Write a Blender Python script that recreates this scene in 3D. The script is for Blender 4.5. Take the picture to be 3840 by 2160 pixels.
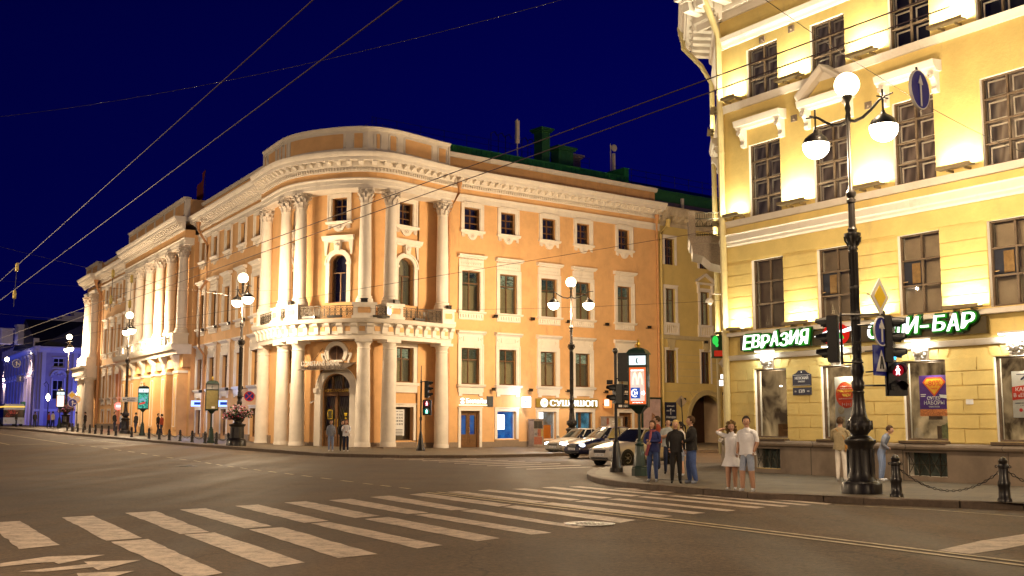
import bpy, math, random
from mathutils import Vector, Matrix
PI=math.pi; R=math.radians
random.seed(11)
for o in list(bpy.data.objects): bpy.data.objects.remove(o)
S=bpy.context.scene; COL=S.collection
# ------------------------------------------------------------ survey of the place (camera station, ground levels)
FP=4150.; PT=math.atan(500/FP); CH=1.85
CPT,SPT=math.cos(PT),math.sin(PT)
def hgt(x,y):
    t=min(1,max(0,(y-45)/20)); t=t*t*(3-2*t)
    q=.024*max(0,-x-4); return (q if q<.8 else 1.15-.35*math.exp(-(q-.8)/.35))*t
def ray(x,y):
    a=(x-1920)/FP; b=(1080-y)/FP
    return (a,CPT-b*SPT,SPT+b*CPT)
def gp(x,y,z=0.):
    r=ray(x,y); zz=z
    if r[2]>=-.0005: r=(r[0],r[1],-.0005)
    for _ in range(40):
        t=(zz-CH)/r[2]; t=min(t,400)
        zz=.5*zz+.5*(z+hgt(r[0]*t,r[1]*t))
        if zz>CH-.1: zz=CH-.1
    return (r[0]*t,r[1]*t)
def up(x,y,z):
    r=ray(x,y); t=(z-CH)/r[2]; return Vector((r[0]*t,r[1]*t,z))
def atd(x,y,D):
    r=ray(x,y); t=D/r[1]; return Vector((r[0]*t,D,CH+r[2]*t))
def nrm(x,y):
    l=math.hypot(x,y); return Vector((x/l,y/l))
# ------------------------------------------------------------ materials
MT={}
def nodes(name):
    m=bpy.data.materials.new(name); m.use_nodes=True; nt=m.node_tree; nt.nodes.clear()
    MT[name]=m; return m,nt,nt.nodes.new('ShaderNodeOutputMaterial')
def N(nt,t,**k):
    n=nt.nodes.new('ShaderNode'+t)
    for a,b in k.items():
        if a in('i',):
            for kk,vv in b.items(): n.inputs[kk].default_value=vv
        else: setattr(n,a,b)
    return n
def pm(name,col,rough=.6,var=.12,scale=2.,bump=.0,bscale=30.,metal=0.,spec=.4,stain=0.,stcol=None,coat=0.):
    m,nt,out=nodes(name); L=nt.links.new
    b=N(nt,'BsdfPrincipled',i={'Roughness':rough,'Metallic':metal,'Specular IOR Level':spec})
    if coat: b.inputs['Coat Weight'].default_value=coat; b.inputs['Coat Roughness'].default_value=.08
    tc=N(nt,'TexCoord'); no=N(nt,'TexNoise',i={'Scale':scale,'Detail':6.,'Roughness':.65}); L(tc.outputs['Object'],no.inputs['Vector'])
    mx=N(nt,'Mix',data_type='RGBA'); 
    mx.inputs[6].default_value=(*[c*(1-var) for c in col],1); mx.inputs[7].default_value=(*[min(1,c*(1+var)) for c in col],1)
    mr=N(nt,'MapRange',i={'From Min':.3,'From Max':.7}); L(no.outputs['Fac'],mr.inputs['Value']); L(mr.outputs[0],mx.inputs[0])
    last=mx.outputs[2]
    if stain:
        n2=N(nt,'TexNoise',i={'Scale':scale*.8,'Detail':9.,'Roughness':.72}); mpz=N(nt,'Mapping'); mpz.inputs['Scale'].default_value=(1,1,.28); L(tc.outputs['Object'],mpz.inputs[0]); L(mpz.outputs[0],n2.inputs['Vector'])
        m2=N(nt,'MapRange',i={'From Min':.56,'From Max':.72,'To Max':stain}); L(n2.outputs['Fac'],m2.inputs['Value'])
        x2=N(nt,'Mix',data_type='RGBA'); x2.inputs[7].default_value=(*(stcol or [c*.45 for c in col]),1)
        L(last,x2.inputs[6]); L(m2.outputs[0],x2.inputs[0]); last=x2.outputs[2]
    L(last,b.inputs['Base Color'])
    if bump:
        nb=N(nt,'TexNoise',i={'Scale':bscale,'Detail':4.}); L(tc.outputs['Object'],nb.inputs['Vector'])
        bp=N(nt,'Bump',i={'Strength':bump,'Distance':.02}); L(nb.outputs['Fac'],bp.inputs['Height']); L(bp.outputs[0],b.inputs['Normal'])
    L(b.outputs[0],out.inputs[0]); return m
def em(name,col,st,rim=None):
    m,nt,out=nodes(name); e=N(nt,'Emission',i={'Color':(*col,1),'Strength':st}); nt.links.new(e.outputs[0],out.inputs[0]); return m
def emn(name,c1,c2,st,scale=3.,sc=(1,1,1),dist=0.):
    """uneven glow of a lit interior seen through a window"""
    m,nt,out=nodes(name); L=nt.links.new; tc=N(nt,'TexCoord'); mp=N(nt,'Mapping'); mp.inputs['Scale'].default_value=sc
    no=N(nt,'TexNoise',i={'Scale':scale,'Detail':3.,'Distortion':dist}); L(tc.outputs['Object'],mp.inputs[0]); L(mp.outputs[0],no.inputs['Vector'])
    mr=N(nt,'MapRange',i={'From Min':.35,'From Max':.68}); L(no.outputs['Fac'],mr.inputs['Value'])
    mx=N(nt,'Mix',data_type='RGBA'); mx.inputs[6].default_value=(*c1,1); mx.inputs[7].default_value=(*c2,1); L(mr.outputs[0],mx.inputs[0])
    e=N(nt,'Emission',i={'Strength':st}); L(mx.outputs[2],e.inputs[0]); L(e.outputs[0],out.inputs[0]); return m
def glass(name,tint,refl=.1,rough=.02):
    m,nt,out=nodes(name); L=nt.links.new
    t=N(nt,'BsdfTransparent',i={'Color':(*tint,1)}); g=N(nt,'BsdfGlossy',i={'Color':(.9,.9,.9,1),'Roughness':rough})
    tc=N(nt,'TexCoord'); no=N(nt,'TexNoise',i={'Scale':1.3,'Detail':1.}); bp=N(nt,'Bump',i={'Strength':.25,'Distance':.05})
    L(tc.outputs['Object'],no.inputs['Vector']); L(no.outputs['Fac'],bp.inputs['Height']); L(bp.outputs[0],g.inputs['Normal'])
    lw=N(nt,'LayerWeight',i={'Blend':.25}); mr=N(nt,'MapRange',i={'To Min':refl,'To Max':.85}); L(lw.outputs['Fresnel'],mr.inputs['Value'])
    mx=N(nt,'MixShader'); L(mr.outputs[0],mx.inputs[0]); L(t.outputs[0],mx.inputs[1]); L(g.outputs[0],mx.inputs[2]); L(mx.outputs[0],out.inputs[0]); return m
def curtain(name,c1,c2,sc=9.,glow=0.):
    m,nt,out=nodes(name); L=nt.links.new; tc=N(nt,'TexCoord')
    w=N(nt,'TexWave',wave_type='BANDS',bands_direction='DIAGONAL',i={'Scale':sc,'Distortion':5.,'Detail':2.,'Detail Scale':.6})
    mp=N(nt,'Mapping'); mp.inputs['Scale'].default_value=(1,1,.12); L(tc.outputs['Object'],mp.inputs[0]); L(mp.outputs[0],w.inputs['Vector'])
    mx=N(nt,'Mix',data_type='RGBA'); mx.inputs[6].default_value=(*c1,1); mx.inputs[7].default_value=(*c2,1); L(w.outputs['Fac'],mx.inputs[0])
    b=N(nt,'BsdfPrincipled',i={'Roughness':.9}); L(mx.outputs[2],b.inputs['Base Color'])
    if glow: L(mx.outputs[2],b.inputs['Emission Color']); b.inputs['Emission Strength'].default_value=glow
    L(b.outputs[0],out.inputs[0]); return m
def bricky(name,c1,c2,mort,sx,sy,rough=.7,rot=0.,msize=.01,bump=.3,extra=.3):
    m,nt,out=nodes(name); L=nt.links.new; tc=N(nt,'TexCoord'); mp=N(nt,'Mapping'); mp.inputs['Rotation'].default_value=(0,0,rot)
    L(tc.outputs['Object'],mp.inputs[0]); br=N(nt,'TexBrick',i={'Scale':1.,'Mortar Size':msize,'Brick Width':sx,'Row Height':sy,'Color1':(*c1,1),'Color2':(*c2,1),'Mortar':(*mort,1)})
    L(mp.outputs[0],br.inputs['Vector']); no=N(nt,'TexNoise',i={'Scale':1.2,'Detail':8.,'Roughness':.7}); L(tc.outputs['Object'],no.inputs['Vector'])
    mr=N(nt,'MapRange',i={'From Min':.3,'From Max':.7,'To Min':1-extra,'To Max':1+extra*.4}); L(no.outputs['Fac'],mr.inputs['Value'])
    vm=N(nt,'VectorMath',operation='SCALE'); L(br.outputs['Color'],vm.inputs[0]); L(mr.outputs[0],vm.inputs['Scale'])
    b=N(nt,'BsdfPrincipled',i={'Roughness':rough,'Specular IOR Level':.4}); L(vm.outputs[0],b.inputs['Base Color'])
    n3=N(nt,'TexNoise',i={'Scale':60.,'Detail':3.}); L(tc.outputs['Object'],n3.inputs['Vector'])
    bp=N(nt,'Bump',i={'Strength':bump,'Distance':.01}); L(n3.outputs['Fac'],bp.inputs['Height']); L(bp.outputs[0],b.inputs['Normal']); L(b.outputs[0],out.inputs[0]); return m
def asphalt(name):
    m,nt,out=nodes(name); L=nt.links.new; tc=N(nt,'TexCoord')
    a=N(nt,'TexNoise',i={'Scale':11.,'Detail':9.,'Roughness':.92}); L(tc.outputs['Object'],a.inputs['Vector'])
    mp=N(nt,'Mapping'); mp.inputs['Rotation'].default_value=(0,0,R(-32)); mp.inputs['Scale'].default_value=(.55,.05,1); L(tc.outputs['Object'],mp.inputs[0])
    t=N(nt,'TexNoise',i={'Scale':1.,'Detail':4.,'Roughness':.6}); L(mp.outputs[0],t.inputs['Vector'])
    c=N(nt,'TexNoise',i={'Scale':.35,'Detail':6.,'Roughness':.7}); L(tc.outputs['Object'],c.inputs['Vector'])
    r=N(nt,'ValToRGB'); L(a.outputs['Fac'],r.inputs[0]); r.color_ramp.elements[0].position=.38; r.color_ramp.elements[0].color=(.018,.012,.007,1); r.color_ramp.elements[1].position=.64; r.color_ramp.elements[1].color=(.175,.110,.062,1)
    m1=N(nt,'MapRange',i={'From Min':.35,'From Max':.65,'To Min':.68,'To Max':1.2}); L(t.outputs['Fac'],m1.inputs['Value'])
    m2=N(nt,'MapRange',i={'From Min':.3,'From Max':.7,'To Min':.58,'To Max':1.22}); L(c.outputs['Fac'],m2.inputs['Value'])
    mu=N(nt,'Math',operation='MULTIPLY'); L(m1.outputs[0],mu.inputs[0]); L(m2.outputs[0],mu.inputs[1])
    v=N(nt,'TexVoronoi',i={'Scale':.16}); L(tc.outputs['Object'],v.inputs['Vector']); sr=N(nt,'SeparateColor'); L(v.outputs['Color'],sr.inputs[0]); m5=N(nt,'MapRange',i={'To Min':.86,'To Max':1.12}); L(sr.outputs[0],m5.inputs['Value'])
    wn=N(nt,'TexNoise',i={'Scale':1.4,'Detail':5.}); L(tc.outputs['Object'],wn.inputs['Vector']); wm=N(nt,'VectorMath',operation='SCALE',i={'Scale':.9}); L(wn.outputs['Color'],wm.inputs[0]); wa=N(nt,'VectorMath',operation='ADD'); L(tc.outputs['Object'],wa.inputs[0]); L(wm.outputs[0],wa.inputs[1])
    v2=N(nt,'TexVoronoi',feature='DISTANCE_TO_EDGE',i={'Scale':.16}); L(wa.outputs[0],v2.inputs['Vector']); m6=N(nt,'MapRange',i={'From Min':.0015,'From Max':.005,'To Min':.55,'To Max':1.}); L(v2.outputs['Distance'],m6.inputs['Value'])
    v3=N(nt,'TexVoronoi',i={'Scale':1.6}); L(tc.outputs['Object'],v3.inputs['Vector']); m7=N(nt,'MapRange',i={'From Min':.014,'From Max':.03,'To Min':3.2,'To Max':1.}); L(v3.outputs['Distance'],m7.inputs['Value'])
    for q in (m5,m6,m7):
        m8=N(nt,'Math',operation='MULTIPLY'); L(mu.outputs[0],m8.inputs[0]); L(q.outputs[0],m8.inputs[1]); mu=m8
    vm=N(nt,'VectorMath',operation='SCALE'); L(r.outputs[0],vm.inputs[0]); L(mu.outputs[0],vm.inputs['Scale'])
    b=N(nt,'BsdfPrincipled',i={'Roughness':.7,'Specular IOR Level':.3}); L(vm.outputs[0],b.inputs['Base Color'])
    m3=N(nt,'MapRange',i={'From Min':.35,'From Max':.65,'To Min':.62,'To Max':.82}); L(t.outputs['Fac'],m3.inputs['Value']); L(m3.outputs[0],b.inputs['Roughness'])
    bp=N(nt,'Bump',i={'Strength':.5,'Distance':.012}); L(a.outputs['Fac'],bp.inputs['Height']); L(bp.outputs[0],b.inputs['Normal']); L(b.outputs[0],out.inputs[0]); return m
def paintmat(name,col):
    """worn road paint: the asphalt shows through in scuffs"""
    m,nt,out=nodes(name); L=nt.links.new; tc=N(nt,'TexCoord')
    a=N(nt,'TexNoise',i={'Scale':3.2,'Detail':10.,'Roughness':.85}); L(tc.outputs['Object'],a.inputs['Vector'])
    r=N(nt,'ValToRGB'); L(a.outputs['Fac'],r.inputs[0]); e=r.color_ramp.elements; e[0].position=.38; e[0].color=(*[c*.30 for c in col],1); e[1].position=.56; e[1].color=(*col,1)
    b=N(nt,'BsdfPrincipled',i={'Roughness':.6}); L(r.outputs[0],b.inputs['Base Color']); 
    n3=N(nt,'TexNoise',i={'Scale':40.,'Detail':3.}); L(tc.outputs['Object'],n3.inputs['Vector'])
    bp=N(nt,'Bump',i={'Strength':.3,'Distance':.01}); L(n3.outputs['Fac'],bp.inputs['Height']); L(bp.outputs[0],b.inputs['Normal']); L(b.outputs[0],out.inputs[0]); return m
ORG=pm('orange_plaster',(.65,.385,.175),.85,.10,1.1,.25,14,stain=.75,stcol=(.44,.25,.12))
WHT=pm('white_trim',(.72,.66,.58),.75,.07,1.6,.12,18,stain=.55,stcol=(.46,.39,.32))
WH2=pm('weathered_trim',(.68,.62,.54),.8,.1,1.2,.2,18,stain=.5,stcol=(.30,.25,.21))
CAPM=pm('carved_stucco',(.58,.52,.46),.85,.3,9.,.5,22,stain=.5,stcol=(.2,.17,.15))
YEL=pm('yellow_plaster',(.66,.50,.18),.85,.12,1.1,.35,12,stain=.8,stcol=(.47,.35,.16))
YE2=pm('ochre_plaster',(.56,.43,.16),.85,.08,1.1,.15,20,stain=.3,stcol=(.38,.31,.12))
NWH=pm('pale_reveal',(.74,.68,.60),.7,.06,2.,.1,18,stain=.25,stcol=(.55,.47,.38))
BLU=pm('palace_plaster',(.33,.30,.42),.85,.1,1.,.1,20,stain=.2)
BLW=pm('palace_trim',(.55,.53,.62),.8,.08,1.,.1,20)
GRA=bricky('granite_base',(.25,.19,.14),(.21,.16,.12),(.10,.08,.06),1.9,9.,.6,0,.012,.3,.3)
GRB=pm('granite',(.22,.165,.12),.55,.35,26.,.2,40,stain=.3,stcol=(.12,.09,.07))
PAV=bricky('pavement_slabs',(.135,.105,.07),(.105,.083,.055),(.045,.035,.025),1.2,.6,.6,R(33),.012,.25,.35)
KRB=pm('kerb_granite',(.12,.085,.06),.65,.25,8.,.2,40,stain=.4,stcol=(.06,.05,.04))
ASP=asphalt('asphalt')
PNT=paintmat('road_paint',(.54,.43,.34))
PNY=paintmat('road_paint_cream',(.56,.44,.26))
IRN=pm('cast_iron',(.018,.015,.014),.38,.3,12.,.1,60,metal=.3,spec=.5,coat=.2)
IRB=pm('wrought_iron',(.05,.042,.03),.5,.2,12.,metal=.4)
BLK=pm('black_plastic',(.012,.012,.014),.45,.2,8.)
WOD=pm('brown_wood',(.13,.062,.022),.5,.25,6.,.1,40)
WDG=pm('grey_brown_wood',(.115,.075,.045),.6,.25,6.,.15,40)
GRN=pm('green_sheet_roof',(.025,.20,.065),.45,.15,3.,.1,8,metal=.2)
GRD=pm('dark_green_roof',(.022,.11,.045),.5,.2,3.,.1,8)
RGR=pm('grey_sheet_roof',(.16,.14,.20),.5,.15,2.)
MAR=pm('oxide_metal',(.09,.02,.016),.5,.2,4.)
PIP=pm('painted_pipe_orange',(.52,.27,.12),.55,.12,4.,stain=.3)
PIY=pm('painted_pipe_cream',(.62,.52,.26),.5,.08,4.,stain=.25)
GLD=pm('gold_paint',(.75,.5,.08),.3,.1,4.,metal=.7)
GLS=glass('window_glass',(.86,.84,.80),.10)
GLD2=glass('shop_glass',(.92,.95,.95),.06)
ROOM=pm('dark_room',(.02,.022,.035),.9,.3,1.5)
CUR=curtain('net_curtain',(.10,.085,.06),(.30,.26,.20))
CUB=curtain('blue_shade_curtain',(.012,.014,.05),(.035,.04,.11))
CUG=curtain('lit_net_curtain',(.05,.045,.02),(.40,.36,.20),9.,.30)
CEI=emn('upper_pane_glow',(.05,.05,.03),(.62,.70,.42),.75,1.6,(1,1,3),2.)  # uneven greenish glow for the upper panes
SLD=pm('beige_reflection',(.30,.25,.20),.7,.25,3.)  # beige backing colour standing in for pane reflections
WHM=pm('white_paint',(.75,.75,.75),.4,.04,4.)
BLM=pm('blue_sign',(.012,.02,.30),.35,.04,4.)
SKR=pm('red_sign',(.6,.03,.02),.4,.04,4.)
YLM=pm('yellow_sign',(.85,.60,.02),.4,.04,4.)
NVY=pm('navy_plate',(.018,.022,.05),.35,.1,4.)
# ------------------------------------------------------------ mesh tools
class Fr:
    def __init__(s,x,y,dx,dy,sgn=1,path=None,ps=1.,po=0.,p0=0.):
        d=nrm(dx,dy); s.x,s.y,s.d=x,y,d; s.n=Vector((d.y,-d.x))*sgn; s.c=path; s.ps,s.po,s.p0=ps,po,p0
        if path:
            s.L=[0.]
            for a,b in zip(path,path[1:]): s.L.append(s.L[-1]+(b-a).length)
    def at(s,u):
        q=s.p0+u*s.ps; P=s.c; L=s.L; k=0; n=len(P)
        import bisect
        k=min(max(bisect.bisect_right(L,q)-1,0),n-2)
        f=(q-L[k])/(L[k+1]-L[k]); p=P[k].lerp(P[k+1],f)
        def T(i): return (P[min(i+1,n-1)]-P[max(i-1,0)]).normalized()
        t=T(k).lerp(T(k+1),min(1,max(0,f))).normalized(); return p,t
    def __call__(s,u,o,z):
        if s.c:
            p,t=s.at(u); o-=s.po; return (p.x+t.y*o,p.y-t.x*o,z)
        return (s.x+s.d.x*u+s.n.x*o,s.y+s.d.y*u+s.n.y*o,z)
    def ang(s,u=0):
        if s.c: t=s.at(u)[1]; return math.atan2(t.y,t.x)
        return math.atan2(s.d.y,s.d.x)
class MB:
    def __init__(s,m=None): s.v=[];s.f=[];s.mi=[];s.m=m;s.k=0
    def add(s,V,F):
        b=len(s.v); s.v+=[tuple(s.m(*p)) if s.m else tuple(p) for p in V]
        s.f+=[tuple(b+i for i in f) for f in F]; s.mi+=[s.k]*len(F); return s
    def seg(s,u0,u1,n):
        if n: return n
        return max(1,math.ceil(abs(u1-u0)/.45)) if (s.m is not None and getattr(s.m,'c',None)) else 1
    def sweep(s,u0,u1,pr,n=None,caps=True):
        n=s.seg(u0,u1,n); k=len(pr); V=[];F=[]
        for i in range(n+1):
            u=u0+(u1-u0)*i/n; V+=[(u,o,z) for o,z in pr]
        for i in range(n):
            for j in range(k):
                a=i*k+j;b=i*k+(j+1)%k; F.append((a,b,b+k,a+k))
        if caps: F.append(tuple(range(k))[::-1]); F.append(tuple(n*k+j for j in range(k)))
        return s.add(V,F)
    def box(s,u0,u1,o0,o1,z0,z1,n=None): return s.sweep(u0,u1,[(o0,z0),(o1,z0),(o1,z1),(o0,z1)],n)
    def prism(s,pts,o0,o1):
        k=len(pts); V=[(u,o0,z) for u,z in pts]+[(u,o1,z) for u,z in pts]
        return s.add(V,[tuple(range(k)),tuple(range(2*k-1,k-1,-1))]+[(i,(i+1)%k,k+(i+1)%k,k+i) for i in range(k)])
    def ring(s,cu,cz,r0,r1,o0,o1,a0=0,a1=PI,n=16,sz=1.):
        V=[];F=[]
        for i in range(n+1):
            a=a0+(a1-a0)*i/n; c,q=math.cos(a),math.sin(a)*sz
            V+=[(cu+r0*c,o0,cz+r0*q),(cu+r1*c,o0,cz+r1*q),(cu+r1*c,o1,cz+r1*q),(cu+r0*c,o1,cz+r0*q)]
        for i in range(n):
            for j in range(4): a=i*4+j;b=i*4+(j+1)%4; F.append((a,b,b+4,a+4))
        F+=[(3,2,1,0),(n*4,n*4+1,n*4+2,n*4+3)]
        return s.add(V,F)
    def disc(s,cu,cz,r,o0,o1,n=20,sz=1.): return s.prism([(cu+r*math.cos(2*PI*i/n),cz+r*sz*math.sin(2*PI*i/n)) for i in range(n)],o0,o1)
    def lathe(s,pr,n=12,x=0,y=0,z=0,a0=0,sq=False):
        V=[];F=[];k=len(pr)
        for i in range(n):
            a=a0+2*PI*i/n
            V+=[(x+r*math.cos(a),y+r*math.sin(a),z+h) for r,h in pr]
        for i in range(n):
            for j in range(k-1):
                a=i*k+j;b=((i+1)%n)*k+j; F.append((a,b,b+1,a+1))
        cl=pr[0]==pr[-1]
        if pr[0][0]>1e-4 and not cl: F.append(tuple(i*k for i in range(n))[::-1])
        if pr[-1][0]>1e-4 and not cl: F.append(tuple(i*k+k-1 for i in range(n)))
        return s.add(V,F)
    def tube(s,pts,r,n=6,r1=None):
        pts=[Vector(p) for p in pts]; V=[];F=[]; m=len(pts)
        for i,p in enumerate(pts):
            t=(pts[min(i+1,m-1)]-pts[max(i-1,0)]).normalized(); a=t.cross(Vector((0,0,1)))
            if a.length<.05: a=t.cross(Vector((1,0,0)))
            a.normalize(); b=t.cross(a); q=r if r1 is None else r+(r1-r)*i/(m-1)
            V+=[p+(a*math.cos(2*PI*j/n)+b*math.sin(2*PI*j/n))*q for j in range(n)]
        for i in range(m-1):
            for j in range(n): F.append((i*n+j,i*n+(j+1)%n,(i+1)*n+(j+1)%n,(i+1)*n+j))
        F+=[tuple(range(n))[::-1],tuple((m-1)*n+j for j in range(n))]
        return s.add([tuple(v) for v in V],F)
    def sph(s,c,r,n=12,m=8,sx=1,sy=1,sz=1,lo=-PI/2,hi=PI/2):
        pr=[]; V=[];F=[]
        for i in range(m+1):
            t=lo+(hi-lo)*i/m; pr.append((max(1e-5,r*math.cos(t)),r*math.sin(t)*sz))
        for i in range(n):
            a=2*PI*i/n; V+=[(c[0]+q*math.cos(a)*sx,c[1]+q*math.sin(a)*sy,c[2]+h) for q,h in pr]
        k=m+1
        for i in range(n):
            for j in range(m): a=i*k+j;b=((i+1)%n)*k+j; F.append((a,b,b+1,a+1))
        return s.add(V,F)
    def mat(s,M,k0=0,v0=0):   # transform verts added since v0
        for i in range(v0,len(s.v)): s.v[i]=tuple(M@Vector(s.v[i]))
        return s
    def text(s,txt,u,z,h,o0,o1,w=None,shear=0,bold=0,center=True,off=0.):
        k=(txt,off)
        if k not in TX:
            cu=bpy.data.curves.new('t','FONT'); cu.body=txt; cu.size=1; cu.extrude=.5; cu.offset=off; cu.resolution_u=2
            ob=bpy.data.objects.new('t',cu); COL.objects.link(ob); dg=bpy.context.evaluated_depsgraph_get(); dg.update()
            me=bpy.data.meshes.new_from_object(ob.evaluated_get(dg)); TX[k]=([tuple(v.co) for v in me.vertices],[tuple(p.vertices) for p in me.polygons])
            bpy.data.objects.remove(ob); bpy.data.curves.remove(cu); bpy.data.meshes.remove(me)
        V,F=TX[k]
        if not V: return s
        x0=min(v[0] for v in V);x1=max(v[0] for v in V);y0=min(v[1] for v in V);y1=max(v[1] for v in V)
        sy=h/(y1-y0); sx=sy if w is None else w/(x1-x0); off=-(x0+x1)/2*sx if center else -x0*sx
        W=[(u+v[0]*sx+off+shear*(v[1]-y0)*sy, o0 if v[2]<0 else o1, z+(v[1]-y0)*sy) for v in V]
        s.add(W,F)
        if bold:
            for du in (-bold,bold): s.add([(a+du,b+.001*(1 if du>0 else 2),c) for a,b,c in W],F)
        return s
TX={}
WM={}
def tag(o,label=None,cat=None,group=None,kind=None):
    if label:o['label']=label
    if cat:o['category']=cat
    if group:o['group']=group
    if kind:o['kind']=kind
    return o
def thing(name,label,cat,loc=(0,0,0),rz=0,group=None):
    o=bpy.data.objects.new(name,None); COL.objects.link(o); o.location=loc; o.rotation_euler=(0,0,rz); o.empty_display_size=.2
    WM[o]=Matrix.Translation(Vector(loc))@Matrix.Rotation(rz,4,'Z'); return tag(o,label,cat,group)
def B(mb,name,mats,parent=None,smooth=None,local=False,label=None,cat=None,group=None,kind=None,org=None,rz=0):
    if not isinstance(mats,(list,tuple)): mats=[mats]
    me=bpy.data.meshes.new(name); V=mb.v
    o=bpy.data.objects.new(name,me); COL.objects.link(o)
    if parent is not None:
        o.parent=parent; WM[o]=WM[parent]
        if not local: I=WM[parent].inverted(); V=[tuple(I@Vector(v)) for v in V]
    else:
        if org is None:
            org=((min(v[0] for v in V)+max(v[0] for v in V))/2,(min(v[1] for v in V)+max(v[1] for v in V))/2,min(v[2] for v in V))
        M=Matrix.Translation(Vector(org))@Matrix.Rotation(rz,4,'Z'); WM[o]=M
        if not local: I=M.inverted(); V=[tuple(I@Vector(v)) for v in V]
        o.location=org; o.rotation_euler=(0,0,rz)
    me.from_pydata(V,[],mb.f); me.update()
    for m in mats: me.materials.append(m)
    if len(mats)>1:
        me.polygons.foreach_set('material_index',mb.mi)
    if smooth is not None:
        me.polygons.foreach_set('use_smooth',[True]*len(me.polygons)); me.set_sharp_from_angle(angle=R(smooth))
    return tag(o,label,cat,group,kind)
def copy_tree(o,parent=None):
    c=o.copy(); COL.objects.link(c); c.parent=parent
    if parent is not None: c.matrix_parent_inverse=o.matrix_parent_inverse
    for ch in list(o.children): copy_tree(ch,c)
    return c
def light(kind,name,loc,energy,col,radius=.2,rot=None,size=None,spot=None,blend=.5):
    l=bpy.data.lights.new(name,kind); l.energy=energy; l.color=col
    if kind=='AREA': l.shape='RECTANGLE'; l.size,l.size_y=size
    else: l.shadow_soft_size=radius
    if kind=='SPOT': l.spot_size=spot; l.spot_blend=blend
    o=bpy.data.objects.new(name,l); COL.objects.link(o); o.location=loc
    if rot is not None: o.rotation_euler=rot
    return o
def aim(o,d): o.rotation_euler=Vector(d).to_track_quat('-Z','Y').to_euler()
# ============================================================ SETTING: ground, road, pavements, paint
def sheet():
    b=MB(); xs=[-700,-400]+[-260+5*i for i in range(85)]+[300,700]; ys=[-120,-60]+[-30+5*i for i in range(70)]+[420,600,1200]
    V=[(x,y,hgt(x,y)) for y in ys for x in xs]; w=len(xs)
    b.add(V,[(j*w+i,j*w+i+1,(j+1)*w+i+1,(j+1)*w+i) for j in range(len(ys)-1) for i in range(w-1)])
    B(b,'road',ASP,kind='structure',smooth=60,org=(0,0,0))
sheet()
def resample(P,step):
    out=[Vector(P[0])]
    for a,b in zip(P,P[1:]):
        a=Vector(a);b=Vector(b); n=max(1,int((b-a).length/step))
        out+=[a.lerp(b,i/n) for i in range(1,n+1)]
    return out
def paver(name,outer,inner,mat,z=.15,cross=8):
    def rs(P,n):
        P=[Vector(p) for p in P]; L=[0]
        for a,b in zip(P,P[1:]): L.append(L[-1]+(b-a).length)
        o=[];k=0
        for i in range(n):
            t=L[-1]*i/(n-1)
            while k<len(L)-2 and L[k+1]<t: k+=1
            o.append(P[k].lerp(P[k+1],(t-L[k])/max(1e-6,L[k+1]-L[k])))
        return o
    n=90; O=rs(outer,n); I=rs(inner,n); b=MB(); V=[]
    for i in range(n):
        for j in range(cross+1):
            p=O[i].lerp(I[i],j/cross); V.append((p.x,p.y,hgt(p.x,p.y)+z))
    b.add(V,[(i*(cross+1)+j,i*(cross+1)+j+1,(i+1)*(cross+1)+j+1,(i+1)*(cross+1)+j) for i in range(n-1) for j in range(cross)])
    B(b,name,mat,kind='structure',org=(0,0,0))
def kerb(name,P,w=.28,z=.156,side=1):
    P=resample(P,1.1); b=MB(); n=len(P); V=[]
    for i,p in enumerate(P):
        t=(P[min(i+1,n-1)]-P[max(i-1,0)]).normalized(); q=Vector((-t.y,t.x))*side; h=hgt(p.x,p.y)
        for o,zz in ((0,-.05),(0,z-.025),(.025,z),(w,z),(w,-.05)):
            r=p+q*o; V.append((r.x,r.y,h+zz))
    for i in range(n-1):
        b.add([V[i*5+j] for j in range(5)]+[tuple(Vector(V[i*5+j]).lerp(Vector(V[i*5+5+j]),.985)) for j in range(5)],
              [(j,(j+1)%5,5+(j+1)%5,5+j) for j in range(5)]+[(0,1,2,3,4),(9,8,7,6,5)])
    B(b,name,KRB,kind='structure',org=(0,0,0))
# the far corner: bank pavement
KF=[gp(x,y,.15) for x,y in [(-120,1597),(0,1603),(280,1626),(480,1643),(760,1667),(1000,1685),(1222,1700),(1500,1707),(1750,1707),(1960,1703)]]
DR=nrm(5380,4150); DL=nrm(-.598,1); NL=Vector((-DL.y,DL.x))
RO=Vector((-3.34,73.0)); LO=Vector((-17.1,75.3)); RC=Vector((-10.5,72.6))
KF=KF+[(KF[-1][0]+DR.x*t,KF[-1][1]+DR.y*t) for t in (10,25,60)]
fin=[LO+DL*t for t in (150,66,40,10)]+[Vector((-14,76)),Vector((-7,76)),RO-DR*0+Vector((1,3)),RO+DR*20+Vector((0,3)),RO+DR*75+Vector((0,3))]
paver('far_pavement',KF,fin,PAV); kerb('far_kerb',KF)
# the near corner: pavement of the cafe building
NO=Vector((7.636,38.894)); DN=Vector((.5411,-.8409)); NN=Vector((-.8409,-.5411)); CD=nrm(.14,.99)
NC=NO+CD*5
kn=[(2224,1757),(2203,1768),(2201,1778),(2222,1789),(2261,1798),(2352,1811),(2465,1821),(2638,1835),(2804,1848),(3090,1860),(3240,1868),(3602,1880),(3840,1887)]
KN=[gp(x,y,.14) for x,y in kn]
s0=Vector(gp(2277,1750,.14)); KN=[s0+DR*t for t in (60,30,12,4,0)]+KN
e=Vector(KN[-1]); KN+=[e+DN*t for t in (6,16,45)]
nin=[NC+DR*55,NC+DR*25,NC+DR*5,NC+Vector((.5,0)),NO+CD*2+Vector((.5,0)),NO+DN*2+Vector((.6,0)),NO+DN*8+Vector((.6,0)),NO+DN*20+Vector((.6,0)),NO+DN*50+Vector((.6,0))]
paver('near_pavement',KN,nin,PAV); kerb('near_kerb',KN,side=1)
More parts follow.
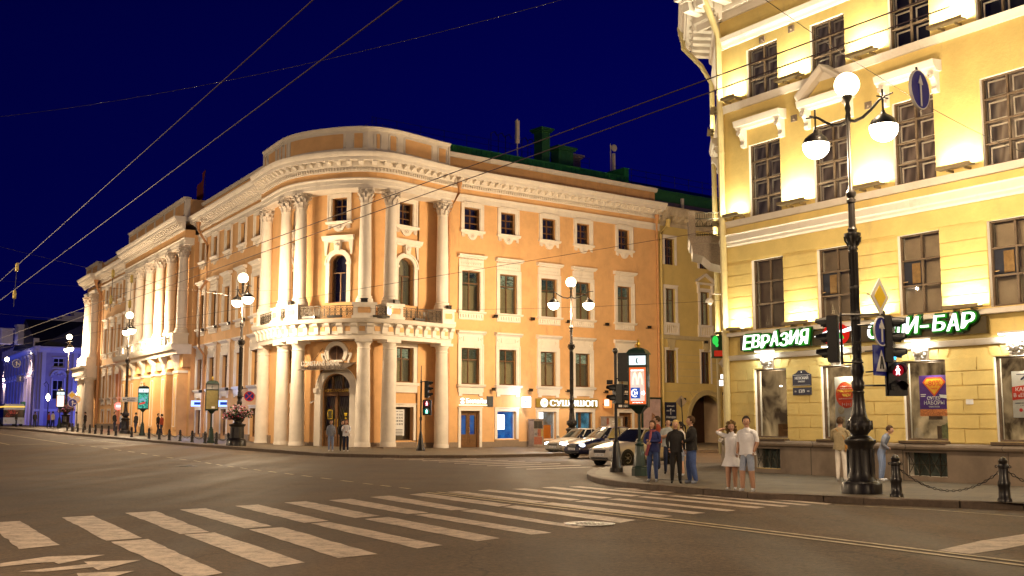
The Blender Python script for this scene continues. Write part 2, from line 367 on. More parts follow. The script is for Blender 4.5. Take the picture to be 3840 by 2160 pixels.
# our own side of the avenue
ow=[(9-.5411*t,-9+.8409*t) for t in (-25,0,30,70,110,170,300)]
paver('viewer_pavement',[(x-14,y-4) for x,y in ow],[(x-22,y-9) for x,y in ow],PAV)
# ---------------- road paint
def flat(b,pts,z=.006):
    P=[Vector(p) for p in pts]; b.add([(p.x,p.y,hgt(p.x,p.y)+z) for p in P],[tuple(range(len(P)))])
def A(x,y): return gp(x*.74534,1550+y*.74534)
def Bz(x,y): return gp(1500+x*.34938,1800+y*.34938)
def Cz(x,y): return gp(2300+x*.34938,1800+y*.34938)
def Dz(x,y): return gp(x*.23292,2000+y*.23292)
def jag(q):
    """hand-laid paint: slightly uneven edges"""
    q=[Vector(p) for p in q]; out=[]
    for i in range(4):
        a,c=q[i],q[(i+1)%4]; d=c-a; n=max(1,int(d.length/.35)); nn=Vector((-d.y,d.x)).normalized()
        for k in range(n): out.append(a+d*(k/n)+nn*(random.uniform(-.018,.018) if k else 0))
    return out
b=MB()
for f,Q in ((A,[((-60,552),(100,543),(302,664),(95,685)),((310,525),(470,516),(715,628),(535,642)),((628,502),(785,494),(1053,598),(905,609)),((903,486),(1035,478),(1368,569),(1228,580)),
 ((1183,467),(1300,460),(1655,542),(1530,552)),((1430,450),(1540,443),(1910,517),(1785,528)),((1652,438),(1760,430),(2158,502),(2050,508)),((1862,422),(1960,415),(2370,484),(2270,489)),
 ((558,648),(745,634),(1120,805),(955,835)),((928,612),(1080,601),(1535,752),(1360,778)),((1253,586),(1420,574),(1900,710),(1700,730)),((1563,556),(1655,548),(2228,665),(2100,682)),((1833,533),(1955,523),(2515,630),(2400,645))]),
 (Bz,[((100,158),(250,142),(1200,268),(1060,288)),((497,130),(640,123),(1590,238),(1440,247)),((835,114),(960,104),(1940,212),(1830,222)),((1198,98),(1340,91),(2280,192),(2165,202)),
 ((150,378),(330,362),(1630,570),(1410,590)),((640,334),(800,318),(1990,508),(1880,520)),((1095,293),(1240,275),(2530,432),(2370,463)),
 ((1515,82),(1650,75),(2590,170),(2480,178)),((1810,74),(1930,69),(2880,160),(2790,165)),((2325,69),(2440,64),(3385,149),(3290,154)),
 ((1500,252),(1640,243),(2925,390),(2770,403)),((1870,230),(1990,218),(3280,355),(3150,370)),((2225,208),(2360,200),(3605,328),(3510,340)),((2545,184),(2640,176),(3920,295),(3830,307)),
 ((2845,172),(2960,167),(4180,282),(4090,290)),((3120,164),(3210,160),(4420,270),(4330,275)),((3355,157),(3470,152),(4640,258),(4570,266))])):
    for q in Q: flat(b,jag([f(*p) for p in q]))
tag(B(b,'zebra_crossing',PNT,kind='structure',org=(0,0,0)))
b=MB()
for q in (((2290,95),(2400,88),(2620,97),(2500,108)),((2680,135),(2740,122),(3020,128),(2900,140)),((2420,112),(2480,104),(2700,116),(2600,122))): flat(b,[Bz(*p) for p in q],.010)
flat(b,[gp(*p) for p in [(3515,2065),(3640,2079),(3760,2061),(3840,2045),(3950,2020),(3950,1985),(3840,2004),(3677,2029)]])
for q in ([(0,490),(765,380),(850,375),(1700,350),(940,500),(870,468),(500,490),(0,545)],[(300,622),(1410,500),(1350,463),(2265,435),(1580,600),(1500,552),(700,625)],[(1235,650),(2165,612),(1880,687),(1700,760),(1300,780)]):
    flat(b,[Dz(*p) for p in q])
B(b,'road_arrows',PNT,kind='structure',org=(0,0,0))
def strip(b,P,w,z=.010,dash=None,gap=0,step=1.5):
    P=resample(P,.3 if dash else step); acc=0; on=True; cur=[P[0]]
    def emit(c):
        if len(c)<2: return
        V=[]
        for i,p in enumerate(c):
            t=(c[min(i+1,len(c)-1)]-c[max(i-1,0)]).normalized(); q=Vector((-t.y,t.x))*w/2
            for r in (p-q,p+q): V.append((r.x,r.y,hgt(r.x,r.y)+z))
        b.add(V,[(2*i,2*i+1,2*i+3,2*i+2) for i in range(len(c)-1)])
    if not dash: emit(P); return
    for a,c in zip(P,P[1:]):
        acc+=(c-a).length
        if on: cur.append(c)
        if on and acc>=dash: emit(cur); on=False; acc=0
        elif not on and acc>=gap: on=True; acc=0; cur=[c]
b=MB()
da=[gp(x,y) for x,y in [(1640,1846),(2400,1934),(3052,2013),(3840,2110),(4100,2142)]]
strip(b,da,.12); strip(b,[(x-.17-.1,y-.17) for x,y in da],.12)
strip(b,[gp(x,y) for x,y in [(3130,1894),(3480,1912),(3840,1939)]],.06)
strip(b,[gp(x,y) for x,y in [(-40,1622),(257,1665)]],.16)
strip(b,[gp(x,y) for x,y in [(-40,1655),(37,1669),(250,1665)]],.16)
strip(b,[A(x,y) for x,y in [(345,155),(700,200),(1000,243),(1300,287),(1600,324),(1850,356),(2140,390)]],.12,dash=.62,gap=.62)
for q in (((285,1643),(357,1651)),((377,1655),(470,1665)),((450,1655),(560,1661)),((280,1636),(305,1638)),((0,1610),(150,1622)),((170,1628),(210,1631)),((560,1650),(600,1653))): strip(b,[gp(*p) for p in q],.12)
B(b,'lane_lines',PNY,kind='structure',org=(0,0,0))
b=MB(); DP=Vector((DR.y,-DR.x))
for x,y in [(180,63),(260,70),(385,80),(510,90),(665,98),(810,108),(985,122),(1150,135),(1310,148),(1500,162),(1700,180),(1920,197)]:
    p=Vector(gp(1300+x*.34938,1690+y*.34938)); flat(b,jag([p,p+DR*4,p+DR*4+DP*.42-DR*.25,p+DP*.42-DR*.25]))
B(b,'side_street_crossing',PNT,kind='structure',org=(0,0,0))
MHC=pm('manhole_iron',(.07,.06,.05),.4,.4,14.,.4,50,metal=.6)
def manhole(px,py,lab,r=.4):
    x,y=gp(px,py); b=MB(); z=hgt(x,y)
    b.lathe([(r*1.15,.002),(r*1.15,.016),(r*1.02,.016),(r*1.0,.010),(r*.9,.010),(r*.9,.018),(r*.86,.018),(.01,.014)],28,x,y,z)
    for i in range(-4,5):
        for j in range(-4,5):
            if i*i+j*j<15: b.box(x+i*.075-.027,x+i*.075+.027,y+j*.075-.02,y+j*.075+.02,z+.010,z+.024)
    B(b,'manhole_cover',MHC,label=lab,cat='manhole cover',org=(x,y,z))
manhole(2211,1966,'round iron manhole cover partly painted over by a crossing stripe')
manhole(697,1749,'small dark manhole cover alone in the middle of the open road',.4)
x,y=gp(2520,1798,.15); b=MB(); b.lathe([(.42,.152),(.42,.16),(.01,.158)],24,x,y,hgt(x,y)); B(b,'manhole_cover',MHC,label='manhole cover set in the pavement slabs at the feet of the waiting group',cat='manhole cover')
# ============================================================ BUILDING KIT
def opening_wall(b,u0,u1,z0,z1,ops,dep=.3,o=0.,rk=0):
    """wall sheet with real openings and their reveals; ops: (ua,ub,za,zb[,arch])"""
    us=sorted({u0,u1}|{v for q in ops for v in q[:2]}); zs=sorted({z0,z1}|{v for q in ops for v in q[2:4]})
    for a,c in zip(us,us[1:]):
        for e,f in zip(zs,zs[1:]):
            m,n=(a+c)/2,(e+f)/2
            if any(q[0]<m<q[1] and q[2]<n<q[3] for q in ops): continue
            k=b.seg(a,c,None)
            for i in range(k):
                x=a+(c-a)*i/k; y=a+(c-a)*(i+1)/k
                b.add([(x,o,e),(y,o,e),(y,o,f),(x,o,f)],[(0,1,2,3)])
    for q in ops:
        ua,ub,za,zb=q[:4]; ar=len(q)>4
        zt=zb-(ub-ua)/2 if ar else zb
        P=[(ua,za),(ua,zt)]
        if ar: P+=[((ua+ub)/2-(ub-ua)/2*math.cos(PI*i/12),zt+(ub-ua)/2*math.sin(PI*i/12)) for i in range(1,12)]
        P+=[(ub,zt),(ub,za)]
        V=[(u,o,z) for u,z in P]+[(u,o-dep,z) for u,z in P]; k=len(P)
        b.k=rk; b.add(V,[(i,(i+1)%k,k+(i+1)%k,k+i) for i in range(k)]); b.k=0
        if ar:
            m=(ua+ub)/2; h=(ub-ua)/2
            for sg in (-1,1):
                c=[(m+sg*h,zt)]+[(m+sg*h*math.cos(PI*i/12),zt+h*math.sin(PI*i/12)) for i in range(1,7)]
                b.add([(m+sg*h,o,zb)]+[(u,o,z) for u,z in c],[(0,i,i+1) for i in range(1,7)])
def frame_glass(root,fr,ua,ub,za,zb,wood,pane,back,dep=.3,rows=(.66,),mull=1,arch=False,bd=.35,name='window',surround=None,t=.06,extra=None,inner=False):
    """a window: joinery, one glazing sheet and the room, curtain or reflection-toned backing behind it"""
    b=MB(fr) if surround is None else surround
    w=B(b,name,WHT if surround is not None else wood,root) if surround is not None else None
    f=MB(fr); o1=-dep+.10; o0=-dep+.01
    zt=zb-(ub-ua)/2 if arch else zb
    f.box(ua,ua+t,o0,o1,za,zt); f.box(ub-t,ub,o0,o1,za,zt); f.box(ua+t,ub-t,o0,o1,za,za+t*1.2)
    if arch: f.ring((ua+ub)/2,zt,(ub-ua)/2-t,(ub-ua)/2,o0,o1,n=12)
    else: f.box(ua+t,ub-t,o0,o1,zb-t,zb)
    ww=ub-ua
    for i in range(1,mull+1): m=ua+ww*i/(mull+1); f.box(m-t*.55,m+t*.55,o0,o1-.01,za+t,zt if not arch else za+(zb-za)*rows[0] if rows else zt)
    for r in rows:
        z=za+(zb-za)*r; f.box(ua+t,ub-t,o0,o1+.012,z-t*.5,z+t*.5)
    if w is None: w=B(f,name,wood,root)
    else: B(f,'frame',wood,w)
    if inner:
        q=MB(fr); oi=-dep-.10; n_=mull+1; zr=[za]+[za+(zb-za)*r for r in rows]+[zb]
        for i in range(n_):
            x0=ua+ww*i/n_+.07; x1=ua+ww*(i+1)/n_-.07
            for z0,z1 in zip(zr,zr[1:]):
                z0+=.06; z1-=.06
                q.box(x0,x0+.045,oi,oi+.03,z0,z1); q.box(x1-.045,x1,oi,oi+.03,z0,z1); q.box(x0+.045,x1-.045,oi,oi+.03,z0,z0+.045); q.box(x0+.045,x1-.045,oi,oi+.03,z1-.045,z1)
        B(q,'inner_sash',NWH,w)
    g=MB(fr); og=-dep+.045
    if arch:
        P=[(ua,za),(ub,za),(ub,zt)]+[((ua+ub)/2+ww/2*math.cos(PI*i/10),zt+ww/2*math.sin(PI*i/10)) for i in range(1,10)]+[(ua,zt)]
        g.add([(u,og,z) for u,z in P],[tuple(range(len(P)))])
    else: g.add([(ua,og,za),(ub,og,za),(ub,og,zb),(ua,og,zb)],[(0,1,2,3)])
    B(g,'pane',pane,w)
    c=MB(fr); ob=-dep-bd
    ot=-dep-.005; e=.02 if bd>.5 else .25
    c.add([(ua-e,ob,za-.1),(ub+e,ob,za-.1),(ub+e,ob,zb+.1),(ua-e,ob,zb+.1),(ua-.02,ot,za-.02),(ub+.02,ot,za-.02),(ub+.02,ot,zb+.02),(ua-.02,ot,zb+.02)],[(0,1,2,3),(0,4,7,3),(1,5,6,2),(3,7,6,2),(0,4,5,1)])
    if isinstance(back,list): back=random.choice(back)
    ci=B(c,'curtain' if back not in(ROOM,) else 'room',back,w)
    if extra: extra(w,fr,ua,ub,za,zb,dep)
    return w
def classical_surround(fr,ua,ub,za,zb,kind):
    b=MB(fr); s=.22
    def band(a,c,e,f,o): b.box(a,c,0,o,e,f)
    band(ua-s,ua,za,zb+s,.09); band(ub,ub+s,za,zb+s,.09); band(ua,ub,zb,zb+s,.09)
    band(ua-s-.06,ua-s+.03,za,zb+s+.05,.13); band(ub+s-.03,ub+s+.06,za,zb+s+.05,.13); band(ua-s+.03,ub+s-.03,zb+s-.03,zb+s+.05,.13)
    band(ua-.03,ua+.04,za,zb,.04); band(ub-.04,ub+.03,za,zb,.04)
    m=(ua+ub)/2; w=(ub-ua)/2+s
    if kind=='top':
        b.sweep(ua-s-.12,ub+s+.12,[(0,za-.14),(.16,za-.14),(.24,za-.03),(.24,za+.02),(0,za+.03)])
        b.prism([(m-w,za-.14),(m-w,za-.42),(m-w+.12,za-.42),(m-w+.2,za-.28),(m-.42,za-.28),(m-.34,za-.42),(m-.24,za-.56),(m-.1,za-.63),(m+.1,za-.63),(m+.24,za-.56),(m+.34,za-.42),(m+.42,za-.28),(m+w-.2,za-.28),(m+w-.12,za-.42),(m+w,za-.42),(m+w,za-.14)],0,.10)
        b.ring(m,za-.36,.10,.15,.10,.15,0,2*PI,12); b.disc(m,za-.36,.05,.1,.15,8)
        for sg in (-1,1):
            for k in range(3): b.box(m+sg*(w-.06-.08*k)-.02,m+sg*(w-.06-.08*k)+.02,.1,.13,za-.5+.02*k,za-.2)
        b.sweep(ua-.1,ub+.1,[(.09,zb+s+.05),(.15,zb+s+.12),(.09,zb+s+.2)])
    elif kind=='second':
        f0=zb+s+.08
        b.box(m-w-.03,m+w+.03,0,.08,f0,f0+.46); 
        for k in range(9):
            q=m-w+.2+(2*w-.4)*k/8; b.ring(q,f0+.22,.035,.085,.08,.115,0,2*PI,6)
        b.box(m-w+.08,m+w-.08,.08,.10,f0+.06,f0+.09); b.box(m-w+.08,m+w-.08,.08,.10,f0+.36,f0+.39)
        z=f0+.46; n=int(2*w/.11)
        for k in range(n): q=m-w+.06+(2*w-.12)*k/(n-1); b.box(q-.027,q+.027,.08,.15,z,z+.1)
        b.sweep(m-w-.16,m+w+.16,[(0,z+.1),(.18,z+.1),(.22,z+.16),(.34,z+.20),(.36,z+.30),(0,z+.34)])
        b.sweep(m-w-.14,m+w+.14,[(0,za-.14),(.2,za-.14),(.28,za-.05),(.28,za),(0,za+.01)])
        b.box(m-w-.02,m+w+.02,0,.09,za-.50,za-.14); b.sweep(m-w-.02,m+w+.02,[(0,za-.56),(.06,za-.56),(.1,za-.5),(0,za-.5)])
        for k in range(9): q=m-w+.12+(2*w-.24)*k/8; b.prism([(q-.05,za-.2),(q+.05,za-.2),(q+.03,za-.44),(q-.03,za-.44)],.09,.16)
    elif kind=='first':
        f0=zb+s+.05
        b.box(m-w-.03,m+w+.03,0,.09,f0,f0+.62); b.ring(m-w+.14,f0+.36,.05,.1,.09,.13,0,2*PI,8); b.ring(m+w-.14,f0+.36,.05,.1,.09,.13,0,2*PI,8)
        b.sweep(m-w-.14,m+w+.14,[(0,f0+.62),(.14,f0+.62),(.2,f0+.7),(.32,f0+.74),(.34,f0+.84),(0,f0+.9)])
        for a,c,e,f in ((m-.58,m+.58,f0+.18,f0+.22),(m-.58,m+.58,f0+.46,f0+.50),(m-.62,m-.58,f0+.18,f0+.5),(m+.58,m+.62,f0+.18,f0+.5)): b.box(a,c,.09,.13,e,f)
        b.sweep(m-w-.14,m+w+.14,[(0,za-.2),(.2,za-.2),(.26,za-.1),(.28,za-.03),(0,za)])
        b.box(m-w-.04,m+w+.04,0,.12,za-.52,za-.2)
        b.prism([(m-w+.02,za-.52),(m-w+.02,za-.78),(m-w+.3,za-.78),(m-w+.3,za-.66),(m+w-.3,za-.66),(m+w-.3,za-.78),(m+w-.02,za-.78),(m+w-.02,za-.52)],0,.10)
    return b
def panel(b,fr,ua,ub,za,zb,o,d=.03,w=.05):
    """raised moulding with notched corners"""
    q=.1
    for x0,x1,y0,y1 in ((ua+q,ub-q,za,za+w),(ua+q,ub-q,zb-w,zb),(ua,ua+w,za+q,zb-q),(ub-w,ub,za+q,zb-q)): b.box(x0,x1,o,o+d,y0,y1)
    for x,y,a in ((ua,za,0),(ub,za,PI/2),(ub,zb,PI),(ua,zb,1.5*PI)): b.ring(x,y,q,q+w,o,o+d,a,a+PI/2,4)
def entablature(b,u0,u1,z0,z1,off,frm=None,mod=.62,step=.19,scale=1.):
    """architrave z0, dentils, modillions and corona up to z1"""
    h=z1-z0
    zd=z1-1.12
    b.sweep(u0,u1,[(off,zd),(off+.08,zd),(off+.1,zd+.06),(off+.1,zd+.28),(off,zd+.28)])
    n=int((u1-u0)/step)
    for k in range(n):
        q=u0+(k+.5)*step; b.box(q-.052,q+.052,off+.10,off+.22,zd+.08,zd+.25,1)
    b.sweep(u0,u1,[(off,zd+.28),(off+.26,zd+.28),(off+.28,zd+.34),(off+.28,zd+.62),(off,zd+.62)])
    n=int((u1-u0)/mod)
    for k in range(n):
        q=u0+(k+.5)*(u1-u0)/n; b.prism_s(q-.12,q+.12,[(off+.28,zd+.38),(off+.42,zd+.36),(off+.6,zd+.5),(off+.72,zd+.52),(off+.72,zd+.62),(off+.28,zd+.62)]) 
    b.sweep(u0,u1,[(off,zd+.62),(off+.76,zd+.62),(off+.78,zd+.66),(off+.78,zd+.82),(off+.84,zd+.86),(off+.92,zd+.98),(off+.96,zd+1.08),(off+.96,z1),(off,z1+.04)])
MB.prism_s=lambda s,a,b_,pr: s.sweep(a,b_,pr,1)
def attic(b,w,fr,u0,u1,z0,z1,off,bays):
    w.sweep(u0,u1,[(off-.4,z0),(off,z0),(off,z1),(off-.4,z1)])
    w.sweep(u0,u1,[(off,z0),(off+.08,z0),(off+.08,z0+.16),(off,z0+.2)])
    w.sweep(u0,u1,[(off-.45,z1-.22),(off+.05,z1-.22),(off+.1,z1-.1),(off+.16,z1-.06),(off+.16,z1),(off-.45,z1)])
    w.box(u0,u0+.12,off,off+.06,z0+.16,z1-.2); w.box(u1-.12,u1,off,off+.06,z0+.16,z1-.2)
    for a,c in bays: 
        panel(w,fr,a,c,z0+.28,z1-.32,off,.045,.07)
        w.k=1; w.box(a+.12,c-.12,off,off+.02,z0+.38,z1-.42); w.k=0
def column(fr,u,o,zb,zt,rb,rt,order,scale=1.):
    """column with base, tapered shaft and its capital; returned as mesh plus capital mesh"""
    x,y,_=fr(u,o,0); a=fr.ang(u); b=MB()
    if order=='corinthian':
        hc=.92
        b.lathe([(rb*1.35,0),(rb*1.35,.12),(rb*1.3,.14),(rb*1.32,.2),(rb*1.3,.27),(rb*1.12,.29),(rb*1.1,.34),(rb*1.18,.38),(rb*1.16,.43),(rb,.46),(rb,.9),(rb*.995,(zt-zb)*.35),(rt,zt-zb-hc-.06),(rt*1.08,zt-zb-hc-.05),(rt*1.08,zt-zb-hc)],20,x,y,zb)
        c=MB(); z=zt-hc
        c.lathe([(rt*.98,0),(rt*1.0,.35),(rt*1.12,.6),(rt*1.3,.74),(rt*1.3,.76)],16,x,y,z)
        for row,(n,zz,h,r0) in enumerate(((8,0,.34,rt*1.0),(8,.22,.36,rt*1.06))):
            for i in range(n):
                t=a+2*PI*(i+.5*row)/n; ct,st=math.cos(t),math.sin(t)
                V=[]
                for dz,dr,w in ((0,0.02,.10),(h*.5,.05,.13),(h*.85,.12,.11),(h,.2,.07),(h*.86,.25,.03)):
                    for sg in (-1,1):
                        r=r0+dr; V.append((x+r*ct-sg*w*st,y+r*st+sg*w*ct,z+zz+dz))
                c.add(V,[(2*k,2*k+1,2*k+3,2*k+2) for k in range(4)])
        for i in range(4):
            t=a+PI/4+i*PI/2; ct,st=math.cos(t),math.sin(t); r=rt*1.62
            cx,cy=x+r*ct,y+r*st
            V0=len(c.v); 
            for sg in (-1,1):
                p=[]
                for k in range(9):
                    q=k/8*1.6*PI; rr=.13*(1-.55*k/8); p.append((cx+(-.02-rr*math.cos(q))*ct-sg*.05*st, cy+(-.02-rr*math.cos(q))*st+sg*.05*ct, z+.62+rr*math.sin(q)))
                c.tube(p,.035,4)
            for sg in (-1,1): c.tube([(x+rt*1.05*math.cos(t+sg*.6),y+rt*1.05*math.sin(t+sg*.6),z+.4),(x+rt*1.3*math.cos(t+sg*.3),y+rt*1.3*math.sin(t+sg*.3),z+.66),(cx,cy,z+.7)],.035,4)
        for i in range(4):
            t=a+i*PI/2; c.sph((x+rt*1.36*math.cos(t),y+rt*1.36*math.sin(t),z+.8),.085,6,4)
        P=[]
        for i in range(4):
            t=a+PI/4+i*PI/2
            for dt,r in ((-.07,rt*1.95),(.07,rt*1.95),(PI/4,rt*1.38)): P.append((x+r*math.cos(t+dt),y+r*math.sin(t+dt)))
        k=len(P); c.add([(p[0],p[1],z+.78) for p in P]+[(p[0],p[1],z+hc) for p in P],[tuple(range(k))[::-1],tuple(range(k,2*k))]+[(i,(i+1)%k,k+(i+1)%k,k+i) for i in range(k)])
        return b,c
    b.lathe([(rb*1.08,0),(rb*1.08,.22),(rb*1.02,.26),(rb,.34),(rb,(zt-zb)*.3),(rt,zt-zb-.62),(rt*1.07,zt-zb-.6),(rt*1.07,zt-zb-.54),(rt,zt-zb-.52),(rt,zt-zb-.36),(rt*1.06,zt-zb-.34),(rt*1.08,zt-zb-.30),(rt*1.22,zt-zb-.2),(rt*1.24,zt-zb-.18)],22,x,y,zb)
    c=MB(); s=rt*1.36; P=[(x+s*math.sqrt(2)*math.cos(a+PI/4+i*PI/2),y+s*math.sqrt(2)*math.sin(a+PI/4+i*PI/2)) for i in range(4)]
    c.add([(p[0],p[1],zt-.18) for p in P]+[(p[0],p[1],zt) for p in P],[(0,1,2,3),(4,5,6,7)]+[(i,(i+1)%4,4+(i+1)%4,4+i) for i in range(4)])
    return b,c
def add_col(root,fr,u,o,zb,zt,rb,rt,order,name='column'):
    b,c=column(fr,u,o,zb,zt,rb,rt,order); p=B(b,name,WH2 if order!='corinthian' else WHT,root,smooth=50); B(c,'capital',CAPM if order=='corinthian' else WHT,p)
def pipe(root,pts,r,mat,name='drainpipe',rings=True):
    b=MB(); b.tube(pts,r,8); 
    top=Vector(pts[0]); b.lathe([(r,-.6),(r*1.05,-.5),(r*1.9,-.1),(r*1.9,0),(r*1.5,0)],10,*top)
    a,c=Vector(pts[-2]),Vector(pts[-1]); n=int((a-c).length/2.2)
    for k in range(1,n+1):
        q=a.lerp(c,k/(n+1)); b.lathe([(r*1.12,-.03),(r*1.12,.03)],8,*q)
    return B(b,name,mat,root,smooth=40)
def sash3(n): return [i/n for i in range(1,n)]
# floodlight box on a bracket
def floodlight(root,fr,u,z,o=.1,s=1.):
    b=MB(fr); b.box(u-.14*s,u+.14*s,o+.35*s,o+.6*s,z-.1*s,z+.13*s); b.box(u-.02,u+.02,o-.1,o+.35*s,z-.03,z+.01); b.sweep(u-.16*s,u+.16*s,[(o+.34*s,z+.13*s),(o+.64*s,z+.13*s),(o+.62*s,z+.17*s),(o+.36*s,z+.17*s)])
    B(b,'floodlight',IRN,root)
# ============================================================ THE BANK (orange corner palace)
bank=thing('bank_building','long orange and white corner palace with a columned rotunda over the bank entrance','building',(RC.x,RC.y,0))
FR=Fr(RO.x,RO.y,DR.x,DR.y,1); FL=Fr(LO.x,LO.y,DL.x,DL.y,-1)
CP=[Vector(p) for p in ((-16.55,73.75),(-14.55,70.2),(-13.35,68.5),(-8.97,66.75),(-7.45,67.8),(-4.6,71.15))]
def smooth_path():
    K=[CP[0]+DL*2.6,CP[0]+DL*1.3]+CP+[CP[-1]+DR*1.2,CP[-1]+DR*2.4]; out=[]
    for i in range(1,len(K)-2):
        p0,p1,p2,p3=K[i-1],K[i],K[i+1],K[i+2]
        for j in range(10):
            t=j/10; out.append(.5*((2*p1)+(p2-p0)*t+(2*p0-5*p1+4*p2-p3)*t*t+(3*p1-p0-3*p2+p3)*t*t*t))
    out.append(K[-2]); out=resample(out,.15)
    for _ in range(90): out=[out[0]]+[(a+b*2+c)/4 for a,b,c in zip(out,out[1:],out[2:])]+[out[-1]]
    return out
PTH=smooth_path(); FC=Fr(0,0,1,0,1,path=PTH,ps=1.2,po=1.1)
def near(p):
    i=min(range(len(PTH)),key=lambda i:(PTH[i]-p).length); return FC.L[i]
CS=[near(p) for p in CP]; FC.p0=(CS[2]+CS[3])/2
CDG=[-190,-149,-125,-75.2,-56.5,-16]
def UC(dg):
    k=0
    while k<4 and dg>CDG[k+1]: k+=1
    s_=CS[k]+(CS[k+1]-CS[k])*(dg-CDG[k])/(CDG[k+1]-CDG[k])
    s_=min(max(s_,0.02),FC.L[-1]-.02); return (s_-FC.p0)/FC.ps
# --- right wing
tops=[(.14,1.46),(3.21,4.51),(6.88,8.16),(10.1,11.37),(14.2,15.42)]
secs=[(-.03,1.5),(3.12,4.66),(6.75,8.26),(9.95,11.44),(14.05,15.5)]
firs=[(-.05,1.48),(3.07,4.59),(6.68,8.12),(9.88,11.33),(14.03,15.45)]
gnds=[(-.06,1.45,.15,2.54),(2.92,4.54,.66,2.52),(6.5,8.1,.60,2.51),(9.85,11.5,.15,2.5),(14.05,15.4,.15,2.48)]
ops=[(a,c,14.58,16.14) for a,c in tops]+[(a,c,9.12,11.84) for a,c in secs]+[(a,c,4.29,6.68) for a,c in firs]+gnds
b=MB(FR); opening_wall(b,-3.4,18.45,-.3,17.4,ops,.32)
b.m=FL
Lt=[(c-.6,c+.6) for c in (1.2,4.7,8.2,11.7,15.1)]; Lf=[(c-.6,c+.6) for c in (43.0,46.5,50.0,53.4)]
Ls=[(c-.75,c+.75) for c in (1.2,4.7,8.2,11.7,15.1)]; Lsf=[(c-.72,c+.72) for c in (43.0,46.5,50.0,53.4)]
opsL=[(a,c,14.6,16.2) for a,c in Lt+Lf]+[(a,c,9.15,11.9) for a,c in Ls+Lsf]+[(a,c,4.35,6.75) for a,c in Ls+Lsf]+[(a,c,.8,2.75) for a,c in Ls]+[(a+.1,c-.1,1.7,2.95) for a,c in Lsf]
opening_wall(b,-3.5,16.7,-.3,17.4,[q for q in opsL if q[0]<16],.32); opening_wall(b,39.4,65,-.3,17.4,[q for q in opsL if q[0]>16],.32)
pc=[18.1+3.98*i for i in range(6)]
pw=[((a+c)/2-.7,(a+c)/2+.7) for a,c in zip(pc,pc[1:])]
opening_wall(b,16.6,39.5,-.3,17.0,[(a,c,z0,z1) for a,c in pw for z0,z1 in ((14.6,16.1),(9.2,12.0),(4.3,6.5),(.9,3.1))],.3,.35)
for u in (16.6,39.5): b.add([(u,0,-.3),(u,.35,-.3),(u,.35,17.0),(u,0,17.0)],[(0,1,2,3)])
# friezes and pilaster strips in wall colour
b.sweep(16.7,39.4,[(.3,16.75),(1.12,16.75),(1.12,17.4),(.3,17.4)])
b.sweep(56.9,64.7,[(0,8.0),(.2,8.0),(.2,17.4),(0,17.4)])
for u in pc:
    b.box(u-.75,u+.75,.35,1.12,-.3,6.2)
    b.box(u-.62,u+.62,1.12,1.18,1.2,5.6)
b.sweep(16.6,39.5,[(.35,6.2),(1.0,6.2),(1.0,7.25),(.35,7.25)])
b.m=FC
opsC=[(-.94,.94,.1,4.79,'a'),(-.58,.58,9.2,12.25,'a'),(-.53,.53,14.3,15.82)]
for dg in (-36,-169): u=UC(dg); opsC+=[(u-.62,u+.62,4.3,6.5),(u-.68,u+.68,.65,2.75),(u-.58,u+.58,9.2,12.25,'a'),(u-.53,u+.53,14.3,15.82)]
for u0,u1,k in ((UC(-192),UC(-125),2),(UC(-125),UC(-75),0),(UC(-75),UC(-11),1)):
    opening_wall(b,u0,u1,-.3,5.3 if k==0 else 4.0,[q for q in opsC if u0<q[0]<u1 and q[3]<(5.3 if k==0 else 4)],.35)
    opening_wall(b,u0,u1,5.3,7.1,[],.35) if k==0 else opening_wall(b,u0,u1,4.0,7.1,[q for q in opsC if u0<q[0]<u1 and 4<q[2]<7],.35)
    opening_wall(b,u0,u1,7.1,16.3,[q for q in opsC if u0<q[0]<u1 and q[2]>7],.35)
# (lower windows of the rotunda sides are cut in the second strip)
b.sweep(UC(-192),UC(-11),[(.8,16.72),(1.5,16.72),(1.5,17.1),(.8,17.1)],40)
WALLB=b
b=MB(FR); b.sweep(-3.2,18.45,[(-.35,18.4),(-.3,18.4),(-.3,19.6),(-.7,19.6)]); b.m=FL
b.sweep(-3,16.7,[(-.35,18.4),(-.3,18.4),(-.3,19.5),(-.7,19.5)]); b.sweep(39.4,57,[(-.35,18.4),(-.3,18.4),(-.3,19.5),(-.7,19.5)])
w=MB(FR); w.sweep(-3.2,18.6,[(-.7,19.5),(-.2,19.5),(-.1,19.66),(-.1,19.82),(-.7,19.84)]); w.m=FL
w.sweep(-3,16.7,[(-.7,19.45),(-.2,19.45),(-.1,19.58),(-.1,19.7),(-.7,19.72)]); w.sweep(39.4,57,[(-.7,19.45),(-.2,19.45),(-.1,19.58),(-.1,19.7),(-.7,19.72)])
b.m=FC; w.m=FC
attic(b,w,FC,UC(-188),UC(-14),18.2,19.92,1.5,[(UC(a),UC(c)) for a,c in ((-186,-181),(-178,-161),(-159,-154),(-152,-147),(-145,-139),(-136,-88),(-84,-76),(-71,-66),(-62,-55),(-51,-28),(-24,-16))])
b.m=FL; w.m=FL
attic(b,w,FL,17.4,38.6,18.2,20.25,1.0,[(17.4+.3+3.5*i,17.4+3.4+3.5*i) for i in range(6)]); b.box(17.4,38.6,-1.5,.6,18.2,20.1)
attic(b,w,FL,57.3,64.4,18.2,19.9,.45,[(57.6,60.7),(61,64.1)]); b.box(57.3,64.4,-2,.05,18.2,19.8)
B(b,'attic',ORG,bank); B(w,'attic_trim',[WH2,ORG],bank)
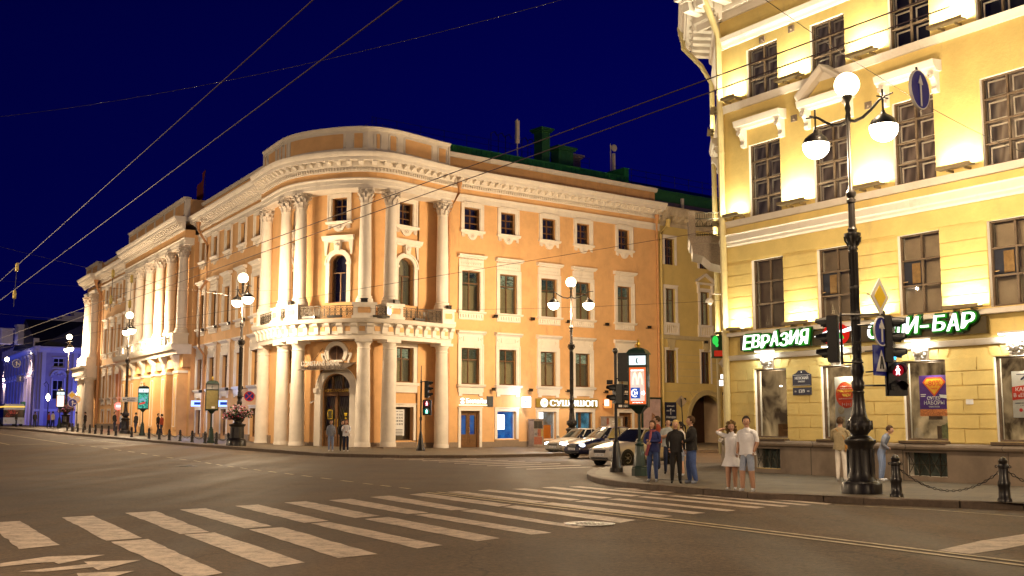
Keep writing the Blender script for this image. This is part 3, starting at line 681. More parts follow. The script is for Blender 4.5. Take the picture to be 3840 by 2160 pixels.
# --- white entablatures and bands
b=MB(FR)
entablature(b,-3.3,18.6,16.9,18.48,0.0)
b.sweep(-3.3,18.55,[(0,16.46),(.08,16.46),(.08,16.8),(.13,16.84),(.17,16.97),(0,17.0)])
b.m=FL
entablature(b,-2.5,16.7,16.9,18.4,0.0); entablature(b,39.4,57,16.9,18.4,0.0); entablature(b,16.7,39.4,16.9,18.45,1.12,step=.22); entablature(b,56.9,64.8,16.9,18.4,.5,step=.22)
for a,c in ((-2.5,16.7),(39.4,57)): b.sweep(a,c,[(0,16.46),(.08,16.46),(.08,16.8),(.13,16.84),(.17,16.97),(0,17.0)])
b.sweep(16.7,39.4,[(.3,16.2),(1.1,16.2),(1.1,16.45),(1.14,16.47),(1.14,16.68),(1.22,16.75),(.3,16.76)]); b.sweep(56.9,64.8,[(0,16.2),(.5,16.2),(.55,16.6),(.6,16.75),(0,16.76)])
b.m=FC; e0,e1=UC(-190),UC(-12)
b.sweep(e0,e1,[(0,16.1),(1.46,16.1),(1.46,16.34),(1.5,16.36),(1.5,16.58),(1.6,16.66),(1.6,16.72),(0,16.74)],44)
zd=17.08
b.sweep(e0,e1,[(.8,zd),(1.58,zd),(1.6,zd+.06),(1.6,zd+.28),(.8,zd+.28)],44)
k=int((e1-e0)*6.6/5.05/.2)
for i in range(k):
    q=e0+(i+.5)*(e1-e0)/k; b.box(q-.036,q+.036,1.6,1.72,zd+.08,zd+.25,1)
b.sweep(e0,e1,[(.8,zd+.28),(1.76,zd+.28),(1.78,zd+.34),(1.78,zd+.62),(.8,zd+.62)],44)
k=int((e1-e0)*6.8/5.05/.66)
for i in range(k):
    q=e0+(i+.5)*(e1-e0)/k; b.sweep(q-.09,q+.09,[(1.78,zd+.38),(1.92,zd+.36),(2.06,zd+.5),(2.18,zd+.52),(2.18,zd+.62),(1.78,zd+.62)],1)
b.sweep(e0,e1,[(.8,zd+.62),(2.22,zd+.62),(2.24,zd+.66),(2.24,zd+.82),(2.3,zd+.86),(2.36,zd+.98),(2.4,zd+1.08),(2.4,zd+1.12),(.8,zd+1.14)],48)
B(b,'cornice',WHT,bank,smooth=30)
# --- balcony drum over the entrance columns
b=MB(FC); b.sweep(e0,e1,[(0,6.8),(1.5,6.8),(1.54,7.02),(1.6,7.06),(1.6,7.72),(1.9,7.78),(2.0,7.9),(2.06,8.0),(0,8.04)],48)
k=22
for i in range(k+1):
    q=e0+.1+(i)*(e1-e0-.2)/k
    b.sweep(q-.13,q+.13,[(1.6,7.1),(1.68,7.12),(1.72,7.5),(1.86,7.62),(1.9,7.74),(1.6,7.76)],1)
    if i<k:
        m=q+(e1-e0-.2)/k/2
        for x0,x1,y0,y1 in ((-.19,.19,7.18,7.22),(-.19,.19,7.6,7.64),(-.19,-.16,7.22,7.6),(.16,.19,7.22,7.6)): b.box(m+x0,m+x1,1.6,1.64,y0,y1,1)
b.k=1
for i in range(k): m=e0+.1+(i+.5)*(e1-e0-.2)/k; b.box(m-.12,m+.12,1.595,1.625,7.27,7.56,1)
B(b,'balcony',[WHT,ORG],bank,smooth=30)
cols=CDG
for a in cols:
    add_col(bank,FC,UC(a),1.1,.12 if a>-30 else .3,6.8,.46,.385,'doric')
    add_col(bank,FC,UC(a),1.1,9.0,16.1,.40,.33,'corinthian')
    b=MB(FC); u=UC(a); b.box(u-.5,u+.5,.45,1.82,8.04,8.2,2); b.box(u-.44,u+.44,.5,1.74,8.2,8.84,2); b.box(u-.5,u+.5,.45,1.82,8.84,9.0,2)
    panel(b,FC,u-.34,u+.34,8.26,8.8,1.74,.03,.05)
    b.k=1; b.box(u-.24,u+.24,1.745,1.765,8.36,8.7,2); B(b,'pedestal',[WHT,ORG],bank)
# iron railings between pedestals
for a,c in zip(cols,cols[1:]):
    b=MB(FC); u0,u1=UC(a)+.47,UC(c)-.47
    if u1-u0<.15: continue
    n=max(1,round((u1-u0)*1.3/.4)); b.box(u0,u1,1.55,1.60,8.8,8.84); b.box(u0,u1,1.55,1.59,8.1,8.13)
    for i in range(n+1): q=u0+(u1-u0)*i/n; b.box(q-.012,q+.012,1.56,1.585,8.13,8.8,1)
    for i in range(n):
        q=u0+(u1-u0)*(i+.5)/n; d=(u1-u0)/n
        for zz in (8.3,8.6): b.ring(q,zz,.105,.13,1.56,1.585,0,2*PI,10); b.ring(q,zz,.03,.05,1.56,1.585,0,2*PI,6)
        b.box(q-d/2,q+d/2,1.56,1.58,8.44,8.46,1)
        for sg in (-1,1): b.ring(q+sg*d/2,8.45,.05,.07,1.56,1.58,0,2*PI,6)
    B(b,'railing',IRB,bank)
for a in (-110,-92,-66,-40): 
    b=MB(FC); u=UC(a); b.box(u-.35,u+.35,1.62,1.85,8.08,8.22,2); B(b,'floodlight',IRN,bank)
for a in cols[2:]: floodlight(bank,FC,UC(a),9.08,1.35,.9)
# --- windows
CUG2=curtain('lit_net_curtain_warm',(.06,.05,.02),(.45,.36,.20),6.,.45); CUG3=curtain('lit_net_curtain_dim',(.03,.03,.018),(.30,.27,.17),13.,.14); LITS=[CUG,CUG2,CUG3]
CEI2=emn('upper_pane_glow_dim',(.04,.045,.03),(.40,.48,.30),.3,2.6,(1,1,2),3.)
def lit_top(w,fr,ua,ub,za,zb,dep):
    b=MB(fr); o=-dep-.25; z=za+(zb-za)*.66; b.add([(ua-.1,o,z),(ub+.1,o,z+.02),(ub+.1,o,zb+.1),(ua-.1,o,zb+.1)],[(0,1,2,3)]); B(b,'upper_pane_sheet',random.choice([CEI,CEI2]),w)  # glowing sheet behind the upper third of the pane
for i,(a,c) in enumerate(tops): frame_glass(bank,FR,a,c,14.58,16.14,WOD,GLS,CUB,.32,(.34,.67),1,surround=classical_surround(FR,a,c,14.58,16.14,'top'),t=.07)
for i,(a,c) in enumerate(secs): frame_glass(bank,FR,a,c,9.12,11.84,WOD,GLS,LITS,.32,(.7,),1,surround=classical_surround(FR,a,c,9.12,11.84,'second'),t=.07,extra=lit_top)
for i,(a,c) in enumerate(firs): frame_glass(bank,FR,a,c,4.29,6.68,WOD,GLS,LITS,.32,(.68,),1,surround=classical_surround(FR,a,c,4.29,6.68,'first'),t=.07,extra=lit_top)
for i,(a,c) in enumerate(Lt+Lf): frame_glass(bank,FL,a,c,14.6,16.2,WOD,GLS,ROOM,.32,(.34,.67),1,surround=classical_surround(FL,a,c,14.6,16.2,'top'))
for i,(a,c) in enumerate(Ls+Lsf):
    frame_glass(bank,FL,a,c,9.15,11.9,WOD,GLS,[CUR,ROOM,CUG3],.32,(.7,),1,surround=classical_surround(FL,a,c,9.15,11.9,'second'))
    frame_glass(bank,FL,a,c,4.35,6.75,WOD,GLS,[CUR,ROOM,CUR],.32,(.68,),1,surround=classical_surround(FL,a,c,4.35,6.75,'first'))
def plain_surround(fr,a,c,e,f,s=.17,o=.07):
    b=MB(fr); b.box(a-s,a,0,o,e,f+s); b.box(c,c+s,0,o,e,f+s); b.box(a,c,0,o,f,f+s); b.box(a-s-.05,c+s+.05,0,o+.05,f+s,f+s+.06); return b
for a,c in Ls: frame_glass(bank,FL,a,c,.8,2.75,WOD,GLS,ROOM,.3,(.2,),1,surround=plain_surround(FL,a,c,.8,2.75))
for a,c in Lsf: frame_glass(bank,FL,a+.1,c-.1,1.7,2.95,WOD,GLS,ROOM,.3,(),1,surround=plain_surround(FL,a+.1,c-.1,1.7,2.95))
F35=Fr(LO.x+FL.n.x*.35,LO.y+FL.n.y*.35,DL.x,DL.y,-1)
for a,c in pw:
    for z0,z1 in ((14.6,16.1),(9.2,12.0),(4.3,6.5),(.9,3.1)): frame_glass(bank,F35,a,c,z0,z1,WOD,GLS,CUR if z0>9 else ROOM,.3,(.7,),1,surround=plain_surround(F35,a,c,z0,z1,.2,.08))
# portico
for u in pc:
    add_col(bank,FL,u,.82,9.0,16.2,.42,.35,'corinthian')
    b=MB(FL); b.box(u-.72,u+.72,.36,1.7,8.02,8.16); b.box(u-.62,u+.62,.4,1.6,8.16,8.84); b.box(u-.72,u+.72,.36,1.7,8.84,9.0); panel(b,FL,u-.45,u+.45,8.22,8.8,1.6,.04,.06)
    panel(b,FL,u-.5,u+.5,1.4,5.4,1.18,.03,.06); b.box(u-.8,u+.8,.35,1.2,5.75,5.95); b.box(u-.8,u+.8,.35,1.16,.2,.5)
    for q in (-.3,0,.3): b.sweep(u+q-.1,u+q+.1,[(1.0,5.98),(1.18,6.0),(1.24,6.6),(1.5,7.0),(1.6,7.2),(1.0,7.22)])
    B(b,'pedestal',WHT,bank)
for a,c in zip(pc,pc[1:]):
    b=MB(FL); b.box(a+.75,c-.75,1.5,1.62,8.72,8.84); b.box(a+.75,c-.75,1.5,1.62,8.04,8.14); n=7
    for i in range(n): q=a+.95+(c-a-1.9)*i/(n-1); b.ring(q,8.42,.16,.2,1.52,1.56,0,2*PI,8); b.box(q-.015,q+.015,1.52,1.56,8.14,8.72)
    b.box(a+1.75,c-1.75,1.3,1.7,8.04,8.84); B(b,'balustrade',WHT,bank)
b=MB(FL); b.sweep(16.5,39.6,[(.35,7.24),(1.5,7.24),(1.55,7.5),(1.85,7.6),(1.95,7.8),(2.0,8.02),(.35,8.03)]); B(b,'balcony',WHT,bank); b=MB(FL); b.sweep(56.8,65,[(0,6.7),(1.2,6.7),(1.3,7.0),(1.3,7.6),(1.7,7.8),(1.8,8.0),(0,8.02)])
k=14
for i in range(k): q=57+7.8*(i+.5)/k; b.box(q-.1,q+.1,1.3,1.5,7.05,7.7)
B(b,'balcony',WHT,bank)
for u in (58.0,62.2):
    add_col(bank,FL,u,.75,.9,6.7,.62,.52,'doric'); add_col(bank,FL,u,.45,9.0,16.2,.5,.42,'corinthian')
    b=MB(FL); b.box(u-.7,u+.7,.2,1.3,8.02,9.0); B(b,'pedestal',WHT,bank)
# rotunda windows, oculus, entrance
def arch_surround(fr,u,za,zt,hw,s):
    b=MB(fr); b.ring(u,zt,hw,hw+s,0,.12,0,PI,16); b.ring(u,zt,hw+s-.05,hw+s+.04,0,.17,0,PI,16)
    for sg in (-1,1):
        a,c=sorted((u+sg*hw,u+sg*(hw+s))); b.box(a,c,0,.12,za,zt); b.box(a-.04,c+.04,0,.18,zt-.1,zt+.04)
    return b
for dg in (None,-36,-169):
    u=0 if dg is None else UC(dg)
    b=arch_surround(FC,u,9.2,12.25-.58,.58,.26)
    b.box(u-.98,u+.98,0,.16,13.0,13.12,3); b.sweep(u-1.05,u+1.05,[(0,13.12),(.2,13.12),(.3,13.26),(.34,13.4),(0,13.45)])
    for sg in (-1,1): b.prism([(u+sg*.8,12.2),(u+sg*.92,12.2),(u+sg*.98,13.0),(u+sg*.7,13.0),(u+sg*.74,12.6)],0,.12)
    b.prism([(u-.16,12.45),(u+.16,12.45),(u+.22,13.05),(u-.22,13.05)],0,.3); b.sph((u,.26,12.78),.15,8,6)
    frame_glass(bank,FC,u-.58,u+.58,9.2,12.25,WOD,GLS,CUB if dg is None else CUG,.35,(.62,),1,arch=True,surround=b,t=.07)
    frame_glass(bank,FC,u-.53,u+.53,14.3,15.82,WOD,GLS,CUB,.35,(.34,.67),1,surround=classical_surround(FC,u-.53,u+.53,14.3,15.82,'top'))
    if dg is not None:
        b=plain_surround(FC,u-.62,u+.62,4.3,6.5,.28,.1); b.box(u-.98,u+.98,0,.2,4.1,4.28); b.box(u-.9,u+.9,0,.12,3.65,4.1)
        frame_glass(bank,FC,u-.62,u+.62,4.3,6.5,WOD,GLS,CUG,.35,(.68,),1,surround=b,t=.07,extra=lit_top)
        frame_glass(bank,FC,u-.68,u+.68,.65,2.75,WDG,GLS,CUR,.35,(),0,surround=plain_surround(FC,u-.68,u+.68,.65,2.75),t=.05)
u=UC(-36)
b=MB(FC); b.box(u-.62,u+.22,-.24,-.2,.95,2.6); rb=B(b,'exchange_rate_board',WHM,label='pale exchange rate board standing inside the ground window right of the bank door',cat='sign')
b=MB(FC)
for i,t in enumerate(('35 75 36 55','35 85 36 45','48 00 48 80','48 10 48 70')): b.text(t,u-.2,2.22-.2*i,.11,-.198,-.19,.62)
for i in range(5): b.box(u-.5,u+.1,-.198,-.19,1.32-.09*i,1.35-.09*i)
for du in (-.36,-.02): b.text('ПОКУПКА' if du<-.1 else 'ПРОДАЖА',u+du,2.45,.05,-.198,-.19,.28)
B(b,'figures',NVY,rb)
# entrance
b=arch_surround(FC,0,.1,3.85,.94,.44); 
for sg in (-1,1): b.box(min(sg*.94,sg*1.5),max(sg*.94,sg*1.5),0,.26,3.6,3.9,2); b.box(min(sg*.96,sg*1.44),max(sg*.96,sg*1.44),0,.2,.1,3.6,2)
d=B(b,'door_surround',WHT,bank)
b=MB(FC); b.ring(0,3.85,.86,.94,-.3,-.12,0,PI,16); b.box(-.94,.94,-.3,-.1,3.62,3.86)
for x in (-.94,-.04): b.box(x,x+.09,-.3,-.12,.1,3.62)
for x in (-.13,.85): b.box(x,x+.09,-.3,-.12,.1,3.62)
b.box(.0,.04,-.3,-.1,.1,3.62)
for x0,x1 in ((-.85,-.13),(.04,.85)):
    b.box(x0,x1,-.28,-.16,.1,1.15); b.box(x0,x1,-.28,-.14,1.15,1.3); b.box(x0,x1,-.28,-.16,3.4,3.62); b.ring((x0+x1)/2,.75,.24,.3,-.16,-.12,0,PI,10)
for x in (-.34,.34): b.box(x-.04,x+.04,-.3,-.14,3.86,4.6)
dd=B(b,'entrance_door',WOD,bank); 
b=MB(FC); b.add([(-.94,-.22,.1),(.94,-.22,.1),(.94,-.22,3.85)]+[(.94*math.cos(PI*i/12),-.22,3.85+.94*math.sin(PI*i/12)) for i in range(1,12)]+[(-.94,-.22,3.85)],[tuple(range(15))]); B(b,'door_glass',GLS,dd)
b=MB(FC); b.box(-1.2,1.2,-.7,-.66,0,5); B(b,'vestibule',CUR,dd)
b=MB(FC); 
for sg in (-1,1): 
    b.tube([(sg*.09,-.06,1.5),(sg*.09,-.03,1.6),(sg*.09,-.03,1.9),(sg*.09,-.06,2.0)],.018,5)
B(b,'door_handle',GLD,dd)
b=MB(FC); b.text('КОНСТАНС-БАНК',0,3.66,.15,-.1,-.07,1.7); B(b,'lettering',GLD,dd)
b=MB(FC)
b.box(-.62,-.3,-.115,-.105,2.0,2.55); B(b,'door_notice',pm('notice_dark',(.05,.04,.02),.4),dd); b=MB(FC)
for q in ((.5,.7,2.3,2.36),(.52,.68,2.2,2.27),(.55,.65,2.0,2.08)): b=MB(FC); b.box(q[0],q[1],-.115,-.105,q[2],q[3]); B(b,'door_sticker',YLM,dd)
b=MB(FC)
for q in ((-.62,-.3,2.0,2.02),(-.62,-.3,2.53,2.55),(-.62,-.6,2.0,2.55),(-.32,-.3,2.0,2.55)): b.box(q[0],q[1],-.104,-.1,q[2],q[3])
B(b,'notice_frame',YLM,dd)
# oculus with its eared surround
b=MB(FC); b.ring(0,6.02,.5,.72,0,.14,R(-38),R(218),22); b.ring(0,6.02,.68,.76,0,.19,R(-38),R(218),22); b.box(-.42,.42,0,.12,5.5,5.62,2)
for sg in (-1,1):
    b.prism([(sg*.72,6.05),(sg*1.02,6.05),(sg*1.02,5.85),(sg*.86,5.6),(sg*.86,5.25),(sg*.76,5.25),(sg*.76,5.62),(sg*.9,5.92),(sg*.72,5.92)],0,.14)
oc=B(b,'oculus',WHT,bank)
b=MB(FC); b.disc(0,6.02,.5,.0,.012,20); B(b,'pane',pm('oculus_glass',(.05,.03,.02),.12,.5,2.),oc); b=MB(FC); b.ring(0,6.02,.44,.5,.012,.05,0,2*PI,20); b.box(-.02,.02,.012,.05,5.56,6.5); B(b,'frame',WOD,oc)
# small pale house camera left of door
b=MB(FC); b.tube([(-1.62,.05,3.1),(-1.55,.4,3.0)],.06,6); B(b,'security_camera',WHM,bank)
# --- ground floor doors and windows of right wing
BLUI=emn('blue_shop_interior',(.02,.10,.45),(.05,.35,.95),.55,1.2); SUSI=emn('warm_shop_interior',(.28,.16,.07),(.40,.42,.40),.5,2.2); WHE=em('white_glow',(1,1,1),3.2); ORM=pm('orange_counter',(.55,.16,.02),.5); TEAL=emn('teal_interior',(.04,.14,.18),(.15,.45,.6),.5,1.5)
def wood_door(fr,a,c,z0,z1,back,gl=True):
    b=plain_surround(fr,a,c,z0,z1,.2,.09); s=B(b,'door_surround',WHT,bank)
    b=MB(fr); m=(a+c)/2; o=-.22
    b.box(a,a+.08,-.3,-.12,z0,z1); b.box(c-.08,c,-.3,-.12,z0,z1); b.box(a,c,-.3,-.12,z1-.08,z1)
    for x0,x1 in ((a+.08,m-.01),(m+.01,c-.08)):
        b.box(x0,x1,o-.05,o+.03,z0,z0+.85); b.box(x0,x1,o-.05,o+.03,z1-.3,z1-.08); b.box(x0,x0+.13,o-.05,o+.03,z0+.85,z1-.3); b.box(x1-.13,x1,o-.05,o+.03,z0+.85,z1-.3)
        b.box(x0+.1,x1-.1,o+.03,o+.055,z0+.15,z0+.7)
    d=B(b,'door',WOD,s); b=MB(fr); b.add([(a,o,z0+.8),(c,o,z0+.8),(c,o,z1),(a,o,z1)],[(0,1,2,3)]); B(b,'pane',GLS,s); b=MB(fr); b.box(a-.2,c+1.0,-.8,-.75,z0-.1,z1+.2); b.box(c,c+.04,-.75,-.32,z0,z1); B(b,'room',back,s)
    b=MB(fr); b.tube([(m+.07,o+.06,z0+.95),(m+.07,o+.1,z0+1.0),(m+.07,o+.1,z0+1.25),(m+.07,o+.06,z0+1.3)],.016,5); B(b,'handle',GLD,s)
wood_door(FR,*gnds[0],BLUI)
for i,bk in ((1,BLUI),(2,SUSI)):
    a,c,z0,z1=gnds[i]; frame_glass(bank,FR,a,c,z0,z1,WHM,GLD2,bk,.3,(),0,surround=plain_surround(FR,a,c,z0,z1,.2,.09),t=.04,bd=1.2)
a,c,z0,z1=gnds[1]; b=MB(FR); b.box(a+.28,a+.98,-.45,-.42,z0+.65,z1-.22); B(b,'light_panel',WHE,label='glowing white panel hung inside the blue shop window',cat='lightbox')
a,c,z0,z1=gnds[2]; b=MB(FR); b.box(a+.05,c-.1,-.5,-.45,z0,z0+1.0); B(b,'shop_counter',ORM,label='orange counter front behind the sushi shop window',cat='counter'); b=MB(FR); b.box(a-.05,a+.9,-.6,-.56,z1-.48,z1-.02); B(b,'light_panel',WHE,label='bright white menu panel at the top of the sushi shop window',cat='lightbox')
a,c,z0,z1=gnds[3]
b=plain_surround(FR,a,c,z0,z1,.2,.09); s=B(b,'door_surround',WHT,bank); b=MB(FR); b.box(a,a+.06,-.3,-.15,z0,z1); b.box(a+.62,a+.7,-.3,-.15,z0,z1); b.box(c-.06,c,-.3,-.15,z0,z1); b.box(a,c,-.3,-.15,z1-.07,z1); b.box(a+.06,a+.62,-.28,-.2,z0,z0+.35); b.box(a+.06,a+.16,-.28,-.2,z0,z1); b.box(a+.52,a+.62,-.28,-.2,z0,z1); B(b,'door',WOD,s)
b=MB(FR); b.add([(a,-.24,z0),(c,-.24,z0),(c,-.24,z1),(a,-.24,z1)],[(0,1,2,3)]); B(b,'pane',GLD2,s); b=MB(FR); b.box(a-.3,c+2.2,-1.6,-1.5,z0-.2,z1+.3); b.box(a-.05,a-.01,-1.5,-.32,z0,z1); b.box(c+.0,c+.04,-1.5,-.32,z0,z1); B(b,'room',TEAL,s)
wood_door(FR,*gnds[4],ROOM)
# base course
PLB=[]
b=MB(FR); gs=[-3]+[v for g in gnds for v in (g[0]-.2,g[1]+.2)]+[18.45]
for i in range(0,len(gs),2): b.box(gs[i],gs[i+1],0,.10,-.3,.5)
for g in (gnds[1],gnds[2]): b.box(g[0]-.2,g[1]+.2,0,.10,-.3,g[2]-.06)
b.m=FL
for a,c in ((-2.5,.4),(1.9,3.9),(5.4,7.4),(8.9,10.9),(12.4,14.3),(15.8,16.6)): b.box(a,c,0,.12,-.3,.95)
b.box(39.5,57,0,.12,-.3,1.6); b.m=FC
for u0,u1 in ((UC(-190),-1.5),(1.5,UC(-12))): b.sweep(u0,u1,[(0,-.3),(.14,-.3),(.14,.5),(.1,.56),(0,.56)])
for a in cols: u=UC(a); b.box(u-.52,u+.52,.45,1.72,-.3,.14 if a>-30 else .32,2)
n0=len(WALLB.v); WALLB.v+=b.v; WALLB.f+=[tuple(i+n0 for i in f) for f in b.f]; WALLB.mi+=[1]*len(b.f); B(WALLB,'wall',[ORG,GRB],bank)
# drainpipes
P=lambda fr,u,o,z: Vector(fr(u,o,z))
pipe(bank,[P(FR,-.75,.75,17.6),P(FR,-.75,.7,16.9),P(FR,-1.15,.16,15.6),P(FR,-1.15,.16,.35)],.095,PIP)
pipe(bank,[P(FR,17.6,.75,17.5),P(FR,17.6,.7,16.9),P(FR,18.2,.14,15.6),P(FR,18.2,.14,.3)],.095,PIP)
pipe(bank,[P(FL,14.0,.8,17.6),P(FL,14,.75,16.9),P(FL,13.45,.16,15.7),P(FL,13.45,.16,12.9),P(FL,13.8,.5,12.2),P(FL,13.8,.5,7.6),P(FL,13.45,.16,7.0),P(FL,13.45,.16,.6)],.1,PIP)
pipe(bank,[P(FL,56.2,.8,17.6),P(FL,56.2,.7,16.8),P(FL,56,.2,15.8),P(FL,56,.2,1.6)],.13,PIP)
for u in (2.55,5.75,9.05,12.7,17.0): floodlight(bank,FR,u,8.85,.0,.8)
for u in (2.4,5.6,9.0,12.6): floodlight(bank,FR,u,3.95,.0,.75)
for u in (2.9,6.4,9.9,13.4): floodlight(bank,FL,u,8.95,.0,.8); floodlight(bank,FL,u,4.15,0,.8)
# --- roofs
def roof(fr,u0,u1,nm):
    b=MB(fr); b.sweep(u0,u1,[(-.6,19.3),(-3.0,20.35),(-3.0,19.3)]); B(b,'roof_slope',RGR,bank)
    b=MB(fr); b.sweep(u0,u1,[(-3.0,20.3),(-3.0,21.15),(-3.1,21.15),(-3.1,20.3)]); n=int((u1-u0)/.42)
    for i in range(n+1): q=u0+(u1-u0)*i/n; b.box(q-.02,q+.02,-3.0,-2.95,20.32,21.13)
    b.box(u0,u1,-3.06,-2.92,21.15,21.2); B(b,'parapet_panel',GRN,bank)
    b=MB(fr); b.sweep(u0,u1,[(-3.3,21.15),(-8.5,22.9),(-15,20.5),(-15,19),(-3.3,19)]); B(b,'roof',GRD,bank)
    b=MB(fr); n=int((u1-u0)/1.9)
    for i in range(n+1): q=u0+(u1-u0)*i/n; b.tube([(q,-7.6,22.5),(q,-7.6,23.6)],.02,4)
    for z in (23.1,23.55): b.tube([(u0,-7.6,z),(u1,-7.6,z)],.014,4)
    B(b,'roof_railing',IRN,bank)
roof(FR,-2.6,18.2,'r'); roof(FL,-1.5,56,'l')
b=MB(FC); b.sweep(UC(-190),UC(-12),[(1.0,18.3),(1.1,19.5),(-3.5,20.6),(-4.9,20.6),(-4.9,18.3)],30); B(b,'roof_slope',MAR,bank)
def roofbox(fr,u0,u1,o0,o1,z0,z1,m,nm='chimney',cap=True):
    b=MB(fr); b.box(u0,u1,o0,o1,z0,z1)
    if cap: b.box(u0-.15,u1+.15,o0-.15,o1+.15,z1,z1+.14); b.box(u0-.25,u1+.25,o0-.25,o1+.25,z1+.14,z1+.3)
    for k in range(3): q=u0+(u1-u0)*(k+.5)/3; b.box(q-.02,q+.02,o1,o1+.03,z0,z1)
    B(b,nm,m,bank)
roofbox(FR,11.5,12.3,-6.6,-5.6,21,24.4,GRD); roofbox(FR,13.2,14.7,-6.6,-5.6,21,23.2,GRD); roofbox(FR,17.8,18.3,-5.0,-3.0,20.3,21.9,GRN,'gable_upstand',False); roofbox(FR,16.6,17.6,-9,-8,21,23.5,RGR,'vent')
b=MB(FR); b.box(9.3,9.6,-6.2,-6.0,23.2,25.0); b.tube([(9.45,-6.1,21.5),(9.45,-6.1,25.1)],.05,5); B(b,'antenna',WH2,bank); b=MB(FR); b.tube([(19.6,-6.5,21.5),(19.6,-6.5,24.8)],.05,5); b.box(19.75,19.95,-6.5,-6.3,22.2,24.0); b.ring(19.95,24.5,.0001,.3,-6.5,-6.4,0,2*PI,12)
B(b,'antenna',WH2,bank)
b=MB(FR)
for u in (7.2,7.9,8.6,10.2,10.8): b.tube([(u,-6.5,22.3),(u,-6.5,23.7),(u+.35,-6.5,23.9),(u+.6,-6.5,23.6)],.04,5)
B(b,'roof_vent_pipe',IRN,bank)
b=MB(FL); b.box(37,38.2,-4,-2.8,19,20.6); B(b,'chimney',MAR,bank)
# sagging flag on roof
fl=thing('flag','dull red flag hanging on a short pole on the roof above the portico','flag',tuple(P(FL,19,-.6,20.2)))
b=MB(); x,y,z=P(FL,17.6,-.6,20.2); b.tube([(x,y,z),(x,y,z+2.6)],.018,5); B(b,'pole',IRN,fl)
b=MB(FL); V=[];
for i in range(9):
    for j in range(7): V.append((17.6+i*.27,-.6+.12*math.sin(i*.9+j*.3),22.75-.15*i*.8-(1.7-.02*i)*j/6-(.06*i)*(j/6)))
b.add(V,[(i*7+j,i*7+j+1,i*7+j+8,i*7+j+7) for i in range(8) for j in range(6)]); B(b,'cloth',pm('flag_red',(.10,.008,.008),.8),fl)
# ============================================================ THE CAFE BUILDING (right) 
cafe=thing('cafe_building','yellow four storey corner building washed by bright uplights above the cafe sign','building',(NO.x,NO.y,0))
FN=Fr(NO.x,NO.y,DN.x,DN.y,1); FX=Fr(NO.x,NO.y,CD.x,CD.y,-1)
nu=[(1.2,2.66),(4.13,5.56),(7.26,8.71),(10.24,11.75),(13.3,14.8),(16.3,17.8),(19.3,20.8)]
b=MB(FN)
ops=[(a,c,z0,z1) for a,c in nu for z0,z1 in ((13.12,14.88),(8.9,11.43),(4.97,7.36),(1.3,3.6))]+[(7.3,8.72,.28,.95),(1.2,2.4,.3,.95)]
opening_wall(b,-.1,26,-.3,16.4,ops,.32,rk=1)
b.m=FX; xo=[(1.6,3.0,z0,z1) for z0,z1 in ((13.12,14.88),(8.9,11.6),(4.97,7.36),(1.0,3.6))]
opening_wall(b,0,5,-.3,16.4,xo,.3,rk=1)
b.m=Fr(NC.x,NC.y,DR.x,DR.y,-1); opening_wall(b,0,60,-.3,16.4,[],.3)
B(b,'wall',[YEL,NWH],cafe)
piers=[(0.0,1.2)]+[(a[1],c[0]) for a,c in zip(nu,nu[1:])]+[(20.8,26)]
b=MB(FN)
for a,c in piers:
    for z0,n,h,jt in ((1.24,6,.402,True),(5.0,6,.385,False)):
        for k in range(n):
            e=z0+k*h
            if jt:
                m=(a+c)/2+(.25 if k%2 else -.22); 
                for x,y in ((a,m),(m,c)): b.box(x+.012,y-.012,0,.03,e+.014,e+h-.014)
            else: b.box(a+.012,c-.012,0,.03,e+.014,e+h-.014)
for a,c in nu:
    m=(a+c)/2
    for k in range(-2,3):
        if k==0: continue
        x=m+k*.34; b.prism([(x-.16-.02*k,3.62),(x+.16-.02*k,3.62),(x+.16+.03*k,3.9),(x-.16+.03*k,3.9)],0,.03)
b.box(0,26,0,.03,7.42,7.9)
B(b,'rustication',YEL,cafe)
b=MB(FN)   # white bands
b.sweep(-.1,26,[(0,7.96),(.05,7.96),(.09,8.02),(.09,8.1),(.16,8.14),(.16,8.34),(.22,8.38),(0,8.42)])
b.sweep(-.1,26,[(0,8.66),(.1,8.66),(.14,8.74),(.2,8.86),(0,8.9)]); b.sweep(-.1,26,[(0,12.84),(.1,12.84),(.14,12.94),(.2,13.06),(0,13.1)])
b.sweep(-.1,26,[(0,3.95),(.1,3.95),(.14,4.0),(.2,4.1),(0,4.14)]); b.sweep(-.1,26,[(0,4.78),(.22,4.78),(.24,4.9),(0,4.95)])
b.sweep(-.1,26,[(0,15.22),(.08,15.24),(.12,15.34),(.2,15.44),(.24,15.6),(0,15.64)])
def grand(u0,u1):
    b.sweep(u0,u1,[(0,16.28),(.1,16.28),(.14,16.5),(.24,16.56),(.26,16.66),(.26,17.2),(0,17.2)]); n=int((u1-u0)/.72)
    for k in range(n): q=u0+(k+.5)*(u1-u0)/n; b.sweep(q-.17,q+.17,[(.26,16.72),(.95,16.78),(1.0,17.0),(1.0,17.16),(.26,17.16)]); b.sweep(q-.2,q+.2,[(.26,17.1),(1.06,17.1),(1.08,17.18),(.26,17.18)])
    b.sweep(u0,u1,[(0,17.2),(1.2,17.2),(1.22,17.3),(1.3,17.34),(1.3,17.6),(1.4,17.68),(1.5,17.85),(1.5,17.95),(0,18.1)])
grand(-1.2,26)
b.m=FX
b.sweep(0,5,[(0,7.96),(.09,8.02),(.16,8.14),(.22,8.38),(0,8.42)]); b.sweep(0,5,[(0,15.22),(.12,15.34),(.24,15.6),(0,15.64)]); b.sweep(0,5,[(0,12.84),(.2,13.06),(0,13.1)]); b.sweep(0,5,[(0,3.95),(.2,4.1),(0,4.14)])
grand(-.4,5.6)
B(b,'cornice',WHT,cafe)
b=MB(FN); gs=[-.2,1.2,2.4,7.3,8.72,26]
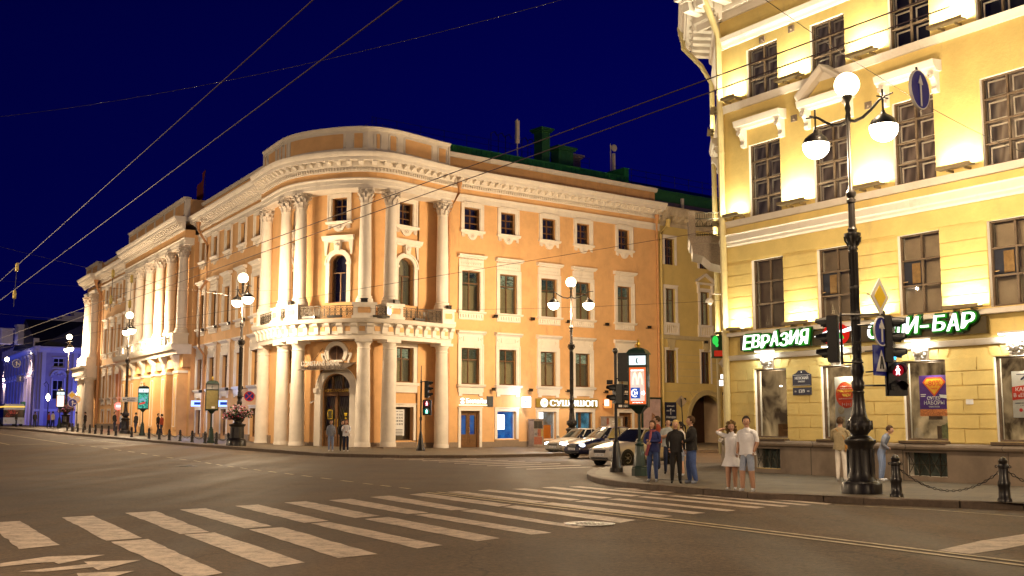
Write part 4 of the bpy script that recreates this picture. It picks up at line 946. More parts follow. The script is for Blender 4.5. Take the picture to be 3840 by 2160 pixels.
for i in range(0,6,2): b.box(gs[i],gs[i+1],0,.14,-.3,1.02)
for a,c in ((1.2,2.4),(7.3,8.72)): b.box(a,c,0,.14,-.3,.28); b.box(a,c,0,.14,.95,1.02)
b.sweep(-.2,26,[(0,1.02),(.2,1.02),(.26,1.06),(.28,1.12),(.26,1.18),(.18,1.22),(0,1.22)]); b.m=FX; b.sweep(0,5,[(0,-.3),(.14,-.3),(.14,1.02),(.26,1.08),(.2,1.22),(0,1.22)])
B(b,'granite_base',GRA,cafe)
# consoles and cornices of the third storey
def console(b,u,z,h=.62):
    b.sweep(u-.09,u+.09,[(0,z),(.3,z),(.3,z-.12),(.2,z-.25),(.12,z-.42),(.16,z-.52),(.12,z-h),(0,z-h)])
    b.ring(u,z-.14,.03,.1,.3,.34,0,2*PI,8)
def hood(fr,a,c,kind):
    b=MB(fr); m=(a+c)/2; w=(c-a)/2+.18
    for sg in (-1,1): console(b,m+sg*(w-.02),12.0)
    pr=[(0,12.0),(.26,12.0),(.3,12.08),(.36,12.1),(.4,12.22),(.42,12.3),(0,12.34)]
    b.sweep(m-w-.16,m+w+.16,pr)
    if kind:
        h=.78
        for sg in (-1,1):
            x0,x1=m+sg*(w+.2),m; L=[]
            for (o,z) in [(.0,0),(.3,0),(.36,.06),(.42,.14),(.42,.2),(0,.24)]: L.append((o,z))
            V=[(x0,o,12.32+z) for o,z in L]+[(x1,o,12.32+h+z) for o,z in L]; k=len(L); b.add(V,[(i,(i+1)%k,k+(i+1)%k,k+i) for i in range(k)]+[tuple(range(k)),tuple(range(k,2*k))])
    B(b,'window_hood',WHT,cafe)
    if kind: b=MB(fr); b.prism([(m-w,12.34),(m+w,12.34),(m,12.34+.72)],0,.1); B(b,'pediment_field',YEL,cafe)
for i,k in ((0,0),(1,1),(2,0),(4,0),(5,1)): hood(FN,nu[i][0],nu[i][1],k)
hood(FX,1.6,3.0,0)
CUN=curtain('reflection_curtain',(.17,.13,.10),(.34,.28,.22),6.,.16); CUD=curtain('dim_reflection_curtain',(.09,.065,.05),(.24,.18,.14),5.,.22)  # brownish colour plus glow put in for reflections in the cafe panes
BLN=pm('reflection_backing',(.38,.31,.22),.8,.18,2.,stain=.4,stcol=(.2,.17,.13))  # backing close behind the glass, its beige painted to pass for reflections
for i,(a,c) in enumerate(nu[:6]):
    frame_glass(cafe,FN,a,c,13.12,14.88,WDG,GLS,ROOM if i==2 or i==3 else CUD,.2,(.36,.70),1,t=.05,inner=True)
    frame_glass(cafe,FN,a,c,8.9,11.43,WDG,GLS,CUD if i<3 else CUN,.2,(.25,.50,.76),1,t=.05,inner=True)
    frame_glass(cafe,FN,a,c,4.97,7.36,WDG,GLS,BLN,.22,(.36,.68),1,t=.05,bd=.12)
    if i in (1,2,3):
        b=MB(FN); m=(a+c)/2; b.box(a+.07,m-.05,-.2,-.17,4.97+.36*2.39+.03,4.97+.68*2.39-.03); B(b,'open_casement',ROOM,cafe)
        b=MB(FN); b.tube([(a+.08,-.1,5.95),(a+.3,-.0,5.95)],.02,4); b.box(a+.36,m-.08,-.165,-.15,5.9,6.5); B(b,'hanging_curtain',pm('brown_curtain',(.16,.09,.03),.9,.3,6.),cafe)
for z0,z1 in ((13.12,14.88),(8.9,11.6),(4.97,7.36),(1.0,3.6)): frame_glass(cafe,FX,1.6,3.0,z0,z1,WDG,GLS,CUD,.28,(.5,),1)
LAMPW=em('pendant_glow',(1,.82,.55),6.); SHI=emn('cafe_interior',(.045,.025,.010),(.40,.25,.11),1.15,1.5,(1,1,.8),.6); 
for i,(a,c) in enumerate(nu[:5]):
    w=frame_glass(cafe,FN,a,c,1.3,3.6,WDG,GLD2,SHI,.2,(),0,t=.05,bd=1.1)
    o=light('POINT','poster_fill_lamp',Vector(FN((a+c)/2+.1,-.24,3.4)),75,(1,.86,.62),.06); o.parent=cafe; o.matrix_parent_inverse=WM[cafe].inverted()  # lamp added between glass and posters to brighten the posters
    b=MB(FN); b.box(a-.06,c+.06,-.2,.26,1.22,1.29); B(b,'sill',WDG,w)
    rq=random.Random(i+4); b=MB(FN)
    for q in range(7): x=rq.uniform(a,c-.25); zz_=rq.choice((1.3,1.3,1.9,2.4)); b.box(x,x+rq.uniform(.08,.4),-1.2,-.95,zz_,zz_+rq.uniform(.08,.5))
    B(b,'shop_fitting',random.choice([WOD,WDG,GRB]),w)
    for q in range(2): b=MB(FN); x,y,z=FN(a+.35+.7*q+rq.uniform(-.1,.1),-.85,3.05+.25*q); b.m=None; b.sph((x,y,z),.06,8,6,sz=.5); B(b,'pendant_lamp',LAMPW,w)
for a,c in ((7.3,8.72),(1.2,2.4)):
    b=MB(FN); n=4
    for k in range(n+1): x=a+(c-a)*k/n; b.box(x-.012,x+.012,-.06,-.03,.28,.95)
    for k in range(n):
        x0=a+(c-a)*k/n; x1=a+(c-a)*(k+1)/n; b.tube([(x0,-.045,.9),(x1,-.045,.33)],.012,4); b.tube([(x1,-.045,.9),(x0,-.045,.33)],.012,4)
    b.box(a,c,-.05,-.03,.6,.62); B(b,'basement_grille',IRB,cafe)
BGL=pm('basement_glass',(.06,.08,.07),.3,.4,3.)
for a,c in ((7.3,8.72),(1.2,2.4)): b=MB(FN); b.box(a,c,-.3,-.28,.25,1.0); B(b,'basement_pane',BGL,cafe)
# lion masks over the ground floor windows
LIO=pm('white_stucco',(.74,.72,.68),.8,.2,14.,.6,20)
for i,(a,c) in enumerate(nu[:5]):
    m=(a+c)/2; b=MB(FN); b.prism([(m-.2,3.6),(m+.2,3.6),(m+.28,4.14),(m-.28,4.14)],0,.12)
    b.sph((m,.22,3.9),.17,10,8,sx=1,sy=.8,sz=1.1); b.sph((m,.34,3.82),.08,8,6,sx=1.1); 
    for sg in (-1,1): b.sph((m+sg*.06,.36,3.9),.035,6,4); b.sph((m+sg*.16,.2,4.04),.05,6,4)
    for k in range(12): t=2*PI*k/12; b.sph((m+.2*math.cos(t),.18,3.88+.22*math.sin(t)),.055,6,4)
    b.sph((m,.40,3.86),.04,6,4); B(b,'lion_mask',LIO,cafe,smooth=60)
# uplights
LBX=pm('lamp_housing',(.20,.15,.08),.5,.2,6.)
def uplight(fr,u0,u1,z,e=70,bk=True):
    m=(u0+u1)/2; w=(u1-u0)
    b=MB(fr); b.box(u0,u1,.20,.44,z,z+.035); b.box(u0,u1,.42,.44,z+.035,z+.1); b.box(u0,u1,.20,.215,z+.035,z+.07); b.box(m-.3,m-.26,0,.3,z-.07,z); b.box(m+.26,m+.3,0,.3,z-.07,z)
    B(b,'uplight',LBX,cafe)
    p=Vector(fr(m,.31,z+.06)); o=light('AREA','uplight_tube',p,e*w,(1,.90,.62),size=(w*.95,.1))
    d=Vector(fr(m,.18,z+1.0))-p; aim(o,d); 
    q=o.rotation_euler.to_matrix(); x=q@Vector((1,0,0)); ud=Vector(fr(m+1,.31,z))-Vector(fr(m,.31,z))
    # turn the strip so its long side follows the wall
    zax=-d.normalized(); xax=(ud-ud.dot(zax)*zax).normalized(); yax=zax.cross(xax); o.rotation_euler=Matrix((xax,yax,zax)).transposed().to_euler()
    o.parent=cafe; o.matrix_parent_inverse=WM[cafe].inverted()
for k,(a,c) in enumerate(piers[:6]):
    m=(a+c)/2; w=min(1.15,c-a-.2) if k else .75; s=(m+.05) if k else .65
    for z,e in ((13.2,120),(8.98,125),(4.98,105)): uplight(FN,s-w/2+random.uniform(-.05,.05),s+w/2+random.uniform(-.05,.05),z,e*random.uniform(.6,1.35))
for z in (13.2,8.98,4.98): uplight(FX,.3,1.3,z,60); uplight(FX,3.4,4.4,z,60)
for i,(a,c) in enumerate(nu[:5]):
    m=(a+c)/2; b=MB(FN); b.box(m-.42,m+.42,.2,.3,4.2,4.25); B(b,'lamp_bracket',WH2,cafe); b=MB(FN); b.box(m-.4,m+.4,.2,.3,4.165,4.198); B(b,'strip_lamp',em('tube%d'%i,(.95,1,.95),4),cafe)
    o=light('AREA','strip_tube',Vector(FN(m,.36,4.15)),34,(.9,1,.92),size=(.7,.08)); aim(o,Vector(FN(m,.12,3.5))-Vector(FN(m,.36,4.15))); o.parent=cafe; o.matrix_parent_inverse=WM[cafe].inverted()
pipe(cafe,[P(FN,.05,1.35,18.2),P(FN,.05,1.25,17.6),P(FN,-.02,.55,16.5),P(FN,.02,.2,15.7),P(FN,.02,.17,.6)],.12,PIY)
pipe(cafe,[P(FX,4.8,1.35,17.9),P(FX,4.8,1.3,17.0),P(FX,4.7,.6,16.2),P(FX,4.6,.2,15.4),P(FX,4.6,.15,.6)],.1,PIY)
b=MB(FX)   # white downpipe of the chamfer, seen as a pale strip
b.sweep(.35,.55,[(0,1.3),(.1,1.3),(.1,4.0),(0,4.0)]); B(b,'pilaster_strip',NWH,cafe)
# corner balcony
b=MB(FX); b.sweep(1.2,3.6,[(0,8.35),(1.25,8.35),(1.3,8.5),(1.3,8.62),(0,8.62)]); b.sweep(1.35,3.45,[(0,7.5),(.5,7.62),(.8,7.9),(1.15,8.0),(1.2,8.35),(0,8.35)]); b.box(1.2,1.45,1.05,1.3,8.62,9.55); b.box(3.35,3.6,1.05,1.3,8.62,9.55)
bal=B(b,'balcony',GRB,cafe)
b=MB(FX)
for z in (8.68,9.0,9.28,9.5): b.tube([(1.45,1.2,z),(3.35,1.2,z)],.02,4); b.tube([(1.3,0,z),(1.3,1.1,z)],.02,4)
for k in range(13): x=.05+1.0*k/12; b.tube([(1.3,x,8.62),(1.3,x,8.74)],.01,4); b.tube([(1.3,x,9.0),(1.3,x,9.12)],.012,4); b.tube([(1.3,x,9.28),(1.3,x,9.5)],.012,4)
for k in range(13): x=1.5+1.8*k/12; b.tube([(x,1.2,8.62),(x,1.2,9.5)],.012,4)
for k in range(3):
    c=.2+.35*k; b.tube([(1.3,c-.17+.34*j/6,8.98+.28*math.sin(PI*j/6)) for j in range(7)],.012,4)
B(b,'railing',IRB,bal)
# corner dome camera
b=MB(FX); b.tube([(.5,0,6.35),(.5,.5,6.4),(.5,.62,6.3)],.03,5); x,y,z=FX(.5,.62,6.1); b.m=None; b.sph((x,y,z),.16,10,6,lo=0); b.sph((x,y,z),.1,10,6,hi=0); B(b,'security_camera',WH2,cafe)
# roof slab of the cafe building
b=MB(FN); b.sweep(-1,26,[(.5,18.0),(-6,20),(-14,18),(-14,17.6),(.5,17.6)]); B(b,'roof',GRD,cafe)
# anchors
for u,z in ((2.0,15.02),(3.35,15.0),(3.35,11.9),(6.4,11.6)):
    b=MB(FN); b.box(u-.12,u+.12,0,.05,z-.1,z+.12); b.disc(u+.02,z-.02,.04,.05,.12,8); B(b,'wire_anchor',GRB,cafe)
# ---------------- cafe sign
WHS=em('white_letter_glow',(1,1,.97),2.2); GRS=em('green_neon_glow',(.05,.6,.02),.5); DGS=pm('dark_green_board',(.008,.05,.012),.4,.2,4.); BRS=pm('brown_fascia',(.05,.035,.012),.5,.3,3.)
sg=thing('cafe_sign','long cafe sign of white glowing letters ЕВРАЗИЯ СУШИ-БАР edged in green','sign',tuple(P(FN,5.4,.2,4.2)))
b=MB(FN); b.box(.75,10.2,.12,.2,4.26,4.72); B(b,'fascia',BRS,sg)
import bisect
def neon(txt,u0,u1,z,h,sl):
    n=len(txt); w=(u1-u0)/n
    lt=MB(FN); rim=MB(FN); bk=MB(FN)
    for i,ch in enumerate(txt):
        u=u0+w*(i+.5); zz=z+sl*(i+.5)/n+(.03 if i%2 else -.01)
        if ch=='-': lt.box(u-w*.3,u+w*.3,.34,.37,zz+h*.4,zz+h*.54)
        else:
            hh=h*(1.0 if i%3 else 1.1); lt.text(ch,u,zz,hh,.34,.37,w*.82,shear=.16,bold=.012)
            for q,mb_,o_ in ((.035,rim,.29),(.07,bk,.22)):
                mb_.text(ch,u+.0-.0,zz-q,hh+2*q,o_,o_+.04,w*.82+2*q,shear=.16,off=.10 if mb_ is bk else .06)
        if ch=='-': rim.box(u-w*.38,u+w*.38,.29,.33,zz+h*.34,zz+h*.6); bk.box(u-w*.46,u+w*.46,.22,.26,zz+h*.28,zz+h*.66)
    B(lt,'lettering',WHS,sg); B(rim,'letter_rim',GRS,sg); B(bk,'backing',DGS,sg)
neon('ЕВРАЗИЯ',1.0,3.95,4.28,.44,.05); neon('СУШИ-БАР',6.25,9.95,4.33,.44,.06)
b=MB(FN); b.disc(5.0,4.55,.5,.2,.3,24,.72); B(b,'emblem',em('emblem_red',(.75,.02,.01),.9),sg)
b=MB(FN); b.prism([(4.2,4.52),(4.9,4.72),(5.3,4.66),(5.75,4.76),(5.9,4.66),(5.4,4.58),(4.9,4.62),(4.5,4.46)],.33,.36); b.prism([(4.7,4.34),(5.3,4.30),(5.34,4.38),(4.74,4.42)],.33,.36); B(b,'emblem_wave',WHS,sg)
b=MB(FN); b.prism([(4.7,4.44),(5.38,4.40),(5.3,4.56),(4.95,4.60)],.315,.33); B(b,'emblem_leaf',em('emblem_green',(.02,.6,.06),1.3),sg)
sg2=thing('side_sign','small green and red glowing sign with white characters on the corner face under the balcony','sign',tuple(P(FX,.8,.2,3.6)))
b=MB(FX); b.box(.5,.9,.1,.6,4.1,4.9); B(b,'box',DGS,sg2); b=MB(FX); b.sph((.5,.45,4.72),.11,8,6,sz=1.5); b.sph((.5,.4,4.55),.07,6,5); B(b,'tree_emblem',em('tree_green',(.05,.8,.1),.9),sg2)
b=MB(FX); b.box(.4,.5,.2,.5,4.15,4.35); B(b,'red_panel',em('panel_red',(.8,.05,.02),.5),sg2); b=MB(FX); b.box(.35,.45,.15,.3,3.35,3.5); b.box(.35,.45,.1,.35,3.1,3.3); B(b,'characters',WHS,sg2)
# street plates
sp=thing('street_name_plate','dark blue street name plates НЕВСКИЙ ПРОСПЕКТ 13/9 on the yellow wall','sign',tuple(P(FN,3.36,.05,2.6)))
b=MB(FN); b.prism([(2.98,3.0),(3.76,3.0),(3.76,3.36),(3.6,3.42),(3.5,3.5),(3.24,3.5),(3.14,3.42),(2.98,3.36)],.04,.07); b.box(2.98,3.76,.04,.07,2.7,2.94); B(b,'plate',NVY,sp)
b=MB(FN); b.text('НЕВСКИЙ',3.37,3.2,.12,.07,.078,.56); b.text('ПРОСПЕКТ',3.37,3.11,.05,.07,.078,.3); b.text('13/9',3.37,2.76,.12,.07,.078,.24); b.text('15',3.1,2.79,.05,.07,.078,.06); b.text('11/2',3.64,2.79,.05,.07,.078,.09); b.disc(3.37,3.44,.025,.07,.078,8)
b.box(3.0,3.74,.07,.074,3.01,3.02); b.box(3.0,3.74,.07,.074,3.34,3.35); B(b,'lettering',WHM,sp)
# window posters
def lettered(b,rows,u,o):
    for t,z,h,w in rows: b.text(t,u,z,h,o,o+.006,w)
p1=thing('roll_up_banner','white banner with red circle СЧАСТЛИВЫЕ ЧАСЫ 1+1=1 inside the cafe window','poster',tuple(P(FN,4.82,-.4,1.35)))
b=MB(FN); b.box(4.36,5.3,-.36,-.35,1.35,3.25); B(b,'sheet',pm('banner_white',(.62,.60,.56),.5,.1,3.),p1); b=MB(FN); b.disc(4.82,2.68,.42,-.345,-.34,24); B(b,'disc',pm('banner_red',(.75,.08,.02),.5),p1)
b=MB(FN); lettered(b,[('СЧАСТЛИВЫЕ',2.76,.085,.74),('ЧАСЫ',2.63,.09,.32)],4.83,-.338); B(b,'headline',pm('banner_yellow',(.95,.75,.1),.5),p1)
b=MB(FN); lettered(b,[('в будние дни',2.92,.05,.42),('с 15.00 до 18.00',2.85,.04,.44),('закажите одно блюдо и получите второе',2.54,.03,.6),('1+1=1',2.33,.1,.34)],4.82,-.338); B(b,'small_print',WHM,p1)
b=MB(FN); b.disc(4.6,2.2,.13,-.345,-.335,12); b.box(4.55,4.75,-.345,-.335,1.5,2.0); b.prism([(4.8,3.1),(5.2,2.9),(5.25,3.0),(4.95,3.2)],-.345,-.338); B(b,'food_picture',pm('sushi_mix',(.55,.45,.30),.6,.4,30.),p1)
PUR=pm('poster_purple',(.085,.03,.22),.5,.15,4.)
p2=thing('discount_poster','purple window poster with red and yellow diamond -80% СУПЕР НАБОРЫ','poster',tuple(P(FN,8.1,-.3,1.9)))
b=MB(FN); b.box(7.58,8.56,-.3,-.29,2.0,3.18); B(b,'sheet',PUR,p2); b=MB(FN); b.prism([(7.7,2.98),(7.84,3.12),(8.34,3.12),(8.48,2.98),(8.09,2.56)],-.288,-.28); B(b,'diamond',pm('diamond_red',(.75,.10,.02),.5),p2)
b=MB(FN); b.prism([(7.76,2.97),(7.86,3.08),(8.32,3.08),(8.42,2.97),(8.09,2.62)],-.279,-.276); B(b,'diamond_field',pm('diamond_yellow',(.85,.45,.03),.5),p2); b=MB(FN); lettered(b,[('-80%',2.86,.17,.5)],8.08,-.275); lettered(b,[('СКИДКИ',2.77,.05,.22)],8.09,-.275); B(b,'number',pm('number_red',(.7,.07,.02),.5),p2)
b=MB(FN); lettered(b,[('СУПЕР',2.47,.10,.46),('НАБОРЫ',2.33,.12,.68),('СУШИ И РОЛЛЫ',2.25,.045,.36)],8.07,-.288); b.box(7.62,7.8,-.288,-.284,2.62,2.64); b.box(7.62,7.78,-.288,-.284,2.57,2.59); b.prism([(8.25,2.62),(8.5,2.6),(8.52,2.5),(8.3,2.53)],-.288,-.284); B(b,'headline',WHM,p2)
b=MB(FN); b.box(7.58,8.56,-.29,-.283,2.0,2.2); 
for k in range(7): b.disc(7.65+.13*k,2.08,.05,-.283,-.275,8)
B(b,'food_picture',pm('salmon_mix',(.75,.25,.08),.6,.5,24.),p2)
p3=thing('job_poster','white and red window poster КАРЬЕРА В ЕВРАЗИИ cut off by the right edge','poster',tuple(P(FN,11,-.3,1.9)))
b=MB(FN); b.box(10.55,11.6,-.3,-.29,1.95,3.2); B(b,'sheet',pm('banner_white2',(.60,.58,.55),.5,.1,3.),p3); b=MB(FN); b.prism([(10.55,2.42),(11.6,2.52),(11.6,2.88),(10.55,2.78)],-.288,-.28); B(b,'red_band',pm('band_red',(.6,.05,.02),.5),p3)
b=MB(FN); b.text('КАРЬЕРА',10.66,2.66,.1,-.278,-.272,.75,center=False); b.text('В «ЕВРАЗИИ»',10.6,2.5,.11,-.278,-.272,.92,center=False); B(b,'headline',WHM,p3)
b=MB(FN); lettered(b,[('АДМИНИСТРАТОРА, ОФИЦИАНТА,',2.32,.035,.9),('БАРМЕНА, МОЙЩИКА',2.26,.035,.6)],11.07,-.288); b.text('930-',10.88,2.1,.1,-.288,-.282,.26,center=False); b.box(10.7,11.5,-.288,-.284,3.1,3.12); b.prism([(10.8,2.98),(10.84,2.95),(11.05,3.08),(11.0,3.12)],-.288,-.28); B(b,'small_print',NVY,p3)
b=MB(FN); b.disc(10.78,2.15,.05,-.288,-.28,12); B(b,'phone_icon',SKR,p3); b=MB(FN); b.disc(11.2,3.02,.17,-.288,-.28,16); B(b,'magnifier',GRB,p3)
b=MB(FN); b.box(9.35,9.57,.032,.05,2.32,2.46); B(b,'notice',WHM,label='small white paper notice stuck on the yellow pier near the right edge',cat='notice'); 
# furniture glimpsed in the shop windows
b=MB(FN); b.box(7.95,8.6,-.95,-.75,1.3,1.75); b.sph((8.3,-.85,1.75),.32,10,6,sy=.3,sz=.35); B(b,'sofa',pm('sofa_green',(.16,.18,.09),.9,.4,12.),label='patterned pale green sofa back inside the window under the purple poster',cat='sofa')
# ============================================================ ochre neighbour behind
nb=thing('ochre_building','ochre yellow building with a vaulted gateway next to the orange palace','building',tuple(P(FR,18.5,0,0)))
no=[(19.08,20.2),(22.98,24.06),(27.2,28.3),(31.2,32.3)]
b=MB(FR); opening_wall(b,18.45,58,-.3,17.4,[(a,c,z0,z1) for a,c in no for z0,z1 in ((13.9,15.95),(9.42,12.04),(4.78,7.28))]+[(21.6,25.6,0,3.9,'x')],.3)
# flat segmental head of the gateway
B(b,'wall',YE2,nb)
b=MB(FR); b.ring(23.6,1.9,2.0,2.3,0,.1,0,PI,20); b.ring(23.6,1.9,2.25,2.38,0,.15,0,PI,20); B(b,'gateway_surround',pm('pale_arch',(.42,.34,.17),.8,.1,2.),nb)
b=MB(FR); b.box(21.5,25.7,-2.3,-2.2,-.3,4.5); B(b,'gate',pm('gate_dark',(.03,.012,.008),.5,.3,4.),nb); b=MB(FR); b.box(25.6,25.7,-6.1,-.3,-.3,4.3); b.box(21.5,21.6,-6.1,-.3,-.3,4.3); b.box(21.5,25.7,-6.1,-.3,3.9,4.0); B(b,'passage',pm('passage_plaster',(.45,.33,.22),.85,.1,2.),nb)
b=MB(FR)
b.sweep(18.6,58,[(0,16.9),(.1,16.9),(.1,17.2),(.3,17.3),(.3,17.62),(0,17.62)]); b.sweep(18.6,58,[(0,17.62),(.8,17.62),(.84,17.8),(.95,18.0),(1.0,18.25),(0,18.3)])
for k in range(46): q=18.9+.82*k; b.sweep(q-.16,q+.16,[(.3,17.32),(.4,17.3),(.7,17.45),(.76,17.62),(.3,17.62)])
B(b,'cornice',pm('weathered_cornice',(.45,.38,.28),.85,.25,1.5,.3,18,stain=.8,stcol=(.18,.15,.11)),nb)
b=MB(FR); b.sweep(18.5,58,[(0,8.1),(.1,8.1),(.16,8.2),(.16,8.42),(0,8.45)]); b.sweep(18.5,58,[(0,4.1),(.04,4.1),(.04,4.14),(0,4.14)])
for k in range(5): 
    for a,c in ((18.5,18.9),(20.35,22.8),(24.25,27.0)): b.sweep(a,c,[(0,4.75+.55*k),(.03,4.75+.55*k),(.03,4.79+.55*k),(0,4.79+.55*k)])
for a,c in no:
    m=(a+c)/2; b.prism([(m-.25,7.32),(m+.25,7.32),(m+.4,8.1),(m-.4,8.1)],0,.14)
for k in range(-4,5):
    a=PI/2-k*.24; 
    b.tube([(23.6+2.45*math.cos(a),.02,1.9+2.45*math.sin(a)),(23.6+2.95*math.cos(a),.02,1.9+min(2.2/max(.3,math.sin(a)),2.9)*math.sin(a))],.02,4)
B(b,'band',pm('pale_band',(.46,.38,.22),.8,.1,2.),nb)
for i,(a,c) in enumerate(no):
    frame_glass(nb,FR,a,c,13.9,15.95,WOD,GLS,ROOM,.3,(.35,.68),1,surround=plain_surround(FR,a,c,13.9,15.95,.2,.08))
    s=plain_surround(FR,a,c,9.42,12.04,.22,.09)
    s.box(a-.3,c+.3,0,.14,8.45,8.6); s.box(a-.3,c+.3,0,.16,9.22,9.4); s.box(a-.3,a-.1,0,.14,8.6,9.22); s.box(c+.1,c+.3,0,.14,8.6,9.22)
    for k in range(6): q=a+.05+(c-a-.1)*k/5; s.tube([(q,.07,8.6),(q,.07,8.75),(q,.07,9.22)],.05,6)
    if i%2:
        m=(a+c)/2; s.sweep(m-.95,m+.95,[(0,12.6),(.2,12.6),(.3,12.75),(0,12.8)])
        for sg_ in (-1,1):
            V=[(m+sg_*1.0,o,12.8+z) for o,z in ((0,0),(.3,0),(.3,.16),(0,.16))]+[(m,o,13.35+z) for o,z in ((0,0),(.3,0),(.3,.16),(0,.16))]; s.add(V,[(0,1,5,4),(1,2,6,5),(2,3,7,6),(3,0,4,7)])
            s.box(min(m+sg_*.72,m+sg_*.86),max(m+sg_*.72,m+sg_*.86),0,.2,11.9,12.6)
    frame_glass(nb,FR,a,c,9.42,12.04,WOD,GLS,CUG,.3,(.66,),1,surround=s)
    frame_glass(nb,FR,a,c,4.78,7.28,WOD,GLS,CUR,.3,(.62,),1,surround=plain_surround(FR,a,c,4.78,7.28,.14,.05))
pipe(nb,[P(FR,18.9,.7,17.3),P(FR,18.85,.5,16.9),P(FR,18.6,.14,16.2),P(FR,18.6,.14,.4)],.1,YE2)
for u,z in ((23.2,8.0),(24.9,4.0),(20.6,3.5)): floodlight(nb,FR,u,z,0,.8)
b=MB(FR); b.sweep(18.5,58,[(-1.8,18.2),(-1.8,18.7),(-2,18.75),(-2,20.1),(-2.2,20.1),(-2.2,18.2)]); B(b,'attic',RGR,nb); b=MB(FR); b.sweep(18.5,58,[(-1.9,20.1),(-6,21.6),(-8,22.4),(-14,20),(-14,18),(-2.2,18)]); b.box(18.5,58,-2.0,-1.85,20.1,20.3); B(b,'roof',GRD,nb)
b=MB(FR)
for k in range(24): q=18.8+1.7*k; b.tube([(q,-5,21.2),(q,-5,22.6)],.025,4)
for z in (22.0,22.5): b.tube([(18.6,-5,z),(58,-5,z)],.018,4)
B(b,'roof_railing',IRN,nb)
b=MB(FR); b.lathe([(.05,0),(.06,1.2),(.3,1.5),(.3,1.6)],8,*P(FR,23,-1.6,18.4)[:]) if False else b.tube([(23,-1.7,18.2),(23,-1.7,19.8)],.1,6,.16); B(b,'downpipe_head',WH2,nb)
# ============================================================ blue palace beyond the bridge
PC=atd(148,1302,170); PC=Vector((PC.x,PC.y))
pal=thing('blue_lit_palace','distant baroque palace bathed in blue light with stepped chimneys at left','building',(PC.x,PC.y,0))
FBR=Fr(PC.x,PC.y,DR.x,DR.y,1); FBL=Fr(PC.x,PC.y,DL.x,DL.y,-1)
b=MB(FBR); bo=[(2.2+3.9*i,3.8+3.9*i) for i in range(5)]
opening_wall(b,0,24,-1,13.0,[(a,c,z0,z1) for a,c in bo for z0,z1 in ((10.2,11.6),(5.2,8.2))],.4)
b.m=FBL; bl=[(2.5+4*i,4.1+4*i) for i in range(10)]; opening_wall(b,0,42,-1,13.0,[(a,c,z0,z1) for a,c in bl for z0,z1 in ((10.2,11.6),(5.2,8.2))],.4)
for i in range(11): b.box(.2+4*i,1.4+4*i,0,.35,-1,12.4)
B(b,'wall',BLU,pal)
b=MB(FBR); b.sweep(-.8,24,[(0,12.4),(.3,12.4),(.4,12.8),(.8,13.1),(.8,13.3),(0,13.4)]); b.sweep(-.4,24,[(0,3.4),(.2,3.4),(.25,3.7),(0,3.75)]); b.ring(11.5,12.3,4.0,4.6,0,.6,R(25),R(155),14); b.ring(11.5,12.3,3.4,3.7,0,.3,R(25),R(155),14)
for a,c in bo:
    m=(a+c)/2; b.ring(m,8.5,1.05,1.3,0,.3,R(10),R(170),10); b.box(a-.25,a,0,.15,5.0,8.5); b.box(c,c+.25,0,.15,5.0,8.5); b.sph((m,.2,9.5),.35,8,5,sy=.6); b.box(a-.2,c+.2,0,.2,9.95,10.1); b.box(a-.2,c+.2,0,.15,11.6,11.75)
    for k in range(5): b.sph((m-.8+.4*k,.15,9.0+.15*math.sin(k*2)),.14,6,4)
for x in (.4,5.1): b.box(x,x+.6,0,.3,-1,12.4)
b.m=FBL; b.sweep(-.8,42,[(0,12.4),(.3,12.4),(.4,12.8),(.8,13.1),(.8,13.3),(0,13.4)])
for i in range(11):
    b.box(.0+4*i,1.6+4*i,.35,.5,12.0,12.4); b.box(.6+4*i,.9+4*i,0,.8,13.3,14.6)
for a,c in bl: m=(a+c)/2; b.ring(m,8.5,1.0,1.25,0,.35,R(10),R(170),10); b.sph((m,.3,8.9),.3,6,4)
B(b,'trim',BLW,pal)
for fr,L in ((FBR,bo),(FBL,bl[:6])):
    for a,c in L:
        for z0,z1 in ((10.2,11.6),(5.2,8.2)): frame_glass(pal,fr,a,c,z0,z1,BLW,GLS,ROOM,.35,(.5,),1,t=.1)
b=MB(FBR); b.sweep(-.5,24,[(.5,13.3),(-7,18),(-14,13.3)]); b.m=FBL; b.sweep(0,42,[(.3,13.3),(-7,17.4),(-14,13.3)]); B(b,'roof',pm('dark_roof_sheet',(.012,.012,.02),.6),pal)
b=MB(FBR)
for i,(u,z) in enumerate(((8,19.4),(6.2,18.7),(4.6,18.1),(1.5,17.4),(-.5,16.9),(-3,16.2),(-6,15.6))): b.box(u-.9,u+.9,-9.5,-7.5,14,z); b.box(u-1.05,u+1.05,-9.6,-7.4,z,z+.25)
B(b,'chimney',BLW,pal)
b=MB(FBL); b.box(12,14,.0,.6,3.2,5.0); B(b,'notice_board',GRD,pal)
far=thing('far_house','dark distant house with a pale gable at the left edge beyond the blue palace','building',tuple(P(FBL,44,0,0)))
b=MB(FBL); b.box(43,70,-20,.2,-1,14.5); b.prism([(43,14.5),(52,14.5),(47,19)],-1,.3); B(b,'wall',BLU,far); b=MB(FBL); b.sweep(43,70,[(.3,14.5),(-8,19),(-16,14.5)]); B(b,'roof',GRD,far)
